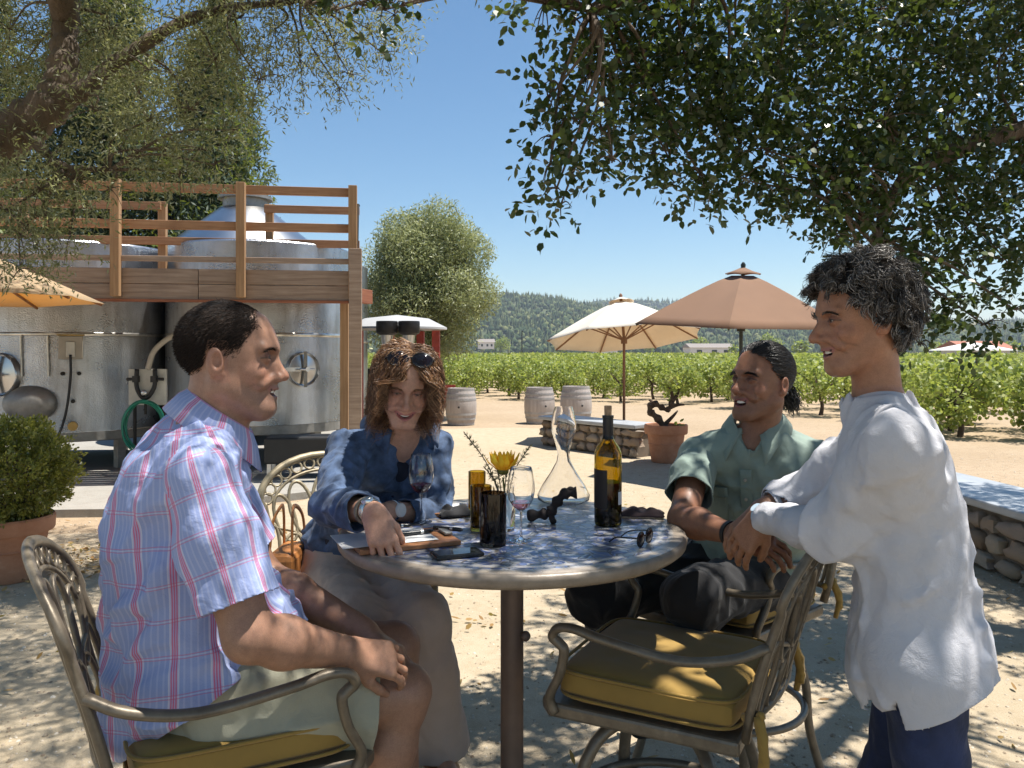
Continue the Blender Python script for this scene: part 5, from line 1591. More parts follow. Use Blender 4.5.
def pen(px, py, rz, label, z=0.0155, L=0.075):
    c = on_table(px, py); r = empty('pen', (c.x, c.y, TZ+z+0.006), rz, label, 'pen', 'black pens on the table')
    b = MB(); b.tube([(-L/2, 0, 0), (L*0.12, 0, 0)], [0.0052, 0.0052], 10); b.build('barrel', M['black_plastic'], r, smooth=60)
    b = MB(); b.tube([(L*0.12, 0, 0), (L*0.22, 0, 0)], [0.0056, 0.0056], 10); b.build('ring', M['silver'], r, smooth=60)
    b = MB(); b.tube([(L*0.22, 0, 0), (L/2, 0, 0), (L/2+0.006, 0, 0)], [0.0054, 0.0050, 0.002], 10); b.build('cap', M['black_plastic'], r, smooth=60)
pen(417, 541, R(28), 'black pen lying in the middle of the front clipboard sheet')
pen(447, 537, R(-18), 'black pen at the right end of the front clipboard')
pen(399, 534, R(10), 'black pen beside the fingers on the front clipboard', L=0.05)
c = on_table(457, 556)
ph = empty('phone', (c.x, c.y, TZ+0.001), R(22), 'black smartphone lying near the table edge, in front of the dark tumbler', 'phone')
b = MB(); b.box((0, 0, 0.0045), (0.115, 0.060, 0.009)); b.build('case', M['black_plastic'], ph, bevel=0.003)
b = MB(); b.box((-0.003, 0, 0.0095), (0.098, 0.052, 0.0012)); b.build('screen', M['screen'], ph, bevel=0.0005)
# dark folded cloth behind the bottle, black strap
def cloth_patch(name, px, py, w, l, hgt, rz, mat, label, cat, seed):
    c = on_table(px, py); N = 26; b = MB()
    for j in range(N+1):
        for i in range(N+1):
            u = -1+2*i/N; v_ = -1+2*j/N
            e = max(abs(u), abs(v_)); q = np.array([[u*2.2+seed, v_*2.2, seed*1.7]])
            z = hgt*(1-e**3)*(0.7+0.5*float(vnoise(q, seed)[0]))+0.004
            k = 1+0.12*float(vnoise(q*1.3, seed+3)[0])
            b.v.append((u*w*k, v_*l*k, max(z, 0.002)))
    for j in range(N):
        for i in range(N):
            a = j*(N+1)+i; b.f.append((a, a+1, a+N+2, a+N+1)); b.m.append(0)
    o = b.build(name, mat, smooth=180, label=label, cat=cat); o.location = (c.x, c.y, TZ+0.001); o.rotation_euler = (0, 0, rz)
    m = o.modifiers.new('t', 'SOLIDIFY'); m.thickness = 0.003; m.offset = 1
cloth_patch('napkin', 642, 517, 0.062, 0.028, 0.022, R(-8), M['napkin'], 'dark maroon folded cloth lying right of the wine bottle', 'cloth', 3)
cloth_patch('cloth', 455, 516, 0.048, 0.035, 0.028, R(20), M['black_cloth'], 'crumpled black cloth lying left of the coloured tumblers', 'cloth', 7)
# dark piece of old vine wood
p = on_table(546, 522)
b = MB(); sp = spline([p+V(-0.05, 0.01, 0.016), p+V(-0.01, 0.0, 0.022), p+V(0.012, -0.005, 0.030), p+V(0.03, 0, 0.055), p+V(0.052, 0, 0.078), p+V(0.085, 0, 0.082)], 6)
b.tube(sp, [0.014+0.004*math.sin(i*1.1) for i in range(len(sp))], 9)
b.tube(spline([p+V(0.055, 0, 0.078), p+V(0.066, 0.0, 0.092), p+V(0.075, 0, 0.09)], 4), 0.007, 7)
b.tube(spline([p+V(0.012, -0.005, 0.030), p+V(0.016, -0.02, 0.012), p+V(0.02, -0.03, 0.006)], 4), 0.009, 7)
b.build('vine_wood', M['drift'], smooth=180, label='gnarled dark piece of vine wood propped beside the decanter', cat='wood')
# folded sunglasses on the table
def sunglasses(root, fwd_w=0.066):
    for s in (-1, 1):
        b = MB(); b.ell((s*0.033, 0, 0), (0.026, 0.004, 0.021), 18, 10); b.build('lens', M['lens'], root, smooth=180)
        b = MB(); b.tube([(s*0.033+0.0275*math.cos(q), 0, 0.0225*math.sin(q)) for q in np.linspace(0, 2*PI, 23)[:-1]], 0.002, 6, closed=True); b.build('rim', M['black_plastic'], root, smooth=180)
    b = MB(); b.tube(spline([(-0.006, 0, 0.004), (0, -0.002, 0.007), (0.006, 0, 0.004)], 4), 0.002, 6); b.build('bridge', M['black_plastic'], root, smooth=180)
sg_ = empty('sunglasses', on_table(645, 545)+V(0, 0, 0.019), R(58), 'black sunglasses standing open on the table near its right edge', 'sunglasses')
sunglasses(sg_); sg_.scale = (0.8, 0.8, 0.8)
for s in (-1, 1):
    b = MB(); b.tube(spline([(s*0.060, 0, 0.008), (s*0.061, 0.04, 0.006), (s*0.05, 0.075, 0.0), (s*0.045, 0.10, -0.018)], 5), 0.0022, 6); b.build('temple', M['black_plastic'], sg_, smooth=180)
# ---------------------------------------------------------------- people
def frame(fwd, up=(0, 0, 1)):
    """rows: right, forward, up"""
    y = nrm(fwd); up = np.array(up, float)
    x = nrm(np.cross(y, up)); z = np.cross(x, y)
    return np.array([x, y, z])

class Lid:
    """half of a ball: an eyelid, above (side 1) or below (side -1) the slit"""
    def __init__(s, c, r, side, gap, k): s.c = np.array(c, float); s.R = r; s.side = side; s.gap = gap; s.k = k
    def __call__(s, p):
        q = p-s.c; z = q[:, 2]*s.side+np.abs(q[:, 0])**2*16*1.0
        return smax(np.linalg.norm(q, axis=1)-s.R, s.gap-z, 0.0015)

def head_local(male=True, jaw=1.0, smile=1.0, open_=0.004, nose=1.0, squint=0.0, gap=0.0042, hook=0.0, cheek=1.0):
    P = [Ell((0, -0.010, 0.034), (0.074, 0.094, 0.084), k=0.02),
         Ell((0, 0.022, -0.022), (0.063, 0.068, 0.088), k=0.03),
         Ell((0, 0.046, -0.076), (0.034*jaw, 0.049, 0.036), k=0.025),
         Cone((-0.010, 0.0765 if male else 0.073, -0.106), (0.010, 0.0765 if male else 0.073, -0.106), (0.0160 if male else 0.0135)*jaw, (0.0160 if male else 0.0135)*jaw, 0.024),
         Ell((0, 0.066, -0.062), (0.026, 0.031, 0.020), k=0.02),
         Cone((0, 0.05, 0.055), (0, 0.062, 0.03), 0.03, 0.03, 0.03)]
    for s in (-1, 1):
        P += [Cone((s*0.054*jaw, 0.0, -0.062), (s*0.020, 0.068, -0.108), 0.014*jaw, 0.014, 0.03),
              Cone((s*0.056, -0.005, -0.02), (s*0.054*jaw, 0.0, -0.062), 0.014, 0.014*jaw, 0.03),
              Ell((s*0.041, 0.061, -0.034), (0.019, 0.017*cheek, 0.017), k=0.02),
              Cone((s*0.012, 0.088, 0.020), (s*0.044, 0.074, 0.022), 0.009 if male else 0.006, 0.007 if male else 0.005, 0.016)]
    # nose
    n = nose
    P += [Cone((0, 0.083, 0.010), (0, 0.105+0.005*n+hook, -0.028), 0.0085, 0.0085, 0.012),
          Ell((0, 0.108+0.006*n, -0.037), (0.0115, 0.0115, 0.010), k=0.009)]
    for s in (-1, 1):
        P += [Ell((s*0.0115, 0.099, -0.041), (0.0088, 0.012, 0.0085), k=0.006)]
        P.insert(10, Cone((s*0.007, 0.082, 0.0), (s*0.011, 0.091, -0.036), 0.009, 0.011, 0.010))
    # sockets, eyelids
    for s in (-1, 1):
        P += [Sub(Ell((s*0.032, 0.094, 0.004), (0.019, 0.014, 0.012)), 0.012)]
    for s in (-1, 1):
        P += [Lid((s*0.0315, 0.0745, 0.0), 0.0150, 1, gap-squint, 0.004), Lid((s*0.0315, 0.0745, 0.0), 0.0148, -1, gap*0.6-squint, 0.004)]
    # mouth
    w = 0.026+0.005*smile; up = 0.008*smile
    zu, zl = -0.0655, -0.0745-open_
    P += [Sub(Cone((-w*0.85, 0.083, -0.069+up*0.6), (w*0.85, 0.083, -0.069+up*0.6), 0.003, 0.003), 0.004)]
    for s in (-1, 1):
        P += [Cone((0, 0.0945, zu), (s*w, 0.079, -0.069+up), 0.0052, 0.0028, 0.005),
              Cone((0, 0.0905, zl-0.002), (s*w*0.96, 0.078, -0.070+up), 0.0062, 0.0030, 0.005),
              Cone((s*0.020, 0.092, -0.040), (s*(w+0.012), 0.074, -0.068+up), 0.006, 0.007, 0.012)]
    if open_ > 0:
        P += [Sub(Ell((0, 0.095, (zu+zl)/2-0.001+up*0.2), (w*0.78, 0.018, 0.0022+open_*0.62)), 0.003)]
    for s in (-1, 1):   # ears
        P += [Ell((s*0.079, -0.012, -0.012), (0.010, 0.019, 0.031), axes=frame((s*0.35, 1, 0.1)), k=0.007),
              Sub(Ell((s*0.090, -0.007, -0.008), (0.010, 0.010, 0.018), axes=frame((s*0.35, 1, 0.1))), 0.005),
              Cone((s*0.077, 0.001, -0.036), (s*0.079, -0.005, -0.034), 0.0065, 0.0065, 0.005)]
    return P

def hand_prims(wrist, d, back, side, curl=(0.4, 0.5, 0.5), spread=0.06, thumb=(0.6, 0.3), size=1.0, fingers=None):
    """side=+1: thumb lies along +x of the hand frame (x = d x back)"""
    y = nrm(d); z = np.array(back, float); z = nrm(z-y*(z@y)); x = np.cross(y, z)*side
    ax = np.array([x, y, z]); o = np.array(wrist, float); P = []
    W = lambda p: o+(np.array(p)*size)@ax
    kx = [0.030, 0.0105, -0.0095, -0.0275]; ky = [0.088, 0.091, 0.086, 0.078]; L = [0.072, 0.080, 0.074, 0.058]
    rr = [0.0088, 0.0090, 0.0086, 0.0076]
    for i in range(4):
        P.append(Cone(W((kx[i]*0.55, 0.008, 0)), W((kx[i], ky[i], 0)), 0.0135*size, 0.0105*size, 0.016*size))
    P.append(Ell(W((0.018, 0.035, -0.008)), A(0.018, 0.03, 0.013)*size, axes=ax, k=0.014))
    P.append(Ell(W((-0.016, 0.035, -0.008)), A(0.014, 0.034, 0.011)*size, axes=ax, k=0.014))
    for i in range(4):
        c = curl if fingers is None else fingers[i]
        p = np.array([kx[i], ky[i], 0.0]); a = 0.0; sp = spread*(1.5-i)
        r0 = rr[i]
        for j, f in enumerate((0.46, 0.30, 0.24)):
            a += c[j]
            dv = np.array([math.sin(sp)*math.cos(a), math.cos(sp)*math.cos(a), -math.sin(a)])
            q = p+dv*L[i]*f
            P.append(Cone(W(p), W(q), r0*size, r0*0.92*size, 0.0045*size))
            p = q; r0 *= 0.92
    t0 = np.array([0.020, 0.016, -0.008]); a1, a2 = thumb
    d1 = nrm([math.sin(a1+0.25), math.cos(a1+0.25), -0.35]); d2 = nrm([math.sin(a1-0.1), math.cos(a1-0.1), -0.35-a2]); d3 = nrm([math.sin(a1-0.3), math.cos(a1-0.3), -0.4-a2*1.6])
    t1 = t0+d1*0.044; t2 = t1+d2*0.036; t3 = t2+d3*0.027
    P += [Cone(W(t0), W(t1), 0.0135*size, 0.0115*size, 0.012), Cone(W(t1), W(t2), 0.0112*size, 0.0100*size, 0.004), Cone(W(t2), W(t3), 0.0100*size, 0.0082*size, 0.004)]
    return P

def arm_prims(sh, el, wr, s=1.0, k=0.03):
    sh, el, wr = [np.array(p, float) for p in (sh, el, wr)]
    m = el+(wr-el)*0.32
    return [Cone(sh, el, 0.052*s, 0.040*s, k), Cone(el, m, 0.040*s, 0.043*s, 0.02), Cone(m, wr, 0.043*s, 0.0265*s, 0.02),
            Cone(wr-(wr-el)*0.08, wr+nrm(wr-el)*0.012, 0.0265*s, 0.024*s, 0.012)]

def leg_prims(hip, kn, an, toe, s=1.0):
    hip, kn, an, toe = [np.array(p, float) for p in (hip, kn, an, toe)]
    back = np.cross(np.cross(kn-hip, an-kn), an-kn); 
    back = -nrm(toe-an) if np.linalg.norm(back) < 1e-4 else -nrm(toe-an)
    m = kn+(an-kn)*0.33+back*0.015
    return [Cone(hip, kn, 0.086*s, 0.058*s, 0.02), Cone(kn, kn+(an-kn)*0.08, 0.058*s, 0.055*s, 0.01), Cone(kn, m, 0.050*s, 0.057*s, 0.015), Cone(m, an, 0.057*s, 0.035*s, 0.02),
            Cone(an, toe, 0.037*s, 0.026*s, 0.03), Ell(an+back*0.02-A(0, 0, 0.02), (0.034, 0.034, 0.034), k=0.02)]

def torso_prims(st, fwd, k=0.02, grow=0.0):
    k = 0.02
    """st: list of (centre, half width, half depth)"""
    P = []
    for (a, wa, da), (b, wb, db) in zip(st[:-1], st[1:]):
        a = np.array(a, float); b = np.array(b, float)
        fs = ((wa+grow)/(da+grow)+(wb+grow)/(db+grow))/2
        sp = nrm(b-a); f = nrm(np.array(fwd, float)-sp*(sp@np.array(fwd, float)))
        # two lobes side by side make the wide flat section
        x = np.cross(f, sp)
        for s in (-1, 1):
            P.append(Cone(a+x*s*(wa-da), b+x*s*(wb-db), da+grow, db+grow, 0.012))
        P.append(Cone(a, b, da+grow, db+grow, 0.012))
    return P

SKIN = {}
def paint_head(v, col, o, ax, sc, lip, stubble=0.0, stubcol=(0.1, 0.07, 0.06), brow=None, flush=0.25, smile=1.0, open_=0.004, lines=0.0, eyegap=0.003):
    q = ((v-o)@ax.T)/sc
    x, y, z = q[:, 0], q[:, 1], q[:, 2]
    inh = (np.linalg.norm(q, axis=1) < 0.17) & (z > -0.13)
    ch = np.exp(-(((np.abs(x)-0.043)/0.022)**2+((z+0.032)/0.022)**2)) * (y > 0.03)
    nz = np.exp(-((x/0.016)**2+((z+0.036)/0.016)**2)) * (y > 0.09)
    er = ((np.abs(x) > 0.073) & (np.abs(z+0.012) < 0.04) & (np.abs(y+0.01) < 0.03))*0.7
    w = np.clip(ch+nz+er, 0, 1)*flush*inh
    col = col*(1-w[:, None])+w[:, None]*(col*A(1.22, 0.72, 0.68))
    if stubble:
        m = np.clip((-0.05-z)/0.02, 0, 1)*np.clip((y-0.0)/0.03, 0, 1)*inh
        m = np.maximum(m, np.exp(-((z+0.058)/0.006)**2)*(np.abs(x) < 0.028)*(y > 0.08)*inh)
        m = m*stubble*(0.8+0.2*vnoise(q*900, 3))
        col = col*(1-m[:, None])+m[:, None]*np.array(stubcol)
    up = 0.008*smile; wd = 0.026+0.005*smile
    zc = -0.0695+up*np.clip(np.abs(x)/wd, 0, 1)**2-open_*0.5*(1-np.clip(np.abs(x)/wd, 0, 1))
    hgt = (0.0082+open_*0.55)*np.sqrt(np.clip(1-(np.abs(x)/(wd*1.02))**2, 0, 1))+0.0002
    m = (np.abs(z-zc) < hgt) & (y > 0.074) & inh
    col = np.where(m[:, None], np.array(lip), col)
    if open_ > 0:
        inner = (np.abs(z-zc) < (0.0015+open_*0.55)*np.sqrt(np.clip(1-(np.abs(x)/(wd*0.8))**2, 0, 1))) & (y < 0.0925) & (y > 0.06) & inh
        col = np.where(inner[:, None], A(0.05, 0.012, 0.012), col)
    for s0 in (-1, 1):
        xx = x-s0*0.0315; cv = 16*xx*xx
        m = np.clip(1-np.abs(z-(eyegap-cv)-0.0012)/0.0024, 0, 1)*1.3*(np.abs(xx) < 0.0165)*(y > 0.07)*inh
        m2 = np.clip(1-np.abs(z+(eyegap*0.6-cv)+0.0008)/0.0012, 0, 1)*(np.abs(xx) < 0.014)*(y > 0.07)*inh*0.6
        m = np.clip(np.maximum(m, m2), 0, 1)*0.9
        col = col*(1-m[:, None])+m[:, None]*A(0.03, 0.018, 0.014)
        m = np.exp(-((np.abs(x)-0.030)**2/0.017**2+(z-0.006)**2/0.012**2))*(y > 0.06)*inh*0.34  # shade painted over the eyelids and sockets
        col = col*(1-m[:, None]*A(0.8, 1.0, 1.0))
    if lines:
        for s0, s1 in (((0.02, -0.042), (0.042, -0.075)), ((0.045, -0.028), (0.054, -0.06))):
            a = np.array(s0); b = np.array(s1); pq = np.stack([np.abs(x), z], 1)-a; ab = b-a
            h = np.clip(pq@ab/(ab@ab), 0, 1); dd = np.linalg.norm(pq-h[:, None]*ab, axis=1)
            m = np.exp(-(dd/0.0022)**2)*lines*inh*(y > 0.02)
            col = col*(1-0.35*m[:, None])
    return col

def eye_mesh(name, parent, o, ax, sc, s, look=(0, 1, 0), iris=(0.05, 0.03, 0.02)):
    c = o+(A(s*0.0315, 0.0745, 0.0)*sc)@ax; r = 0.0126*sc
    lk = np.array(nrm(look))@ax
    b = MB(); b.ell(c, (r, r, r), 20, 14)
    ob = b.build(name, M['eye'], parent, smooth=180)
    v = np.array(b.v)-c
    a = (v/np.linalg.norm(v, axis=1)[:, None])@nrm(lk)
    col = np.where((a > math.cos(0.50))[:, None], np.array(iris), A(0.42, 0.37, 0.34))  # white of the eye darkened for the shade of the lashes
    col = np.where((a > math.cos(0.24))[:, None], A(0.01, 0.01, 0.01), col)
    set_color(ob, col)
    return ob

def build_skin(name, prims, parent, base, heads=None, vox=0.003, hands=None, extra_paint=None):
    if heads:
        ho, hx, hz = heads['o'], heads['ax'], heads['sc']
        lim = lambda v: (((v-ho)@hx.T)[:, 2] > -0.118*hz) & (np.abs(v-ho).max(axis=1) < 0.16)
        v1, q1 = mesh_sdf(prims, vox, smooth=1)
        v2, q2 = mesh_sdf(prims, 0.0021, smooth=1, bounds=(ho-0.165, ho+0.165))
        q1 = q1[~lim(v1)[q1].all(axis=1)]; q2 = q2[lim(v2)[q2].any(axis=1)]
        v = np.concatenate([v1, v2]); q = np.concatenate([q1, q2+len(v1)])
        us = np.unique(q); mp = np.full(len(v), -1); mp[us] = np.arange(len(us)); v = v[us]; q = mp[q]
    else:
        v, q = mesh_sdf(prims, vox, smooth=1)
    o = np_mesh(name, v, quads=q, mat=M['skin'], parent=parent)
    col = np.tile(np.array(base, float), (len(v), 1))
    big = vnoise(v*14, 5)*0.07+1
    col = col*big[:, None]
    if heads: col = paint_head(v, col, **heads)
    if extra_paint: col = extra_paint(v, col)
    set_color(o, np.clip(col, 0, 1))
    return o

def fine_wrinkles(p):
    return vnoise(p@frame((0.7, 0.2, 0.7)).T*A(60, 16, 44), 91)*0.0022+vnoise(p@frame((-0.5, 0.3, 0.8)).T*A(44, 12, 70), 92)*0.0018

def build_cloth(name, prims, mat, parent, cuts, vox=0.005, disp=None, thick=0.003, uvf=None, smooth=1, bounds=None, guard=None, margin=0.005):
    d0 = disp; disp = (lambda p: d0(p)+fine_wrinkles(p)) if d0 is not None else fine_wrinkles
    v, q = mesh_sdf(prims, vox, disp=disp, smooth=smooth, bounds=bounds, guard=guard, margin=margin)
    v, q = clip_mesh(v, q, cuts)
    o = np_mesh(name, v, quads=q, mat=mat, parent=parent)
    if uvf: set_uv(o, uvf(v), q)
    if thick:
        m = o.modifiers.new('cloth thickness', 'SOLIDIFY'); m.thickness = thick; m.offset = -1
    return o

def folds(amp, scale, ax=None, stretch=(1, 1, 1), s=0, ridge=True):
    st = np.array(stretch, float)*scale
    def f(p):
        q = p if ax is None else p@np.array(ax).T
        n = vnoise(q*st+s*7.3, s)
        n2 = vnoise(q*st*2.1+3.1, s+1)
        r = (1-np.abs(n)*2) if ridge else n
        return -((r-0.5 if ridge else r)*amp+n2*amp*0.35)
    return f

def hair_strands(name, root, d0, length, mat, parent, m=6, rad=0.0011, curl=0.0, curlf=2.0, grav=0.0, jitter=0.2, bend=None, center=None, push=None):
    """thin tapering three sided tufts"""
    n = len(root)
    d = d0+rng.normal(size=(n, 3))*jitter; d /= np.linalg.norm(d, axis=1)[:, None]
    L = np.broadcast_to(length, (n,)).astype(float)
    a = np.cross(d, rnd_dirs(n)); a /= np.linalg.norm(a, axis=1)[:, None]
    b = np.cross(d, a)
    ph = rng.uniform(0, 2*PI, n)
    pts = np.zeros((n, m, 3)); p = root.copy(); dd = d.copy()
    for i in range(m):
        t = i/(m-1)
        off = (a*np.cos(ph+t*curlf*2*PI)[:, None]+b*np.sin(ph+t*curlf*2*PI)[:, None]-(a*np.cos(ph)[:, None]+b*np.sin(ph)[:, None])*(1-t))*curl*min(1, t*2)
        pts[:, i] = p+off
        dd = dd+np.array([0, 0, -grav])/m
        if bend is not None: dd = dd+bend(p)/m
        dd /= np.linalg.norm(dd, axis=1)[:, None]
        p = p+dd*(L/(m-1))[:, None]
    if push is not None: pts = push(pts.reshape(-1, 3)).reshape(n, m, 3)
    tw = np.linspace(0, 1, m)
    rad = np.broadcast_to(rad, (n,))
    rr = rad[:, None]*(1-0.75*tw**1.5)[None]
    v = np.zeros((n, m, 3, 3))
    tan = np.gradient(pts, axis=1); tan /= np.linalg.norm(tan, axis=2)[..., None]+1e-9
    s = np.cross(tan, a[:, None, :]); s /= np.linalg.norm(s, axis=2)[..., None]+1e-9
    u = np.cross(tan, s)
    for k in range(3):
        an = 2*PI*k/3
        v[:, :, k] = pts+(s*math.cos(an)+u*math.sin(an))*rr[..., None]
    base = (np.arange(n)*m*3)[:, None, None]
    i = np.arange(m-1)[None, :, None]*3; k = np.arange(3)[None, None, :]; k2 = (k+1) % 3
    q = np.stack([base+i+k, base+i+k2, base+i+3+k2, base+i+3+k], -1).reshape(-1, 4)
    return np_mesh(name, v.reshape(-1, 3), quads=q, mat=mat, parent=parent)

def scalp(n, o, ax, sc, accept, grow=0.0):
    """random points on the skull where accept(local) holds -> world points, outward normals, local points"""
    c = A(0, -0.010, 0.034); r = A(0.074, 0.094, 0.084)+grow
    out = []; 
    while sum(len(x) for x in out) < n:
        d = rnd_dirs(4000); p = c+d*r
        out.append(p[accept(p)])
    p = np.concatenate(out)[:n]
    nn = (p-c)/(r*r); nn /= np.linalg.norm(nn, axis=1)[:, None]
    return o+(p*sc)@ax, nn@ax, p

def join_objs(a, b):
    """merge mesh b into a (same thing, same part), keeping both materials"""
    me = a.data
    va = np.empty(len(me.vertices)*3, np.float32); me.vertices.foreach_get('co', va)
    vb = np.empty(len(b.data.vertices)*3, np.float32); b.data.vertices.foreach_get('co', vb)
    fa = [tuple(p.vertices) for p in me.polygons]
    n = len(me.vertices)
    fb = [tuple(i+n for i in p.vertices) for p in b.data.polygons]
    nm = bpy.data.meshes.new(a.name)
    nm.from_pydata(np.concatenate([va, vb]).reshape(-1, 3).tolist(), [], fa+fb)
    for mt in me.materials: nm.materials.append(mt)
    if b.data.materials[0].name not in [mt.name for mt in me.materials]: nm.materials.append(b.data.materials[0])
    ib = [mt.name for mt in nm.materials].index(b.data.materials[0].name)
    nm.polygons.foreach_set('material_index', [p.material_index for p in me.polygons]+[ib]*len(fb))
    nm.polygons.foreach_set('use_smooth', [True]*len(nm.polygons))
    a.data = nm
    bpy.data.objects.remove(b)
    return a

def hairline(pts):
    ys = np.array([p[0] for p in pts]); zs = np.array([p[1] for p in pts])
    o = np.argsort(ys); ys = ys[o]; zs = zs[o]
    return lambda q: q[:, 2]+rng.normal(size=len(q))*0.0035+vnoise(q*140, 17)*0.004 > np.interp(q[:, 1], ys, zs)

def hair_cap(name, o, ax, sc, line, thick, mat, parent, disp=None, vox=0.004, noise_amp=0.0, noise_scale=60):
    prims = [InFrame(Ell((0, -0.014, 0.034), A(0.074, 0.094, 0.084)+thick, k=0.01), o, ax, sc)]
    def dsp(p):
        q = ((p-o)@ax.T)/sc
        edge = np.interp(q[:, 1], line[0], line[1])-q[:, 2]      # > 0 below the hairline
        return np.clip(edge, -0.03, 0.2)*0.0 + (vnoise(q*noise_scale, 9)*noise_amp if noise_amp else 0) + np.clip((edge+0.020)*0.9, 0, 0.2)
    v, q = mesh_sdf(prims, vox, disp=dsp, smooth=1)
    return np_mesh(name, v, quads=q, mat=M['cap_brown'] if mat is M['hair_brown'] else M['cap_dark'], parent=parent)

M['cap_dark'] = simple('dark hair roots', (0.012, 0.009, 0.008), 0.9, var=0.4, scale=90, bmp=0.9, bscale=260, bdist=0.004)
M['cap_brown'] = simple('brown hair roots', (0.07, 0.035, 0.018), 0.9, var=0.4, scale=90, bmp=0.9, bscale=260, bdist=0.004)
M['eye'] = skin_mat('eye', 0.08)
M['teeth'] = simple('teeth', (0.82, 0.79, 0.72), 0.2, var=0.03)

def teeth(parent, o, ax, sc, smile=1.0, open_=0.006, up=0.0):
    b = MB(); w = 0.0235
    zt = -0.0675+0.002*smile
    N = 10; vs = []; fs = []
    for i in range(N+1):
        x = -w+2*w*i/N; y = 0.0915-0.012*(x/w)**2; zz = zt+0.005*smile*(x/w)**2
        for z in (zz+0.003, zz-0.0055-open_*0.40):
            vs.append(o+(A(x, y, z)*sc)@ax)
        for z in (zz-0.0055-open_*0.40, zz+0.003):
            vs.append(o+(A(x, y-0.004, z)*sc)@ax)
    for i in range(N):
        for k in range(4):
            k2 = (k+1) % 4
            fs.append((i*4+k, i*4+k2, i*4+4+k2, i*4+4+k))
    fs += [(3, 2, 1, 0), (N*4, N*4+1, N*4+2, N*4+3)]
    b.add(vs, fs)
    return b.build('teeth', M['teeth'], parent, smooth=60)

def brows(parent, o, ax, sc, mat, dens=120, thick=1.0):
    for s in (-1, 1):
        r = []; d = []
        for i in range(dens):
            t = rng.uniform(0, 1)
            x = 0.012+0.038*t; z = 0.0165+0.005*math.sin(t*PI)*1.0-0.003*t+rng.uniform(-1, 1)*0.0028*thick*(1-0.5*t)
            y = 0.0965-0.009*t-0.010*t*t
            r.append((s*x, y, z)); d.append((s*0.9, 0.1, 0.35-0.7*t))
        r = np.array(r); d = np.array(d)
        hair_strands('eyebrow', o+(r*sc)@ax, d@ax, 0.010*sc, mat, parent, m=3, rad=0.0009*thick, jitter=0.15)

def shoe(name, an, toe, mat, parent):
    an = np.array(an, float); toe = np.array(toe, float); f = nrm(toe-an)
    P = [Cone(an-A(0, 0, 0.02)-f*0.02, an+f*0.06-A(0, 0, 0.035), 0.045, 0.042, 0.03), Cone(an+f*0.06-A(0, 0, 0.035), toe+f*0.02, 0.042, 0.033, 0.03)]
    v, q = mesh_sdf(P, 0.006)
    return np_mesh(name, v, quads=q, mat=mat, parent=parent)

def pxy(px, py, d):
    return np.array(at(px, py, d))

def make_collar(c, axis, fwd, mat, parent, rings, gap=14, wing=0.0, uv=None, dip=0.016, th=0.003, N=44, flat=1.0):
    ca = nrm(axis); cx = np.array(fwd, float); cx = nrm(cx-ca*(cx@ca)); cy = np.cross(ca, cx)
    b = MB()
    for i, (r, h) in enumerate(rings):
        t = i/(len(rings)-1)
        for k in range(N+1):
            a = R(gap)+k/N*R(360-2*gap)
            e = max(0.0, math.cos(a))**6*t*wing
            pnt = c+(cx*math.cos(a)*r*flat+cy*math.sin(a)*r)*(1+e*1.2)+ca*(h-dip*math.cos(a)-e*0.10)
            b.v.append(tuple(pnt))
    for i in range(len(rings)-1):
        for k in range(N):
            b.f.append((i*(N+1)+k, i*(N+1)+k+1, (i+1)*(N+1)+k+1, (i+1)*(N+1)+k)); b.m.append(0)
    co = b.build('collar', mat, parent, smooth=60)
    u = np.array([[k*0.0115, r*0.018+0.02] for r in range(len(rings)) for k in range(N+1)])
    set_uv(co, u, np.array(b.f)); m = co.modifiers.new('t', 'SOLIDIFY'); m.thickness = th
    return co

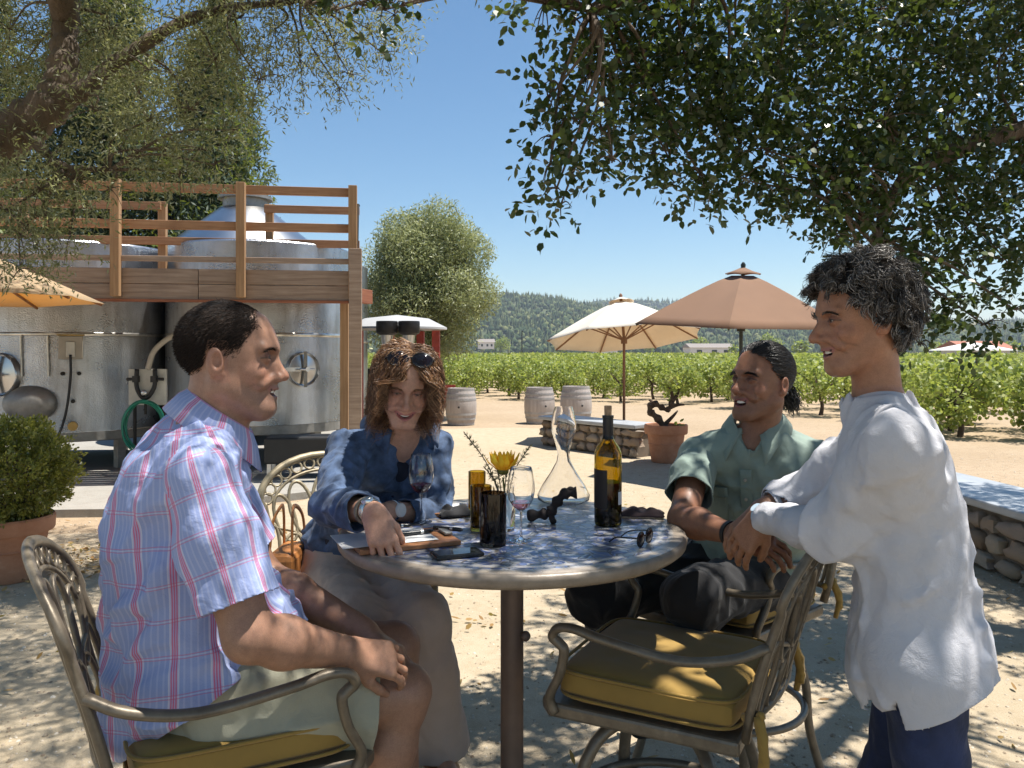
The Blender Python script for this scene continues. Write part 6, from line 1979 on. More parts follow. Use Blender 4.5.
# ================= the man on the left, profile to the right
def make_man():
    root = empty('person', (-0.62, 1.75, 0), 0,
                 'seated man in a blue and red plaid shirt and pale shorts, smiling, at the left', 'person')
    P0 = bpy.data.objects.new('x', None)
    f2 = nrm((0.93, 0.36, 0)); rt = np.cross(f2, A(0, 0, 1))    # right side = towards the camera
    ho = A(-0.606, 1.72, 1.408); hax = frame((1, 0.12, -0.03), (0.02, 0.03, 1)); hs = 1.02
    hp = [InFrame(q, ho, hax, hs) for q in head_local(True, jaw=1.06, smile=1.4, open_=0.007, nose=0.55, squint=0.001)]
    nb = A(-0.650, 1.72, 1.245)     # base of the neck
    sR, eR, wR = A(-0.60, 1.545, 1.175), A(-0.490, 1.49, 0.89), A(-0.335, 1.66, 0.795)
    sL, eL, wL = A(-0.74, 1.90, 1.165), A(-0.62, 1.99, 0.86), A(-0.345, 1.85, 0.775)
    pel = A(-0.66, 1.75, 0.70)
    hR, hL = pel+rt*0.10+f2*0.03, pel-rt*0.10+f2*0.03
    kR, kL = A(-0.245, 1.80, 0.655), A(-0.30, 2.05, 0.665)
    aR, aL = A(-0.30, 1.80, 0.30), A(-0.27, 2.02, 0.30)
    tR, tL = aR+f2*0.17-A(0, 0, 0.045), aL+f2*0.17-A(0, 0, 0.045)
    st = [(pel-f2*0.0, 0.175, 0.125), (A(-0.70, 1.745, 0.86), 0.170, 0.138), (A(-0.725, 1.74, 1.01), 0.180, 0.130), (A(-0.705, 1.73, 1.13), 0.175, 0.105), (A(-0.69, 1.725, 1.19), 0.13, 0.07)]
    torso = torso_prims(st, f2)
    neck = [Cone(nb-A(0, 0, 0.03), ho+(A(0, -0.02, -0.055)*hs)@hax, 0.068, 0.060, 0.03),
            Cone(ho+(A(0, 0.0, -0.085)*hs)@hax, ho+(A(0, 0.045, -0.10)*hs)@hax, 0.045, 0.028, 0.03)]
    trap = [Cone(nb-A(0, 0, 0.01), sR-A(0, 0, 0.0), 0.055, 0.055, 0.05), Cone(nb-A(0, 0, 0.01), sL, 0.055, 0.055, 0.05)]
    arms = arm_prims(sR, eR, wR, 1.12)+arm_prims(sL, eL, wL, 1.12)
    hands = hand_prims(wR, (0.85, 0.42, -0.30), (-0.1, -0.75, 0.65), 1, curl=(0.5, 0.55, 0.3), size=1.05, thumb=(0.3, 0.2)) \
        + hand_prims(wL, (0.80, -0.35, -0.30), (0.1, 0.35, 0.93), -1, curl=(0.5, 0.6, 0.4), size=1.05, thumb=(0.4, 0.2))
    legs = leg_prims(hR, kR, aR, tR, 1.08)+leg_prims(hL, kL, aL, tL, 1.08)
    base = (0.37, 0.20, 0.13)
    body = build_skin('body', torso+neck+trap+arms+legs+hp+hands, root, base,
                      heads=dict(o=ho, ax=hax, sc=hs, lip=(0.34, 0.155, 0.12), stubble=0.35, stubcol=(0.14, 0.09, 0.075), flush=0.22, smile=1.4, open_=0.007, lines=0.5))
    for s in (-1, 1): eye_mesh('eye', root, ho, hax, hs, s)
    teeth(root, ho, hax, hs, smile=1.4, open_=0.007)
    brows(root, ho, hax, hs, M['hair_dark'], 120, 0.85)
    # hair
    ln = [(-0.12, -0.055), (-0.09, -0.065), (-0.055, -0.055), (-0.035, -0.01), (-0.028, 0.018), (0.008, 0.016), (0.014, -0.022), (0.026, -0.022), (0.036, 0.020), (0.054, 0.052), (0.072, 0.078), (0.086, 0.108), (0.12, 0.12)]
    la = (np.array([p[0] for p in ln]), np.array([p[1] for p in ln]))
    cap = hair_cap('hair', ho, hax, hs, la, 0.003, M['hair_dark'], root, vox=0.004)
    acc = hairline(ln)
    rp, rn, rl = scalp(15000, ho, hax, hs, acc, 0.0030)
    flow = (A(0, -0.6, -0.5))@hax
    st2 = hair_strands('hair', rp, rn*0.28+flow, rng.uniform(0.006, 0.013, len(rp)), M['hair_dark'], root, m=3, rad=0.0007, jitter=0.16)
    join_objs(cap, st2)
    # shirt
    sgrow = torso_prims([(c-A(0, 0, 0.03)*(i == 0), w+0.023, d+0.025) for i, (c, w, d) in enumerate(st)], f2)
    shp = sgrow+[Cone(nb-A(0, 0, 0.02), sR+A(0, 0, 0.0), 0.062, 0.066, 0.05), Cone(nb-A(0, 0, 0.02), sL, 0.062, 0.066, 0.05),
                 Ell(pel+f2*0.05+A(0, 0, 0.07), (0.165, 0.165, 0.13), k=0.06), Ell(pel-f2*0.02-A(0, 0, 0.01), (0.195, 0.205, 0.155), k=0.05),
                 Sub(Cone(nb-A(0, 0, 0.03), nb+A(0.04, 0, 0.1), 0.066, 0.066), 0.008)]
    up = nrm(st[2][0]-pel)
    bodyax = np.array([rt, f2, A(0, 0, 1)])
    f1 = folds(0.020, 1.0, frame((0.9, 0.3, 0.25)), (14, 3.5, 12), 3)
    f3 = folds(0.010, 1.0, frame((0.6, 0.1, 0.7)), (26, 7, 18), 8)
    def dsp(p):
        low = np.clip((1.15-p[:, 2])/0.25, 0.2, 1)
        return f1(p)*low+f3(p)
    def tuv(v):
        q = (v-A(-0.70, 1.74, 0))@bodyax.T
        return np.stack([np.arctan2(q[:, 0], q[:, 1])*0.19, v[:, 2]-0.1*q[:, 1]], 1)
    nd_ = nrm(hax[2]*1.0+A(-0.30, 0, 0)+hax[1]*-0.12)
    shirt = build_cloth('shirt', shp, M['plaid'], root,
                        [(A(-0.724, 1.6, 0.640), (0.70, -0.05, -1), None)],
                        disp=dsp, uvf=tuv, guard=torso+trap+[Cone(sR, sR+(eR-sR)*0.4, 0.058, 0.055, 0.02), Cone(sL, sL+(eL-sL)*0.4, 0.058, 0.055, 0.02)])
    # sleeves
    for s, e in ((sR, eR), (sL, eL)):
        ed = nrm(e-s); hem = s+ed*0.245
        sp = [Cone(s+A(0, 0, 0.0)+ed*0.01, s+ed*0.12, 0.062, 0.073, 0.03), Cone(s+ed*0.12, s+ed*0.30, 0.073, 0.080, 0.03)]
        fa = folds(0.010, 1.0, frame(ed, (0.3, 1, 0.2)), (14, 5, 14), 12)
        ax3 = frame(ed, (0.3, -1, 0.2))
        def suv(v, s=s, ax3=ax3):
            q = (v-s)@ax3.T
            return np.stack([np.arctan2(q[:, 0], q[:, 2])*0.078+0.03, q[:, 1]], 1)
        build_cloth('sleeve', sp, M['plaid'], shirt, [(hem, ed+A(0.0, 0.0, -0.0), None)], vox=0.0045, disp=fa, uvf=suv, guard=[Cone(s, e, 0.060, 0.048, 0.01)], margin=0.009)
    make_collar(nb+A(0.006, 0, 0.018), A(0.42, 0.08, 1), f2, M['plaid'], shirt, [(0.069, 0.026), (0.075, 0.038), (0.088, 0.020), (0.104, -0.018)], gap=10, wing=0.25)
    # shorts
    sp = torso_prims([(pel-A(0, 0, 0.02), 0.178, 0.132), (pel+A(-0.02, 0, 0.06), 0.17, 0.13)], f2)
    for h_, k_ in ((hR, kR), (hL, kL)):
        d_ = nrm(k_-h_)
        sp += [Cone(h_, k_-d_*0.02, 0.108, 0.098, 0.05), Cone(k_-d_*0.2-A(0, 0, 0.02), k_-d_*0.0-A(0, 0, 0.018), 0.098, 0.094, 0.04)]
    cuts = [(kR-nrm(kR-hR)*0.075, nrm(kR-hR), lambda v: (v@f2) > pel@f2+0.15),
            (pel+A(0, 0, 0.13), (0, 0, 1), None)]
    f5 = folds(0.012, 1.0, frame(f2, (0.3, 0.3, 1)), (11, 4, 11), 21)
    build_cloth('shorts', sp, M['shorts'], root, cuts, disp=f5, guard=torso[:3]+leg_prims(hR, kR, aR, tR, 1.08)[:2]+leg_prims(hL, kL, aL, tL, 1.08)[:2], margin=0.006)
    for an, to in ((aR, tR), (aL, tL)): shoe('shoe', an, to, M['dull_steel'], root)
    root.location = (0, 0, 0)
    return root

# ================= the standing woman on the right, profile to the left
def make_standing():
    root = empty('person', (0, 0, 0), 0, 'standing woman with short curly grey hair, white top and dark jeans, leaning on a chair', 'person')
    f2 = nrm((-0.90, 0.42, 0)); rt = np.cross(f2, A(0, 0, 1))     # her right = away from the camera
    ho = pxy(861, 317, 1.70); hax = frame((-1, -0.06, -0.13), (-0.04, 0, 1)); hs = 0.93
    hp = [InFrame(q, ho, hax, hs) for q in head_local(False, jaw=0.90, smile=1.15, open_=0.006, nose=1.35, hook=0.003, squint=0.001, cheek=1.1)]
    nb = A(0.785, 1.715, 1.345)
    sL, eL, wL = A(0.745, 1.57, 1.235), A(0.665, 1.70, 1.035), A(0.60, 1.92, 1.025)
    sR, eR, wR = A(0.87, 1.89, 1.235), A(0.72, 2.02, 1.05), A(0.63, 2.0, 1.03)
    pel = A(0.862, 1.70, 0.84)
    hR, hL = pel+rt*0.085-A(0, 0, 0.03), pel-rt*0.085-A(0, 0, 0.03)
    kR, kL = A(0.86, 1.80, 0.44), A(0.87, 1.63, 0.44)
    aR, aL = A(0.93, 1.82, 0.08), A(0.93, 1.64, 0.08)
    tR, tL = aR+f2*0.15-A(0, 0, 0.04), aL+f2*0.15-A(0, 0, 0.04)
    st = [(pel, 0.140, 0.098), (A(0.848, 1.70, 0.98), 0.115, 0.088), (A(0.832, 1.71, 1.11), 0.124, 0.092), (A(0.812, 1.72, 1.22), 0.128, 0.080), (A(0.797, 1.72, 1.28), 0.095, 0.052)]
    torso = torso_prims(st, f2)
    neck = [Cone(nb-A(0, 0, 0.04), ho+(A(0, -0.02, -0.06)*hs)@hax, 0.050, 0.047, 0.03),
            Cone(ho+(A(0, 0.0, -0.085)*hs)@hax, ho+(A(0, 0.04, -0.098)*hs)@hax, 0.034, 0.022, 0.03)]
    trap = [Cone(nb-A(0, 0, 0.04), sR, 0.038, 0.040, 0.03), Cone(nb-A(0, 0, 0.04), sL, 0.038, 0.040, 0.03)]
    arms = arm_prims(sL, eL, wL, 0.84)+arm_prims(sR, eR, wR, 0.88)
    hands = hand_prims(wL, (-0.42, 0.35, -0.75), (-0.65, -0.60, 0.1), -1, curl=(0.3, 0.35, 0.25), size=0.97, thumb=(0.25, 0.1)) \
        + hand_prims(wR, (-0.70, -0.15, -0.60), (-0.45, -0.3, 0.8), 1, curl=(0.4, 0.4, 0.3), size=0.95)
    legs = leg_prims(hR, kR, aR, tR, 0.88)+leg_prims(hL, kL, aL, tL, 0.88)
    base = (0.37, 0.18, 0.105)
    build_skin('body', torso+neck+trap+arms+legs+hp+hands, root, base,
               heads=dict(o=ho, ax=hax, sc=hs, lip=(0.36, 0.15, 0.12), flush=0.22, smile=1.15, open_=0.006, lines=0.9))
    for s in (-1, 1): eye_mesh('eye', root, ho, hax, hs, s)
    teeth(root, ho, hax, hs, open_=0.006)
    brows(root, ho, hax, hs, M['hair_grey'], 100, 0.8)
    ln = [(-0.14, -0.075), (-0.09, -0.085), (-0.05, -0.070), (-0.03, -0.02), (-0.02, 0.012), (0.012, 0.012), (0.030, 0.018), (0.050, 0.045), (0.066, 0.062), (0.085, 0.072), (0.12, 0.08)]
    la = (np.array([p[0] for p in ln]), np.array([p[1] for p in ln]))
    cap = hair_cap('hair', ho, hax, hs, la, 0.014, M['hair_grey'], root, vox=0.004, noise_amp=0.010, noise_scale=45)
    acc0 = hairline(ln)
    acc = lambda q: acc0(q)
    rp, rn, rl = scalp(430, ho, hax, hs, acc, 0.010)
    # locks: every lock is a bundle of curling strands
    rr = []; dd = []; 
    k = 20
    rootp = np.repeat(rp, k, 0)+rng.normal(size=(len(rp)*k, 3))*0.0032
    flow = np.where((rl[:, 1] > 0.03)[:, None], A(0, 0.35, 0.05), A(0, -0.15, -0.45))@hax
    dirs = rn*0.9+flow+rng.normal(size=rn.shape)*0.35
    dirs = np.repeat(dirs, k, 0)
    ln_ = np.repeat(rng.uniform(0.035, 0.062, len(rp)), k)
    n = len(rootp)
    d = dirs+rng.normal(size=dirs.shape)*0.10; d /= np.linalg.norm(d, axis=1)[:, None]
    a = np.repeat(rnd_dirs(len(rp)), k, 0); a = np.cross(d, a); a /= np.linalg.norm(a, axis=1)[:, None]; b = np.cross(d, a)
    ph = np.repeat(rng.uniform(0, 6.28, len(rp)), k)+rng.normal(size=n)*0.25
    mm = 9; pts = np.zeros((n, mm, 3)); p = rootp.copy(); dv = d.copy()
    crad = np.repeat(rng.uniform(0.006, 0.011, len(rp)), k)
    for i in range(mm):
        t = i/(mm-1)
        pts[:, i] = p+(a*np.cos(ph+t*7)[:, None]+b*np.sin(ph+t*7)[:, None])*(crad*min(1, 1.6*t))[:, None]
        dv = dv+A(0, 0, -0.09); dv /= np.linalg.norm(dv, axis=1)[:, None]
        p = p+dv*(ln_*(0.75)/(mm-1))[:, None]
    st2 = tubes('hair', pts, 0.0011, M['hair_grey'], root)
    join_objs(cap, st2)
    # top
    sg = torso_prims([(c-A(0, 0, 0.09)*(i == 0)+A(0.01, 0, 0)*(i == 0), w+(0.020 if i == 0 else 0.012 if i == 1 else 0.010), d_+(0.032 if i == 0 else 0.022 if i == 1 else 0.014)) for i, (c, w, d_) in enumerate(st)], f2)
    sg += [Cone(nb-A(0, 0, 0.045), sL, 0.046, 0.057, 0.05), Cone(nb-A(0, 0, 0.045), sR, 0.046, 0.057, 0.05)]
    for s_, e_, w_ in ((sL, eL, wL), (sR, eR, wR)):
        m_ = e_+(w_-e_)*0.5
        sg += [Ell(s_+A(0.045, 0.05, -0.065), (0.062, 0.078, 0.09), k=0.05), Cone(s_, e_, 0.058, 0.052, 0.06), Cone(e_, m_, 0.052, 0.044, 0.03), Ell((s_+e_)/2*0.4+e_*0.6-A(0, 0, 0.02), (0.046, 0.046, 0.046), k=0.04), Cone(m_, w_-nrm(w_-e_)*0.0, 0.044, 0.036, 0.02)]
    ax_ = np.array([rt, f2, A(0, 0, 1)])
    f1 = folds(0.014, 1.0, frame((0.30, 0.2, 0.9)), (13, 2.6, 13), 31)
    f3 = folds(0.007, 1.0, frame((0.8, -0.3, 0.5)), (26, 5, 17), 35)
    def hemz(v): return 0
    cuts = [(A(0.83, 1.65, 0.712), (0.50, 0.0, -1), lambda v: (v[:, 2] < 0.86)),
            (A(0.752, 1.6, 0.738), (-1, 0, -0.30), lambda v: ((v[:, 0]-0.752)-0.30*(v[:, 2]-0.738) > 0) & (v[:, 1] < 1.68) & (v[:, 2] < 0.74)),
            (wL-nrm(wL-eL)*0.02, nrm(wL-eL), lambda v: np.linalg.norm(v-wL, axis=1) < 0.09),
            (wR-nrm(wR-eR)*0.02, nrm(wR-eR), lambda v: np.linalg.norm(v-wR, axis=1) < 0.09)]
    sg.append(Ell(A(0.872, 1.69, 0.745), (0.145, 0.130, 0.13), axes=ax_, k=0.05))
    sg.append(Sub(Cone(nb-A(-0.015, 0, 0.030), nb+A(-0.02, 0, 0.12), 0.076, 0.10, 0), 0.008))
    build_cloth('top', sg, M['white_knit'], root, cuts, disp=lambda p: f1(p)+f3(p), guard=torso+trap+arms[:-1]+[Cone(hR-A(0, 0, 0.04), kR, 0.088, 0.074, 0.03), Cone(hL-A(0, 0, 0.04), kL, 0.088, 0.074, 0.03), Cone(pel-rt*0.05-A(0, 0, 0.05), pel+rt*0.05-A(0, 0, 0.05), 0.110, 0.110, 0.03)], margin=0.008)
    for e_, w_ in ((eL, wL), (eR, wR)):
        dw = nrm(w_-e_); c_ = w_-dw*0.026; xw = nrm(np.cross(dw, A(0.1, 0.2, 1))); yw = np.cross(dw, xw); Mx = Matrix((Vector(xw), Vector(yw), Vector(dw))).transposed()
        cb = MB(); cb.lathe([(0.0365, -0.008), (0.0385, -0.006), (0.0385, 0.006), (0.0365, 0.008), (0.0345, 0.006)], c_, 32, M=Mx); cb.build('cuff', M['white_knit'], root, smooth=60)
    # jeans
    jp = torso_prims([(pel-A(0, 0, 0.05), 0.142, 0.102), (pel+A(0, 0, 0.06), 0.130, 0.09)], f2)
    for h_, k_, a_ in ((hR, kR, aR), (hL, kL, aL)):
        jp += [Cone(h_-A(0, 0, 0.04), k_, 0.080, 0.066, 0.03), Cone(k_, a_, 0.070, 0.058, 0.04)]
    f6 = folds(0.004, 1.0, None, (9, 9, 16), 41)
    build_cloth('jeans', jp, M['jeans'], root, [(pel+A(0, 0, 0.1), (0, 0, 1), lambda v: np.linalg.norm((v-pel)[:, :2], axis=1) < 0.21), (A(0, 0, 0.06), (0, 0, -1), None)], disp=f6)
    for an, to in ((aR, tR), (aL, tL)): shoe('shoe', an, to, M['black_rubber'], root)
    # watch with pale blue strap
    return root, (eL, wL)

def tubes(name, pts, rad, mat, parent):
    n, m, _ = pts.shape
    tw = np.linspace(0, 1, m)
    rr = np.broadcast_to(rad, (n,))[:, None]*(1-0.7*tw**2)[None]
    tan = np.gradient(pts, axis=1); tan /= np.linalg.norm(tan, axis=2)[..., None]+1e-9
    a = rnd_dirs(n)
    s = np.cross(tan, a[:, None, :]); s /= np.linalg.norm(s, axis=2)[..., None]+1e-9
    u = np.cross(tan, s); v = np.zeros((n, m, 3, 3))
    for k in range(3):
        an = 2*PI*k/3
        v[:, :, k] = pts+(s*math.cos(an)+u*math.sin(an))*rr[..., None]
    base = (np.arange(n)*m*3)[:, None, None]
    i = np.arange(m-1)[None, :, None]*3; k = np.arange(3)[None, None, :]; k2 = (k+1) % 3
    q = np.stack([base+i+k, base+i+k2, base+i+3+k2, base+i+3+k], -1).reshape(-1, 4)
    return np_mesh(name, v.reshape(-1, 3), quads=q, mat=mat, parent=parent)

def bracelet(name, el, wr, off, r, w, mat, parent, label=None, n=36, th=0.002, face=None):
    """band round a wrist; face = (direction, radius, material) of a watch"""
    el = np.array(el, float); wr = np.array(wr, float); d = nrm(wr-el); c = wr+d*off
    x = nrm(np.cross(d, A(0.1, 0.2, 1))); y = np.cross(d, x)
    b = MB()
    Mx = Matrix((Vector(x), Vector(y), Vector(d))).transposed()
    b.lathe([(r, -w/2), (r+th, -w/2*0.9), (r+th, w/2*0.9), (r, w/2), (r, -w/2)], c, n, M=Mx)
    o = b.build(name, mat, parent, smooth=40)
    if face:
        fd = np.array(face[0], float); fd = nrm(fd-d*(fd@d)); q = np.cross(fd, d)
        Mf = Matrix((Vector(q), Vector(d), Vector(fd))).transposed()
        b2 = MB(); b2.lathe([(0, -0.001), (face[1], -0.001), (face[1], 0.006), (face[1]*0.9, 0.008), (0, 0.008)], c+fd*(r-0.001), 24, M=Mf)
        b2.build('watch_face', face[2], o, smooth=40)
    return o

# ================= the woman in the denim jacket
def make_denim():
    root = empty('person', (0, 0, 0), 0, 'seated woman in a blue denim jacket and beige trousers, reaching over a clipboard', 'person')
    f2 = nrm((0.40, -0.92, 0)); rt = np.cross(f2, A(0, 0, 1))   # her right = image left
    ho = pxy(406, 384, 2.26); hax = frame((0.16, -0.93, -0.35), (0.08, 0, 1)); hs = 0.885
    hp = [InFrame(q, ho, hax, hs) for q in head_local(False, jaw=0.92, smile=1.5, open_=0.008, nose=0.75, squint=0.0015, cheek=1.15)]
    nb = A(-0.335, 2.40, 1.20)
    sR, eR, wR = A(-0.475, 2.33, 1.135), A(-0.475, 2.11, 1.015), A(-0.330, 1.905, 1.040)
    sL, eL, wL = A(-0.245, 2.48, 1.125), A(-0.225, 2.37, 0.93), A(-0.33, 2.20, 0.985)
    pel = A(-0.52, 2.62, 0.70)
    hR, hL = pel+rt*0.09, pel-rt*0.09
    kR, kL = A(-0.42, 2.20, 0.66), A(-0.26, 2.26, 0.66)
    aR, aL = A(-0.36, 2.26, 0.28), A(-0.22, 2.32, 0.28)
    tR, tL = aR+f2*0.15-A(0, 0, 0.04), aL+f2*0.15-A(0, 0, 0.04)
    st = [(pel, 0.150, 0.11), (A(-0.48, 2.58, 0.85), 0.12, 0.095), (A(-0.43, 2.51, 0.99), 0.125, 0.095), (A(-0.37, 2.44, 1.08), 0.125, 0.08), (A(-0.35, 2.42, 1.13), 0.09, 0.05)]
    torso = torso_prims(st, f2)
    neck = [Cone(nb-A(0, 0, 0.04), ho+(A(0, -0.02, -0.06)*hs)@hax, 0.050, 0.047, 0.03)]
    trap = [Cone(nb-A(0, 0, 0.035), sR, 0.042, 0.045, 0.05), Cone(nb-A(0, 0, 0.035), sL, 0.042, 0.045, 0.05)]
    arms = arm_prims(sR, eR, wR, 0.86)+arm_prims(sL, eL, wL, 0.86)
    hands = hand_prims(wR, (0.28, -0.38, -0.62), (0.1, -0.75, 0.5), -1, size=0.92, thumb=(0.35, 0.5),
                       fingers=[(0.35, 0.55, 0.3), (0.45, 0.5, 0.3), (0.55, 0.6, 0.4), (0.7, 0.6, 0.4)]) \
        + hand_prims(wL, (-0.85, -0.35, -0.10), (0.1, -0.3, 0.9), 1, size=0.92, curl=(0.3, 0.4, 0.3))
    legs = leg_prims(hR, kR, aR, tR, 0.92)+leg_prims(hL, kL, aL, tL, 0.92)
    base = (0.60, 0.33, 0.225)
    build_skin('body', torso+neck+trap+arms+legs+hp+hands, root, base,
               heads=dict(o=ho, ax=hax, sc=hs, lip=(0.46, 0.17, 0.15), flush=0.2, smile=1.5, open_=0.008, lines=0.4))
    for s in (-1, 1): eye_mesh('eye', root, ho, hax, hs, s, look=(0, 0.9, -0.25))
    teeth(root, ho, hax, hs, smile=1.5, open_=0.008)
    brows(root, ho, hax, hs, M['hair_brown'], 90, 0.8)
    # hair: parted, wavy, to the shoulders
    ln = [(-0.14, -0.09), (-0.05, -0.085), (-0.02, -0.02), (0.0, 0.02), (0.030, 0.035), (0.050, 0.062), (0.068, 0.085), (0.085, 0.093), (0.12, 0.10)]
    la = (np.array([p[0] for p in ln]), np.array([p[1] for p in ln]))
    cap = hair_cap('hair', ho, hax, hs, la, 0.010, M['hair_brown'], root, vox=0.004, noise_amp=0.004, noise_scale=50)
    acc0 = hairline(ln)
    rp, rn, rl = scalp(7500, ho, hax, hs, acc0, 0.008)
    n = len(rp); mm = 12
    side = np.sign(rl[:, 0]+0.010); side[side == 0] = 1
    # combed down and outwards in the head frame, then hanging
    L = rng.uniform(0.09, 0.17, n)
    pts = np.zeros((n, mm, 3)); q = rl.copy()
    c = A(0, -0.010, 0.034); rr = A(0.074, 0.094, 0.084)+0.012
    down = nrm(hax@A(0, 0, -1))
    dv = np.stack([side*1.0, np.where(rl[:, 1] > 0.04, 0.30, -0.25), np.full(n, 0.10)], 1)
    wav = rng.uniform(0, 6.28, n)
    grp = np.floor(np.arctan2(rl[:, 0], rl[:, 1])*7)*2.3
    thickr = rng.uniform(0.0, 0.016, n)
    for i in range(mm):
        t = i/(mm-1)
        w = 0.017*t*np.sin(grp+t*13+wav*0.15)
        out = (q-c); out /= np.linalg.norm(out, axis=1)[:, None]
        pts[:, i] = q+out*(w*0.7+thickr*min(1, t*2.5))[:, None]+np.stack([w*side, w*0.6, 0*w], 1)
        lim_ = 0.090+0.016*np.sin(grp*1.7+t*9)*t+thickr*0.7+0.014*t
        pts[:, i, 0] = np.clip(pts[:, i, 0], -lim_, lim_)
        q[:, 0] = np.clip(q[:, 0], -0.092-0.012*t, 0.092+0.012*t)
        dv = dv*0.72+(down+out*0.10+np.stack([side*(0.12 if t < 0.35 else -0.30 if t > 0.7 else -0.08), np.full(n, 0.05), np.zeros(n)], 1))*0.42
        dv /= np.linalg.norm(dv, axis=1)[:, None]
        q = q+dv*(L/(mm-1))[:, None]
        e = np.sqrt((((q-c)/rr)**2).sum(1)); ins = (e < 1) & (q[:, 2] > -0.03)
        q[ins] = c+(q[ins]-c)/e[ins][:, None]
        # keep off the cheeks
        m_ = (np.abs(q[:, 0]) < 0.072) & (q[:, 2] < 0.05) & (q[:, 1] > 0.0)
        q[m_, 0] = np.sign(q[m_, 0]+1e-6)*0.074
    pts = ho+(pts.reshape(-1, 3)*hs)@hax
    st2 = tubes('hair', pts.reshape(n, mm, 3), 0.0010, M['hair_brown'], root)
    join_objs(cap, st2)
    # sunglasses pushed up on the hair
    # trousers
    jp = torso_prims([(pel-A(0, 0, 0.02), 0.165, 0.125), (pel+A(0.01, 0, 0.08), 0.155, 0.12)], f2)
    for h_, k_, a_ in ((hR, kR, aR), (hL, kL, aL)):
        jp += [Cone(h_, k_, 0.100, 0.082, 0.05), Cone(k_, k_*0.6+a_*0.4, 0.082, 0.088, 0.04), Cone(k_*0.6+a_*0.4, a_, 0.088, 0.100, 0.04)]
    f6 = folds(0.006, 1.0, None, (9, 9, 6), 51)
    build_cloth('trousers', jp, M['beige_pants'], root, [(pel+A(0, 0, 0.1), (0, 0, 1), lambda v: np.linalg.norm((v-pel)[:, :2], axis=1) < 0.21), (A(0, 0, 0.27), (0, 0, -1), None)], disp=f6, guard=torso[:3]+legs[:4]+legs[6:10])
    # navy top under the jacket
    tp = torso_prims([(c, w+0.008, d_+0.010) for c, w, d_ in st], f2)
    tp.append(Sub(Ell(nb+f2*0.04-A(0, 0, 0.02), (0.065, 0.08, 0.085), axes=frame(f2)), 0.01))
    build_cloth('top', tp, M['dark_tee'], root, [(pel+A(0, 0, 0.05), (0, 0, -1), lambda v: v[:, 2] < 0.8)], vox=0.006)
    # jacket
    jk = torso_prims([(c+A(0, 0, 0.08)*(i == 0), w+0.018, d_+0.022) for i, (c, w, d_) in enumerate(st)], f2)
    jk += [Cone(nb-A(0, 0, 0.045), sR, 0.048, 0.054, 0.03), Cone(nb-A(0, 0, 0.045), sL, 0.048, 0.054, 0.03)]
    opening = Ell(A(-0.26, 2.22, 1.14), (0.05, 0.16, 0.20), axes=frame(f2))
    jk.append(Sub(Ell(A(-0.285, 2.285, 1.10), (0.045, 0.10, 0.26), axes=frame(f2, (0.25, -0.25, 1))), 0.02))
    for s_, e_, w_ in ((sR, eR, wR), (sL, eL, wL)):
        m_ = e_+(w_-e_)*0.62
        jk += [Cone(s_, e_, 0.056, 0.052, 0.03), Cone(e_, m_, 0.052, 0.044, 0.02), Cone(m_, m_+nrm(w_-e_)*0.06, 0.051, 0.050, 0.004)]
    f7 = folds(0.010, 1.0, frame((0.2, 0.9, 0.3)), (12, 8, 19), 61)
    f8 = folds(0.009, 1.0, frame((0.6, 0.3, 0.7)), (38, 12, 30), 66)
    mc = [wR-nrm(wR-eR)*0.055, wL-nrm(wL-eL)*0.05]
    cuts = [(mc[0], nrm(wR-eR), lambda v: np.linalg.norm(v-wR, axis=1) < 0.13),
            (mc[1], nrm(wL-eL), lambda v: np.linalg.norm(v-wL, axis=1) < 0.11),
            (pel+A(0, 0, 0.05), (0.1, 0, -1), lambda v: v[:, 2] < 0.80)]
    jk.append(Sub(Cone(nb-A(0, 0, 0.03), nb+A(0, 0, 0.1), 0.062, 0.07), 0.008))
    jac = build_cloth('jacket', jk, M['denim'], root, cuts, disp=lambda p: f7(p)+f8(p), thick=0.004, guard=trap+arms[:3]+arms[4:7], margin=0.006)
    make_collar(nb+A(0, 0, 0.012), A(0.02, -0.30, 1), f2, M['denim'], jac, [(0.060, 0.024), (0.070, 0.036), (0.092, 0.016), (0.116, -0.016)], gap=32, wing=0.5, th=0.005, dip=0.02)
    for an, to in ((aR, tR), (aL, tL)): shoe('shoe', an, to, M['tan_leather'], root)
    return root, (eR, wR, eL, wL), (ho, hax, hs)

def s_x(cx, f): return -1.0 if cx@f > 0 else 1.0

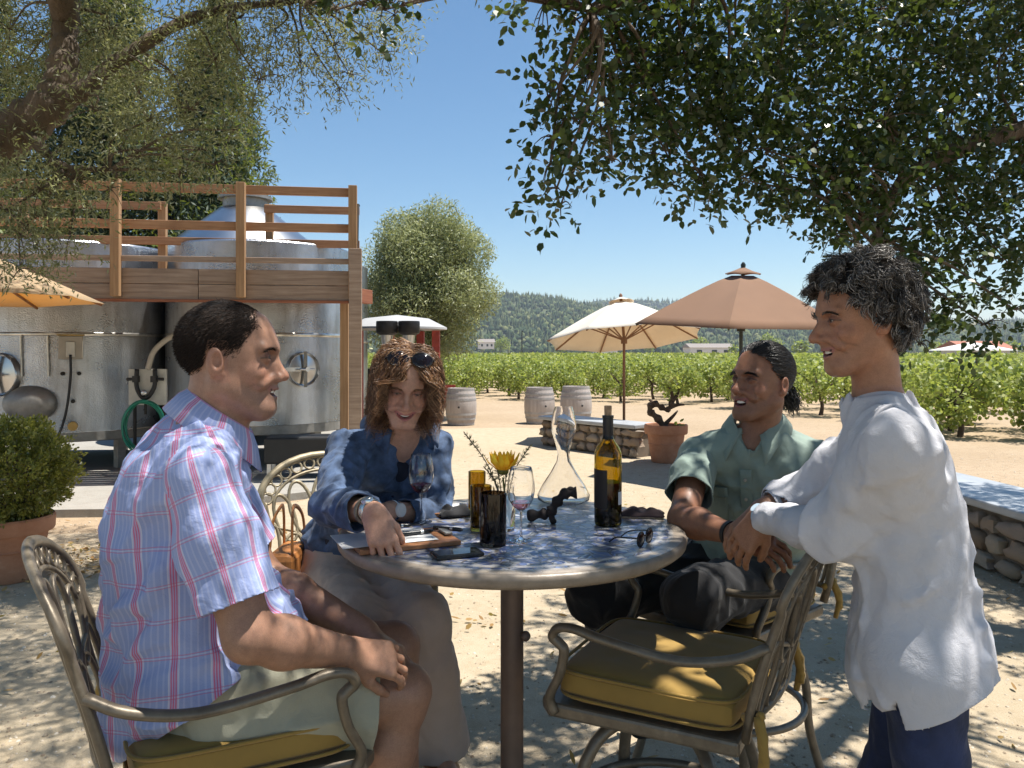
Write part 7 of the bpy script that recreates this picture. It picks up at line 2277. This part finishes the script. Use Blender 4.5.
# ================= the man in the grey-green shirt
def make_green():
    root = empty('person', (0, 0, 0), 0, 'laughing seated man in a grey green shirt and black trousers, right of the table', 'person')
    f2 = nrm((-0.50, -0.86, 0)); rt = np.cross(f2, A(0, 0, 1))    # his right = image left
    ho = pxy(762, 381, 2.40); hax = frame((-0.86, -0.50, 0.08), (0.06, 0.02, 1)); hs = 0.96
    hp = [InFrame(q, ho, hax, hs) for q in head_local(True, jaw=1.02, smile=1.3, open_=0.009, nose=0.8, squint=0.002, cheek=1.25)]
    nb = A(0.745, 2.44, 1.165)
    sR, eR, wR = A(0.575, 2.47, 1.095), A(0.475, 2.23, 0.955), A(0.565, 2.04, 0.955)
    sL, eL, wL = A(0.90, 2.40, 1.095), A(0.91, 2.20, 0.93), A(0.715, 2.07, 1.010)
    pel = A(0.755, 2.62, 0.70)
    hR, hL = pel+rt*0.09, pel-rt*0.09
    kR, kL = A(0.25, 2.46, 0.675), A(0.50, 2.22, 0.74)
    aR, aL = A(0.42, 2.66, 0.30), A(0.58, 2.54, 0.30)
    fl = nrm((-0.8, -0.2, 0))
    tR, tL = aR+fl*0.15-A(0, 0, 0.045), aL+fl*0.17-A(0, 0, 0.045)
    st = [(pel, 0.155, 0.12), (A(0.79, 2.56, 0.85), 0.145, 0.115), (A(0.77, 2.51, 0.98), 0.155, 0.11), (A(0.75, 2.47, 1.07), 0.155, 0.09), (A(0.745, 2.45, 1.12), 0.11, 0.06)]
    torso = torso_prims(st, f2)
    neck = [Cone(nb-A(0, 0, 0.04), ho+(A(0, -0.02, -0.06)*hs)@hax, 0.056, 0.054, 0.03)]
    trap = [Cone(nb-A(0, 0, 0.03), sR, 0.046, 0.05, 0.05), Cone(nb-A(0, 0, 0.03), sL, 0.046, 0.05, 0.05)]
    arms = arm_prims(sR, eR, wR, 0.95)+arm_prims(sL, eL, wL, 0.95)
    hands = hand_prims(wR, (0.75, -0.40, -0.25), (-0.2, -0.5, 0.8), -1, curl=(0.35, 0.5, 0.4), size=1.0, thumb=(0.5, 0.2)) \
        + hand_prims(wL, (-0.85, -0.20, -0.40), (-0.2, -0.6, 0.75), 1, curl=(0.35, 0.45, 0.3), size=1.0, thumb=(0.4, 0.2))
    legs = leg_prims(hR, kR, aR, tR, 0.95)+leg_prims(hL, kL, aL, tL, 0.95)
    base = (0.27, 0.125, 0.072)
    build_skin('body', torso+neck+trap+arms+legs+hp+hands, root, base,
               heads=dict(o=ho, ax=hax, sc=hs, lip=(0.25, 0.085, 0.075), stubble=0.25, stubcol=(0.07, 0.045, 0.035), flush=0.25, smile=1.3, open_=0.009, lines=0.8))
    for s in (-1, 1): eye_mesh('eye', root, ho, hax, hs, s)
    teeth(root, ho, hax, hs, smile=1.3, open_=0.009)
    brows(root, ho, hax, hs, M['hair_black'], 160, 1.1)
    ln = [(-0.14, -0.070), (-0.07, -0.075), (-0.045, -0.05), (-0.03, 0.0), (-0.02, 0.016), (0.012, 0.014), (0.03, 0.030), (0.045, 0.060), (0.062, 0.078), (0.08, 0.088), (0.12, 0.10)]
    la = (np.array([p[0] for p in ln]), np.array([p[1] for p in ln]))
    cap = hair_cap('hair', ho, hax, hs, la, 0.004, M['hair_black'], root, vox=0.004)
    rp, rn, rl = scalp(6000, ho, hax, hs, hairline(ln), 0.0048)
    flow = (A(0, -1.0, -0.12))@hax
    tg = flow-rn*(rn@flow)[:, None]
    cc = ho+(A(0, -0.010, 0.034)*hs)@hax; er = (A(0.074, 0.094, 0.084)+0.0055)*hs
    def hug(pt):
        q = (pt-cc)@hax.T; e = np.sqrt(((q/er)**2).sum(1)); return cc+(q/e[:, None]*np.clip(e, 1.0, 1.06)[:, None])@hax
    st2 = hair_strands('hair', rp, tg, rng.uniform(0.03, 0.05, len(rp)), M['hair_black'], root, m=6, rad=0.0013, jitter=0.05, push=hug)
    join_objs(cap, st2)
    # tied tail at the nape
    tc = ho+(A(0, -0.118, -0.035)*hs)@hax
    n = 500
    rp = tc+rng.normal(size=(n, 3))*0.012
    st3 = hair_strands('hair', rp, np.tile((A(0.0, -0.75, -0.55))@hax, (n, 1)), rng.uniform(0.035, 0.055, n), M['hair_black'], root, m=6, rad=0.0018, curl=0.003, grav=0.9, jitter=0.22)
    join_objs(cap, st3)
    # shirt
    sg = torso_prims([(c+A(0, 0, 0.03)*(i == 0), w+0.018, d_+0.020) for i, (c, w, d_) in enumerate(st)], f2)
    sg += [Cone(nb-A(0, 0, 0.04), sR, 0.055, 0.062, 0.05), Cone(nb-A(0, 0, 0.04), sL, 0.055, 0.062, 0.05)]
    f1 = folds(0.013, 1.0, None, (10, 10, 15), 71); f3 = folds(0.005, 1.0, frame((0.7, 0.2, 0.6)), (22, 8, 14), 75)
    cuts = [(pel-A(0, 0, 0.0), (0, 0, -1), None)]
    sg += [Sub(Cone(nb-A(0, 0, 0.03), nb+A(0, 0, 0.1), 0.060, 0.068), 0.008), Sub(Cone(nb+f2*0.075-A(0, 0, 0.075), nb+f2*0.075+A(0, 0, 0.06), 0.006, 0.055), 0.004)]
    shirt = build_cloth('shirt', sg, M['green_shirt'], root, cuts, disp=lambda p: f1(p)+f3(p), guard=[q for q in torso if q.c[2] < 1.06]+[Cone(sR, sR+(eR-sR)*0.4, 0.052, 0.048, 0.02), Cone(sL, sL+(eL-sL)*0.4, 0.052, 0.048, 0.02)]+[Cone(nb-A(0, 0, 0.03)+(q-nb)*0.45, q, 0.049, 0.05, 0.03) for q in (sR, sL)])
    for s_, e_ in ((sR, eR), (sL, eL)):
        ed = nrm(e_-s_)
        sp = [Cone(s_+ed*0.01, s_+ed*0.10, 0.056, 0.064, 0.03), Cone(s_+ed*0.10, s_+ed*0.26, 0.064, 0.072, 0.03)]
        build_cloth('sleeve', sp, M['green_shirt'], shirt, [(s_+ed*0.185, ed, None)], vox=0.0045, disp=folds(0.006, 1.0, None, (14, 14, 14), 78), guard=[Cone(s_, e_, 0.052, 0.042, 0.01)], margin=0.008)
    # placket, pockets with flaps
    def on_chest(u, w_):
        """u to his left (image right), w_ up from the waist; returns a point just in front of the chest"""
        z = 0.80+w_
        i = np.interp(z, [0.70, 0.85, 0.98, 1.07, 1.12], [0, 1, 2, 3, 4])
        k = int(min(i, 3)); t = i-k
        c = np.array(st[k][0])*(1-t)+np.array(st[k+1][0])*t; dep = (st[k][2]*(1-t)+st[k+1][2]*t)+0.020
        wd = (st[k][1]*(1-t)+st[k+1][1]*t)+0.018
        fl_ = dep if abs(u) < wd-dep else math.sqrt(max(dep*dep-(abs(u)-(wd-dep))**2, 0.0))
        return c+f2*(fl_+0.003)-rt*u
    def patch(name, u0, u1, w0, w1, off=0.004, nu=8, nw=10, taper=0.0):
        b = MB()
        for j in range(nw+1):
            for i in range(nu+1):
                u = u0+(u1-u0)*i/nu; w_ = w0+(w1-w0)*j/nw
                if taper and j == 0: w_ = w0+taper*abs(2*i/nu-1)
                b.v.append(tuple(on_chest(u, w_)+f2*off))
        for j in range(nw):
            for i in range(nu):
                a = j*(nu+1)+i; b.f.append((a, a+1, a+nu+2, a+nu+1)); b.m.append(0)
        o = b.build(name, M['green_shirt'], shirt, smooth=60); m = o.modifiers.new('t', 'SOLIDIFY'); m.thickness = 0.004
        return o
    patch('placket', -0.018, 0.018, 0.02, 0.27, 0.004)
    for s in (-1, 1):
        pk = patch('pocket', s*0.10-0.042, s*0.10+0.042, 0.10, 0.20, 0.002)
        patch('pocket_flap', s*0.10-0.044, s*0.10+0.044, 0.175, 0.21, 0.007, taper=0.01)
    for wz in (0.05, 0.115, 0.18, 0.24):
        b = MB(); p = on_chest(0, wz)+f2*0.011
        b.ell(p, (0.005, 0.003, 0.005), 10, 6); b.build('button', M['grey_plastic'], shirt, smooth=60)
    make_collar(nb+A(0, 0, 0.022), A(-0.10, -0.28, 1), f2, M['green_shirt'], shirt, [(0.062, 0.018), (0.068, 0.034), (0.084, 0.022), (0.102, -0.004)], gap=22, wing=0.6, th=0.004, dip=0.018)
    jp = torso_prims([(pel-A(0, 0, 0.02), 0.17, 0.13), (pel+A(0.0, 0, 0.08), 0.16, 0.125)], f2)
    for h_, k_, a_ in ((hR, kR, aR), (hL, kL, aL)):
        jp += [Cone(h_, k_, 0.102, 0.076, 0.05), Cone(k_, a_, 0.074, 0.066, 0.04)]
    build_cloth('trousers', jp, M['black_pants'], root, [(pel+A(0, 0, 0.1), (0, 0, 1), lambda v: np.linalg.norm((v-pel)[:, :2], axis=1) < 0.21), (A(0, 0, 0.29), (0, 0, -1), None)], disp=folds(0.010, 1.0, None, (12, 12, 12), 81), guard=torso[:3]+legs[:4]+legs[6:10])
    for an, to in ((aR, tR), (aL, tL)): shoe('shoe', an, to, M['black_rubber'], root)
    return root, (eR, wR, eL, wL)

man = make_man()
stand, (s_e, s_w) = make_standing()
denim, dn, dh = make_denim()
green, gn = make_green()
bracelet('watch', s_e, s_w, -0.006, 0.0265, 0.022, M['watch_blue'], stand, face=((-0.3, -0.8, 0.6), 0.014, M['watch_blue']))
bracelet('watch', dn[0], dn[1], -0.012, 0.027, 0.020, M['silver'], denim, face=((0.1, -0.6, 0.8), 0.015, M['silver']))
bracelet('bracelet', dn[0], dn[1], -0.034, 0.029, 0.009, M['bead'], denim, th=0.005)
bracelet('watch', dn[2], dn[3], -0.004, 0.026, 0.014, M['silver'], denim, face=((0.0, -1, 0.3), 0.019, M['watch_white']))
bracelet('bracelet', gn[2], gn[3], -0.016, 0.030, 0.011, M['dark_steel'], green, th=0.004)
bracelet('bracelet', gn[2], gn[3], -0.034, 0.0325, 0.010, M['dark_steel'], green, th=0.004)
bracelet('wristband', gn[0], gn[1], -0.012, 0.029, 0.013, M['black_rubber'], green, th=0.003)
# sunglasses pushed up on the hair of the woman in denim
ho_, hx_, hs_ = dh
sg2 = empty('sunglasses', (0, 0, 0), 0, 'dark sunglasses pushed up on top of the denim woman\'s hair', 'sunglasses')
Mt = Matrix([list(hx_[0]), list(hx_[1]), list(hx_[2])]).transposed().to_4x4()
Mt = Matrix.Translation(Vector(ho_+(A(0, 0.062, 0.108)*hs_)@hx_)) @ Mt @ Matrix.Rotation(R(50), 4, 'X')
sg2.matrix_world = Mt
sunglasses(sg2)
for s in (-1, 1):
    b = MB(); b.tube(spline([(s*0.060, 0, 0.006), (s*0.074, -0.03, 0.002), (s*0.080, -0.075, -0.02), (s*0.080, -0.10, -0.045)], 5), 0.0022, 6); b.build('temple', M['black_plastic'], sg2, smooth=180)

# ---------------------------------------------------------------- the live oak over the right of the group
def big_tree(name, label, trunk, limbs, blobs, per, per2, nfirst, leaf, mat, twig_every=1, nseg=6, fold=0.25, droop=0.2, spray=0.0):
    root = empty(name, trunk[0], 0, label, 'tree')
    o = Vector(trunk[0])
    b = MB(); sp = spline([Vector(p)-o for p in trunk], 8); n = len(sp)
    b.tube(sp, [0.26-0.12*i/n+0.015*math.sin(i*2.1) for i in range(n)], 14); b.build('trunk', M['bark'], root, smooth=180)
    nodes = []
    for L in limbs:
        pts = [Vector(p)-o for p in L['p']]; sp = spline(pts, 8); n = len(sp)
        b = MB(); b.tube(sp, [L['r']*(1-0.75*i/n)+L['r']*0.07*math.sin(i*1.7) for i in range(n)], 10)
        b.build('branch', M['bark'], root, smooth=180); nodes += sp
    NA = np.array(nodes)
    b = MB()
    for i, (c, r) in enumerate(blobs):
        c = Vector(c)-o
        k = int(np.argmin(np.linalg.norm(NA-np.array(c), axis=1))); s_ = nodes[k]
        m_ = (s_+c)/2+Vector((rng.uniform(-.1, .1), rng.uniform(-.1, .1), 0.10*(c-s_).length))
        sp = spline([s_, m_, c], 5); b.tube(sp, [0.011*(1-0.75*j/len(sp)) for j in range(len(sp))], 6, caps=False)
        for q in range(5):
            d = Vector(rnd_dirs(1)[0]); d.z -= droop
            e = c+d*r*0.95; sp = spline([c-d*r*0.2, (c+e)/2+Vector((0, 0, 0.02)), e], 3); b.tube(sp, [0.0035*(1-0.7*j/len(sp)) for j in range(len(sp))], 4, caps=False)
    b.build('twigs', M['bark'], root, smooth=180)
    P = []; N = []; Dr = []
    for bi_, (c, r) in enumerate(blobs):
        n = int((per if bi_ < nfirst else per2)*r*r)
        # leaves sit along little shoots, not as an even cloud
        ns = max(3, n//9); st = rnd_dirs(ns)*(rng.uniform(0.15, 0.95, ns)**0.55)[:, None]*r
        sd = st/np.linalg.norm(st, axis=1)[:, None]+rng.normal(size=(ns, 3))*0.6; sd[:, 2] -= droop; sd /= np.linalg.norm(sd, axis=1)[:, None]
        for j in range(9):
            P.append(np.array(c)+st+sd*(0.016*j*(leaf[0]/0.035))+rng.normal(size=(ns, 3))*0.006)
            dr = sd*0.6+rng.normal(size=(ns, 3))*0.8; Dr.append(dr); N.append(rng.normal(size=(ns, 3))*0.7+A(0, 0, 0.9))
    P = np.concatenate(P)-np.array(o); N = np.concatenate(N); Dr = np.concatenate(Dr); n = len(P)
    leaf_mesh('crown', P, N, Dr, rng.uniform(0.65, 1.2, n)*leaf[0], rng.uniform(0.8, 1.2, n)*leaf[1], mat, root, nseg=nseg, fold=fold)
    return root

def inside_view(c, r):
    x, y, z = c; return 512+x/y*FOC, HOR-(z-EYE)/y*FOC
# lower outline of the oak in the photograph, as blobs at their own distances
oak = []
def ob(px, py, d, r): oak.append((tuple(at(px, py, d)), r))
for px, py, d, r in [(545, 5, 2.9, .10), (575, 20, 3.0, .13), (610, 10, 3.0, .16), (560, 88, 2.9, .09), (548, 100, 2.9, .06), (590, 75, 3.0, .12), (575, 120, 2.9, .10), (555, 140, 2.85, .09), (550, 165, 2.85, .08), (556, 190, 2.85, .06), (560, 207, 2.85, .045), (600, 130, 3.0, .11), (612, 160, 2.9, .07), (618, 100, 3.1, .14),
                     (640, 60, 3.2, .2), (650, 120, 3.2, .17), (660, 20, 3.2, .22), (690, 90, 3.3, .22), (670, 160, 3.2, .15), (700, 175, 3.2, .13), (720, 130, 3.4, .2), (735, 40, 3.4, .25), (745, 180, 3.3, .13), (770, 100, 3.5, .24), (785, 175, 3.4, .15), (765, 150, 3.3, .14),
                     (810, 50, 3.6, .27), (815, 145, 3.5, .2), (825, 200, 3.4, .15), (850, 110, 3.7, .25), (835, 235, 3.4, .10), (860, 190, 3.6, .18), (870, 240, 3.6, .15), (900, 60, 3.8, .3), (895, 150, 3.7, .25), (905, 230, 3.7, .18), (900, 285, 3.6, .13), (930, 190, 3.8, .22), (935, 260, 3.7, .16), (925, 320, 3.6, .10), (920, 345, 3.6, .05), (950, 110, 3.9, .28), (960, 300, 3.7, .13), (965, 230, 3.8, .2), (985, 160, 4.0, .27), (1000, 60, 4.0, .3), (985, 325, 3.7, .10), (1005, 260, 3.8, .17), (1015, 310, 3.7, .08), (1030, 200, 4.0, .25), (1050, 120, 4.1, .3), (1055, 270, 4.0, .2), (880, 10, 3.9, .3), (960, 10, 4.0, .3), (790, 5, 3.6, .28), (1040, 20, 4.2, .3), (835, 170, 3.6, .16), (730, 90, 3.3, .2), (680, 50, 3.2, .2), (870, 170, 3.4, .15), (885, 120, 3.5, .2)]: ob(px, py, d, r)
for px, py, d, r in [(310, 4, 2.5, .035), (335, 10, 2.5, .04), (362, 6, 2.5, .045), (385, 9, 2.5, .04), (403, 4, 2.5, .035), (516, -4, 2.7, .04)]: ob(px, py, d, r)
n_oak = len(oak)
def gappy(x, y, z):
    """the cover is thinner along some lines, so that sun falls through in patches"""
    for hx, hy, hz_, rr, keep in ((0.82, 1.65, 1.1, 0.30, 0.5), (0.40, 2.0, 0.65, 0.28, 0.6), (0.72, 2.4, 1.05, 0.28, 0.5), (0.05, 2.1, 0.95, 0.3, 0.8), (-0.7, 1.7, 1.0, 0.28, 0.6), (-0.4, 2.3, 1.1, 0.25, 0.5)):
        if abs(x-0.314*(z-hz_)-hx) < rr and abs(y-hy) < rr and rng.uniform() > keep: return True
    return False
# leaf cover above the frame that shades the right of the group
for i in range(215):
    x = rng.uniform(0.3, 4.0); y = rng.uniform(-2.5, 3.3); z = rng.uniform(3.1, 4.3)
    if gappy(x, y, z): continue
    oak.append(((x, y, z), rng.uniform(0.13, 0.26)))
for i in range(46):
    x = rng.uniform(1.4, 4.6); y = rng.uniform(3.6, 6.6); z = rng.uniform(3.2, 4.6)
    if z < EYE+0.45*y: z = EYE+0.45*y+rng.uniform(0.1, 0.8)
    oak.append(((x, y, z), rng.uniform(0.25, 0.42)))
big_tree('oak_tree', 'live oak with dark glossy leaves spreading over the group from the right', [(4.4, 3.9, 0), (4.35, 3.95, 1.2), (4.1, 4.0, 2.2), (3.6, 4.0, 2.9)],
         [dict(p=[(3.6, 4.0, 2.9), (3.0, 3.9, 3.3), (2.2, 3.6, 3.35), (1.4, 3.3, 3.2), (0.7, 3.1, 2.95), (0.3, 3.0, 2.7)], r=0.11), dict(p=[(3.7, 4.0, 2.8), (2.9, 4.0, 2.6), (2.3, 3.9, 2.45), (1.8, 3.7, 2.2), (1.6, 3.6, 1.8)], r=0.07),
          dict(p=[(3.0, 3.9, 3.3), (2.3, 3.0, 3.8), (1.6, 2.2, 4.0), (0.7, 1.4, 3.9)], r=0.09), dict(p=[(3.6, 4.0, 2.9), (3.0, 4.8, 3.6), (2.5, 5.6, 4.2)], r=0.08), dict(p=[(2.2, 3.6, 3.35), (1.6, 2.9, 3.5), (1.0, 2.4, 3.5)], r=0.05)],
         oak, 12500, 9000, n_oak, (0.039, 0.025), M['oak_leaf'])

# ---------------------------------------------------------------- the olive over the left
olive = []
def vb(px, py, d, r): olive.append((tuple(at(px, py, d)), r))
for px, py, d, r in [(10, 30, 5.2, .35), (60, 20, 5.4, .35), (110, 30, 5.1, .35), (150, 70, 4.8, .32), (175, 20, 5.0, .35), (190, 110, 4.8, .28), (215, 60, 5.0, .3), (235, 20, 5.1, .33), (260, 80, 5.0, .22), (275, 30, 5.2, .3), (300, 60, 5.2, .22), (310, 15, 5.3, .28), (335, 45, 5.3, .2), (350, 75, 5.3, .13), (370, 30, 5.4, .2), (385, 55, 5.4, .13), (395, 15, 5.4, .17), (340, 90, 5.3, .1), (360, 10, 5.4, .22),
                     (165, 150, 4.7, .24), (200, 150, 4.7, .18), (150, 120, 4.7, .25), (120, 150, 4.6, .2), (95, 110, 4.6, .22), (60, 150, 4.6, .10), (15, 190, 4.5, .2), (45, 215, 4.5, .2), (20, 235, 4.5, .22), (70, 235, 4.5, .13), (85, 205, 4.6, .12), (55, 180, 4.6, .13), (15, 160, 4.5, .16), (235, 130, 4.9, .12), (180, 175, 4.7, .12), (215, 165, 4.8, .10), (-40, 100, 4.6, .4), (-50, 200, 4.6, .35)]: vb(px, py, d, r)
n_ol = len(olive)
for px, py, d, r in [(20, 270, 4.5, .12), (50, 255, 4.5, .12), (5, 210, 4.4, .22), (40, 190, 4.4, .2), (75, 180, 4.5, .16), (110, 190, 4.6, .1), (140, 95, 5.4, .3), (100, 60, 5.4, .3), (60, 70, 5.4, .3), (20, 70, 5.4, .3), (10, 140, 5.4, .25)]: vb(px, py, d, r)
n_ol = len(olive)
for i in range(180):
    x = rng.uniform(-4.2, 0.4); y = rng.uniform(-2.5, 3.4); z = rng.uniform(3.0, 4.6)
    z = max(z, EYE+0.46*y+0.3)
    if gappy(x, y, z): continue
    olive.append(((x, y, z), rng.uniform(0.15, 0.28)))
for i in range(30):
    x = rng.uniform(-2.0, 0.25); y = rng.uniform(3.2, 4.3); z = EYE+0.46*y+rng.uniform(0.25, 0.9)
    olive.append(((x, y, z), rng.uniform(0.22, 0.32)))
for i in range(70):
    x = rng.uniform(-4.8, -1.2); y = rng.uniform(3.6, 6.4); z = EYE+0.46*y+rng.uniform(0.2, 1.0)
    olive.append(((x, y, z), rng.uniform(0.25, 0.4)))
big_tree('olive_tree', 'large olive tree with fine grey green leaves and a thick limb at the upper left', [(-4.6, 4.3, 0), (-4.3, 4.4, 0.9), (-3.7, 4.55, 1.7), (-3.15, 4.7, 2.35)],
         [dict(p=[tuple(at(-25, 155, 4.7)), tuple(at(30, 120, 4.7)), tuple(at(58, 95, 4.75)), tuple(at(64, 60, 4.8)), tuple(at(66, 20, 4.9)), tuple(at(80, -40, 5.0))], r=0.15),
          dict(p=[tuple(at(40, 112, 4.7)), tuple(at(80, 92, 4.75)), tuple(at(120, 60, 4.85)), tuple(at(200, 15, 5.0)), tuple(at(300, 0, 5.2))], r=0.07),
          dict(p=[tuple(at(-25, 150, 4.7)), tuple(at(20, 130, 4.65)), tuple(at(60, 165, 4.6)), tuple(at(110, 170, 4.6))], r=0.05),
          dict(p=[tuple(at(66, 20, 4.9)), (-2.2, 3.6, 4.0), (-1.4, 2.4, 3.9), (-0.6, 1.4, 3.8)], r=0.08)],
         olive, 12500, 11500, n_ol, (0.046, 0.010), M['olive_leaf'], nseg=4, fold=0.0, droop=0.35)
# ---------------------------------------------------------------- camera and light
cam = bpy.data.cameras.new('camera'); camo = bpy.data.objects.new('camera', cam); COL.objects.link(camo)
camo.location = (0, 0, EYE); camo.rotation_euler = (R(90), 0, 0)
cam.sensor_width = 36; cam.lens = FOC/1024*36; cam.shift_y = -(384-HOR)/1024
cam.clip_start = 0.05; cam.clip_end = 6000
scene.camera = camo
SUN = Vector((0.30, 0.03, 0.955)).normalized()
el = math.asin(SUN.z); az = math.atan2(SUN.x, SUN.y)
w = bpy.data.worlds.new('World'); scene.world = w; w.use_nodes = True
nt = w.node_tree; bg = nt.nodes['Background']
sky = nt.nodes.new('ShaderNodeTexSky'); sky.sky_type = 'NISHITA'; sky.sun_disc = False
sky.sun_elevation = el; sky.sun_rotation = az; sky.altitude = 100; sky.air_density = 1.0; sky.dust_density = 0.1; sky.ozone_density = 2.0
hs_n = nt.nodes.new('ShaderNodeHueSaturation'); hs_n.inputs['Saturation'].default_value = 1.15; hs_n.inputs['Hue'].default_value = 0.495
nt.links.new(sky.outputs[0], hs_n.inputs['Color']); nt.links.new(hs_n.outputs[0], bg.inputs[0]); bg.inputs[1].default_value = 0.085
sl = bpy.data.lights.new('sun', 'SUN'); sl.energy = 5.0; sl.angle = R(0.53); sl.color = (1.0, 0.95, 0.87)
so = bpy.data.objects.new('sun', sl); COL.objects.link(so)
so.rotation_euler = SUN.to_track_quat('Z', 'Y').to_euler(); so.location = (0, 0, 30)
vs = scene.view_settings
vs.view_transform = 'Standard'; vs.look = 'None'; vs.exposure = 0.78; vs.gamma = 1.0; vs.use_curve_mapping = False
scene.cycles.max_bounces = 10; scene.cycles.transparent_max_bounces = 12; scene.cycles.transmission_bounces = 12
scene.cycles.diffuse_bounces = 4
scene.cycles.use_denoising = True
scene.cycles.caustics_reflective = False

# ---------------------------------------------------------------- the air of the valley
hz = MB(); hz.box((300, 1400, 64), (6400, 3000, 132)); 
hm = bpy.data.materials.new('valley haze'); hm.use_nodes = True; hn = hm.node_tree
hn.nodes.remove(hn.nodes['Principled BSDF'])
pv = hn.nodes.new('ShaderNodeVolumePrincipled'); pv.inputs['Density'].default_value = 0.00022
pv.inputs['Color'].default_value = (0.80, 0.89, 1.0, 1); pv.inputs['Anisotropy'].default_value = 0.3
hn.links.new(pv.outputs[0], hn.nodes['Material Output'].inputs['Volume'])
hz.build('haze', hm, kind='stuff')
scene.cycles.volume_bounces = 0
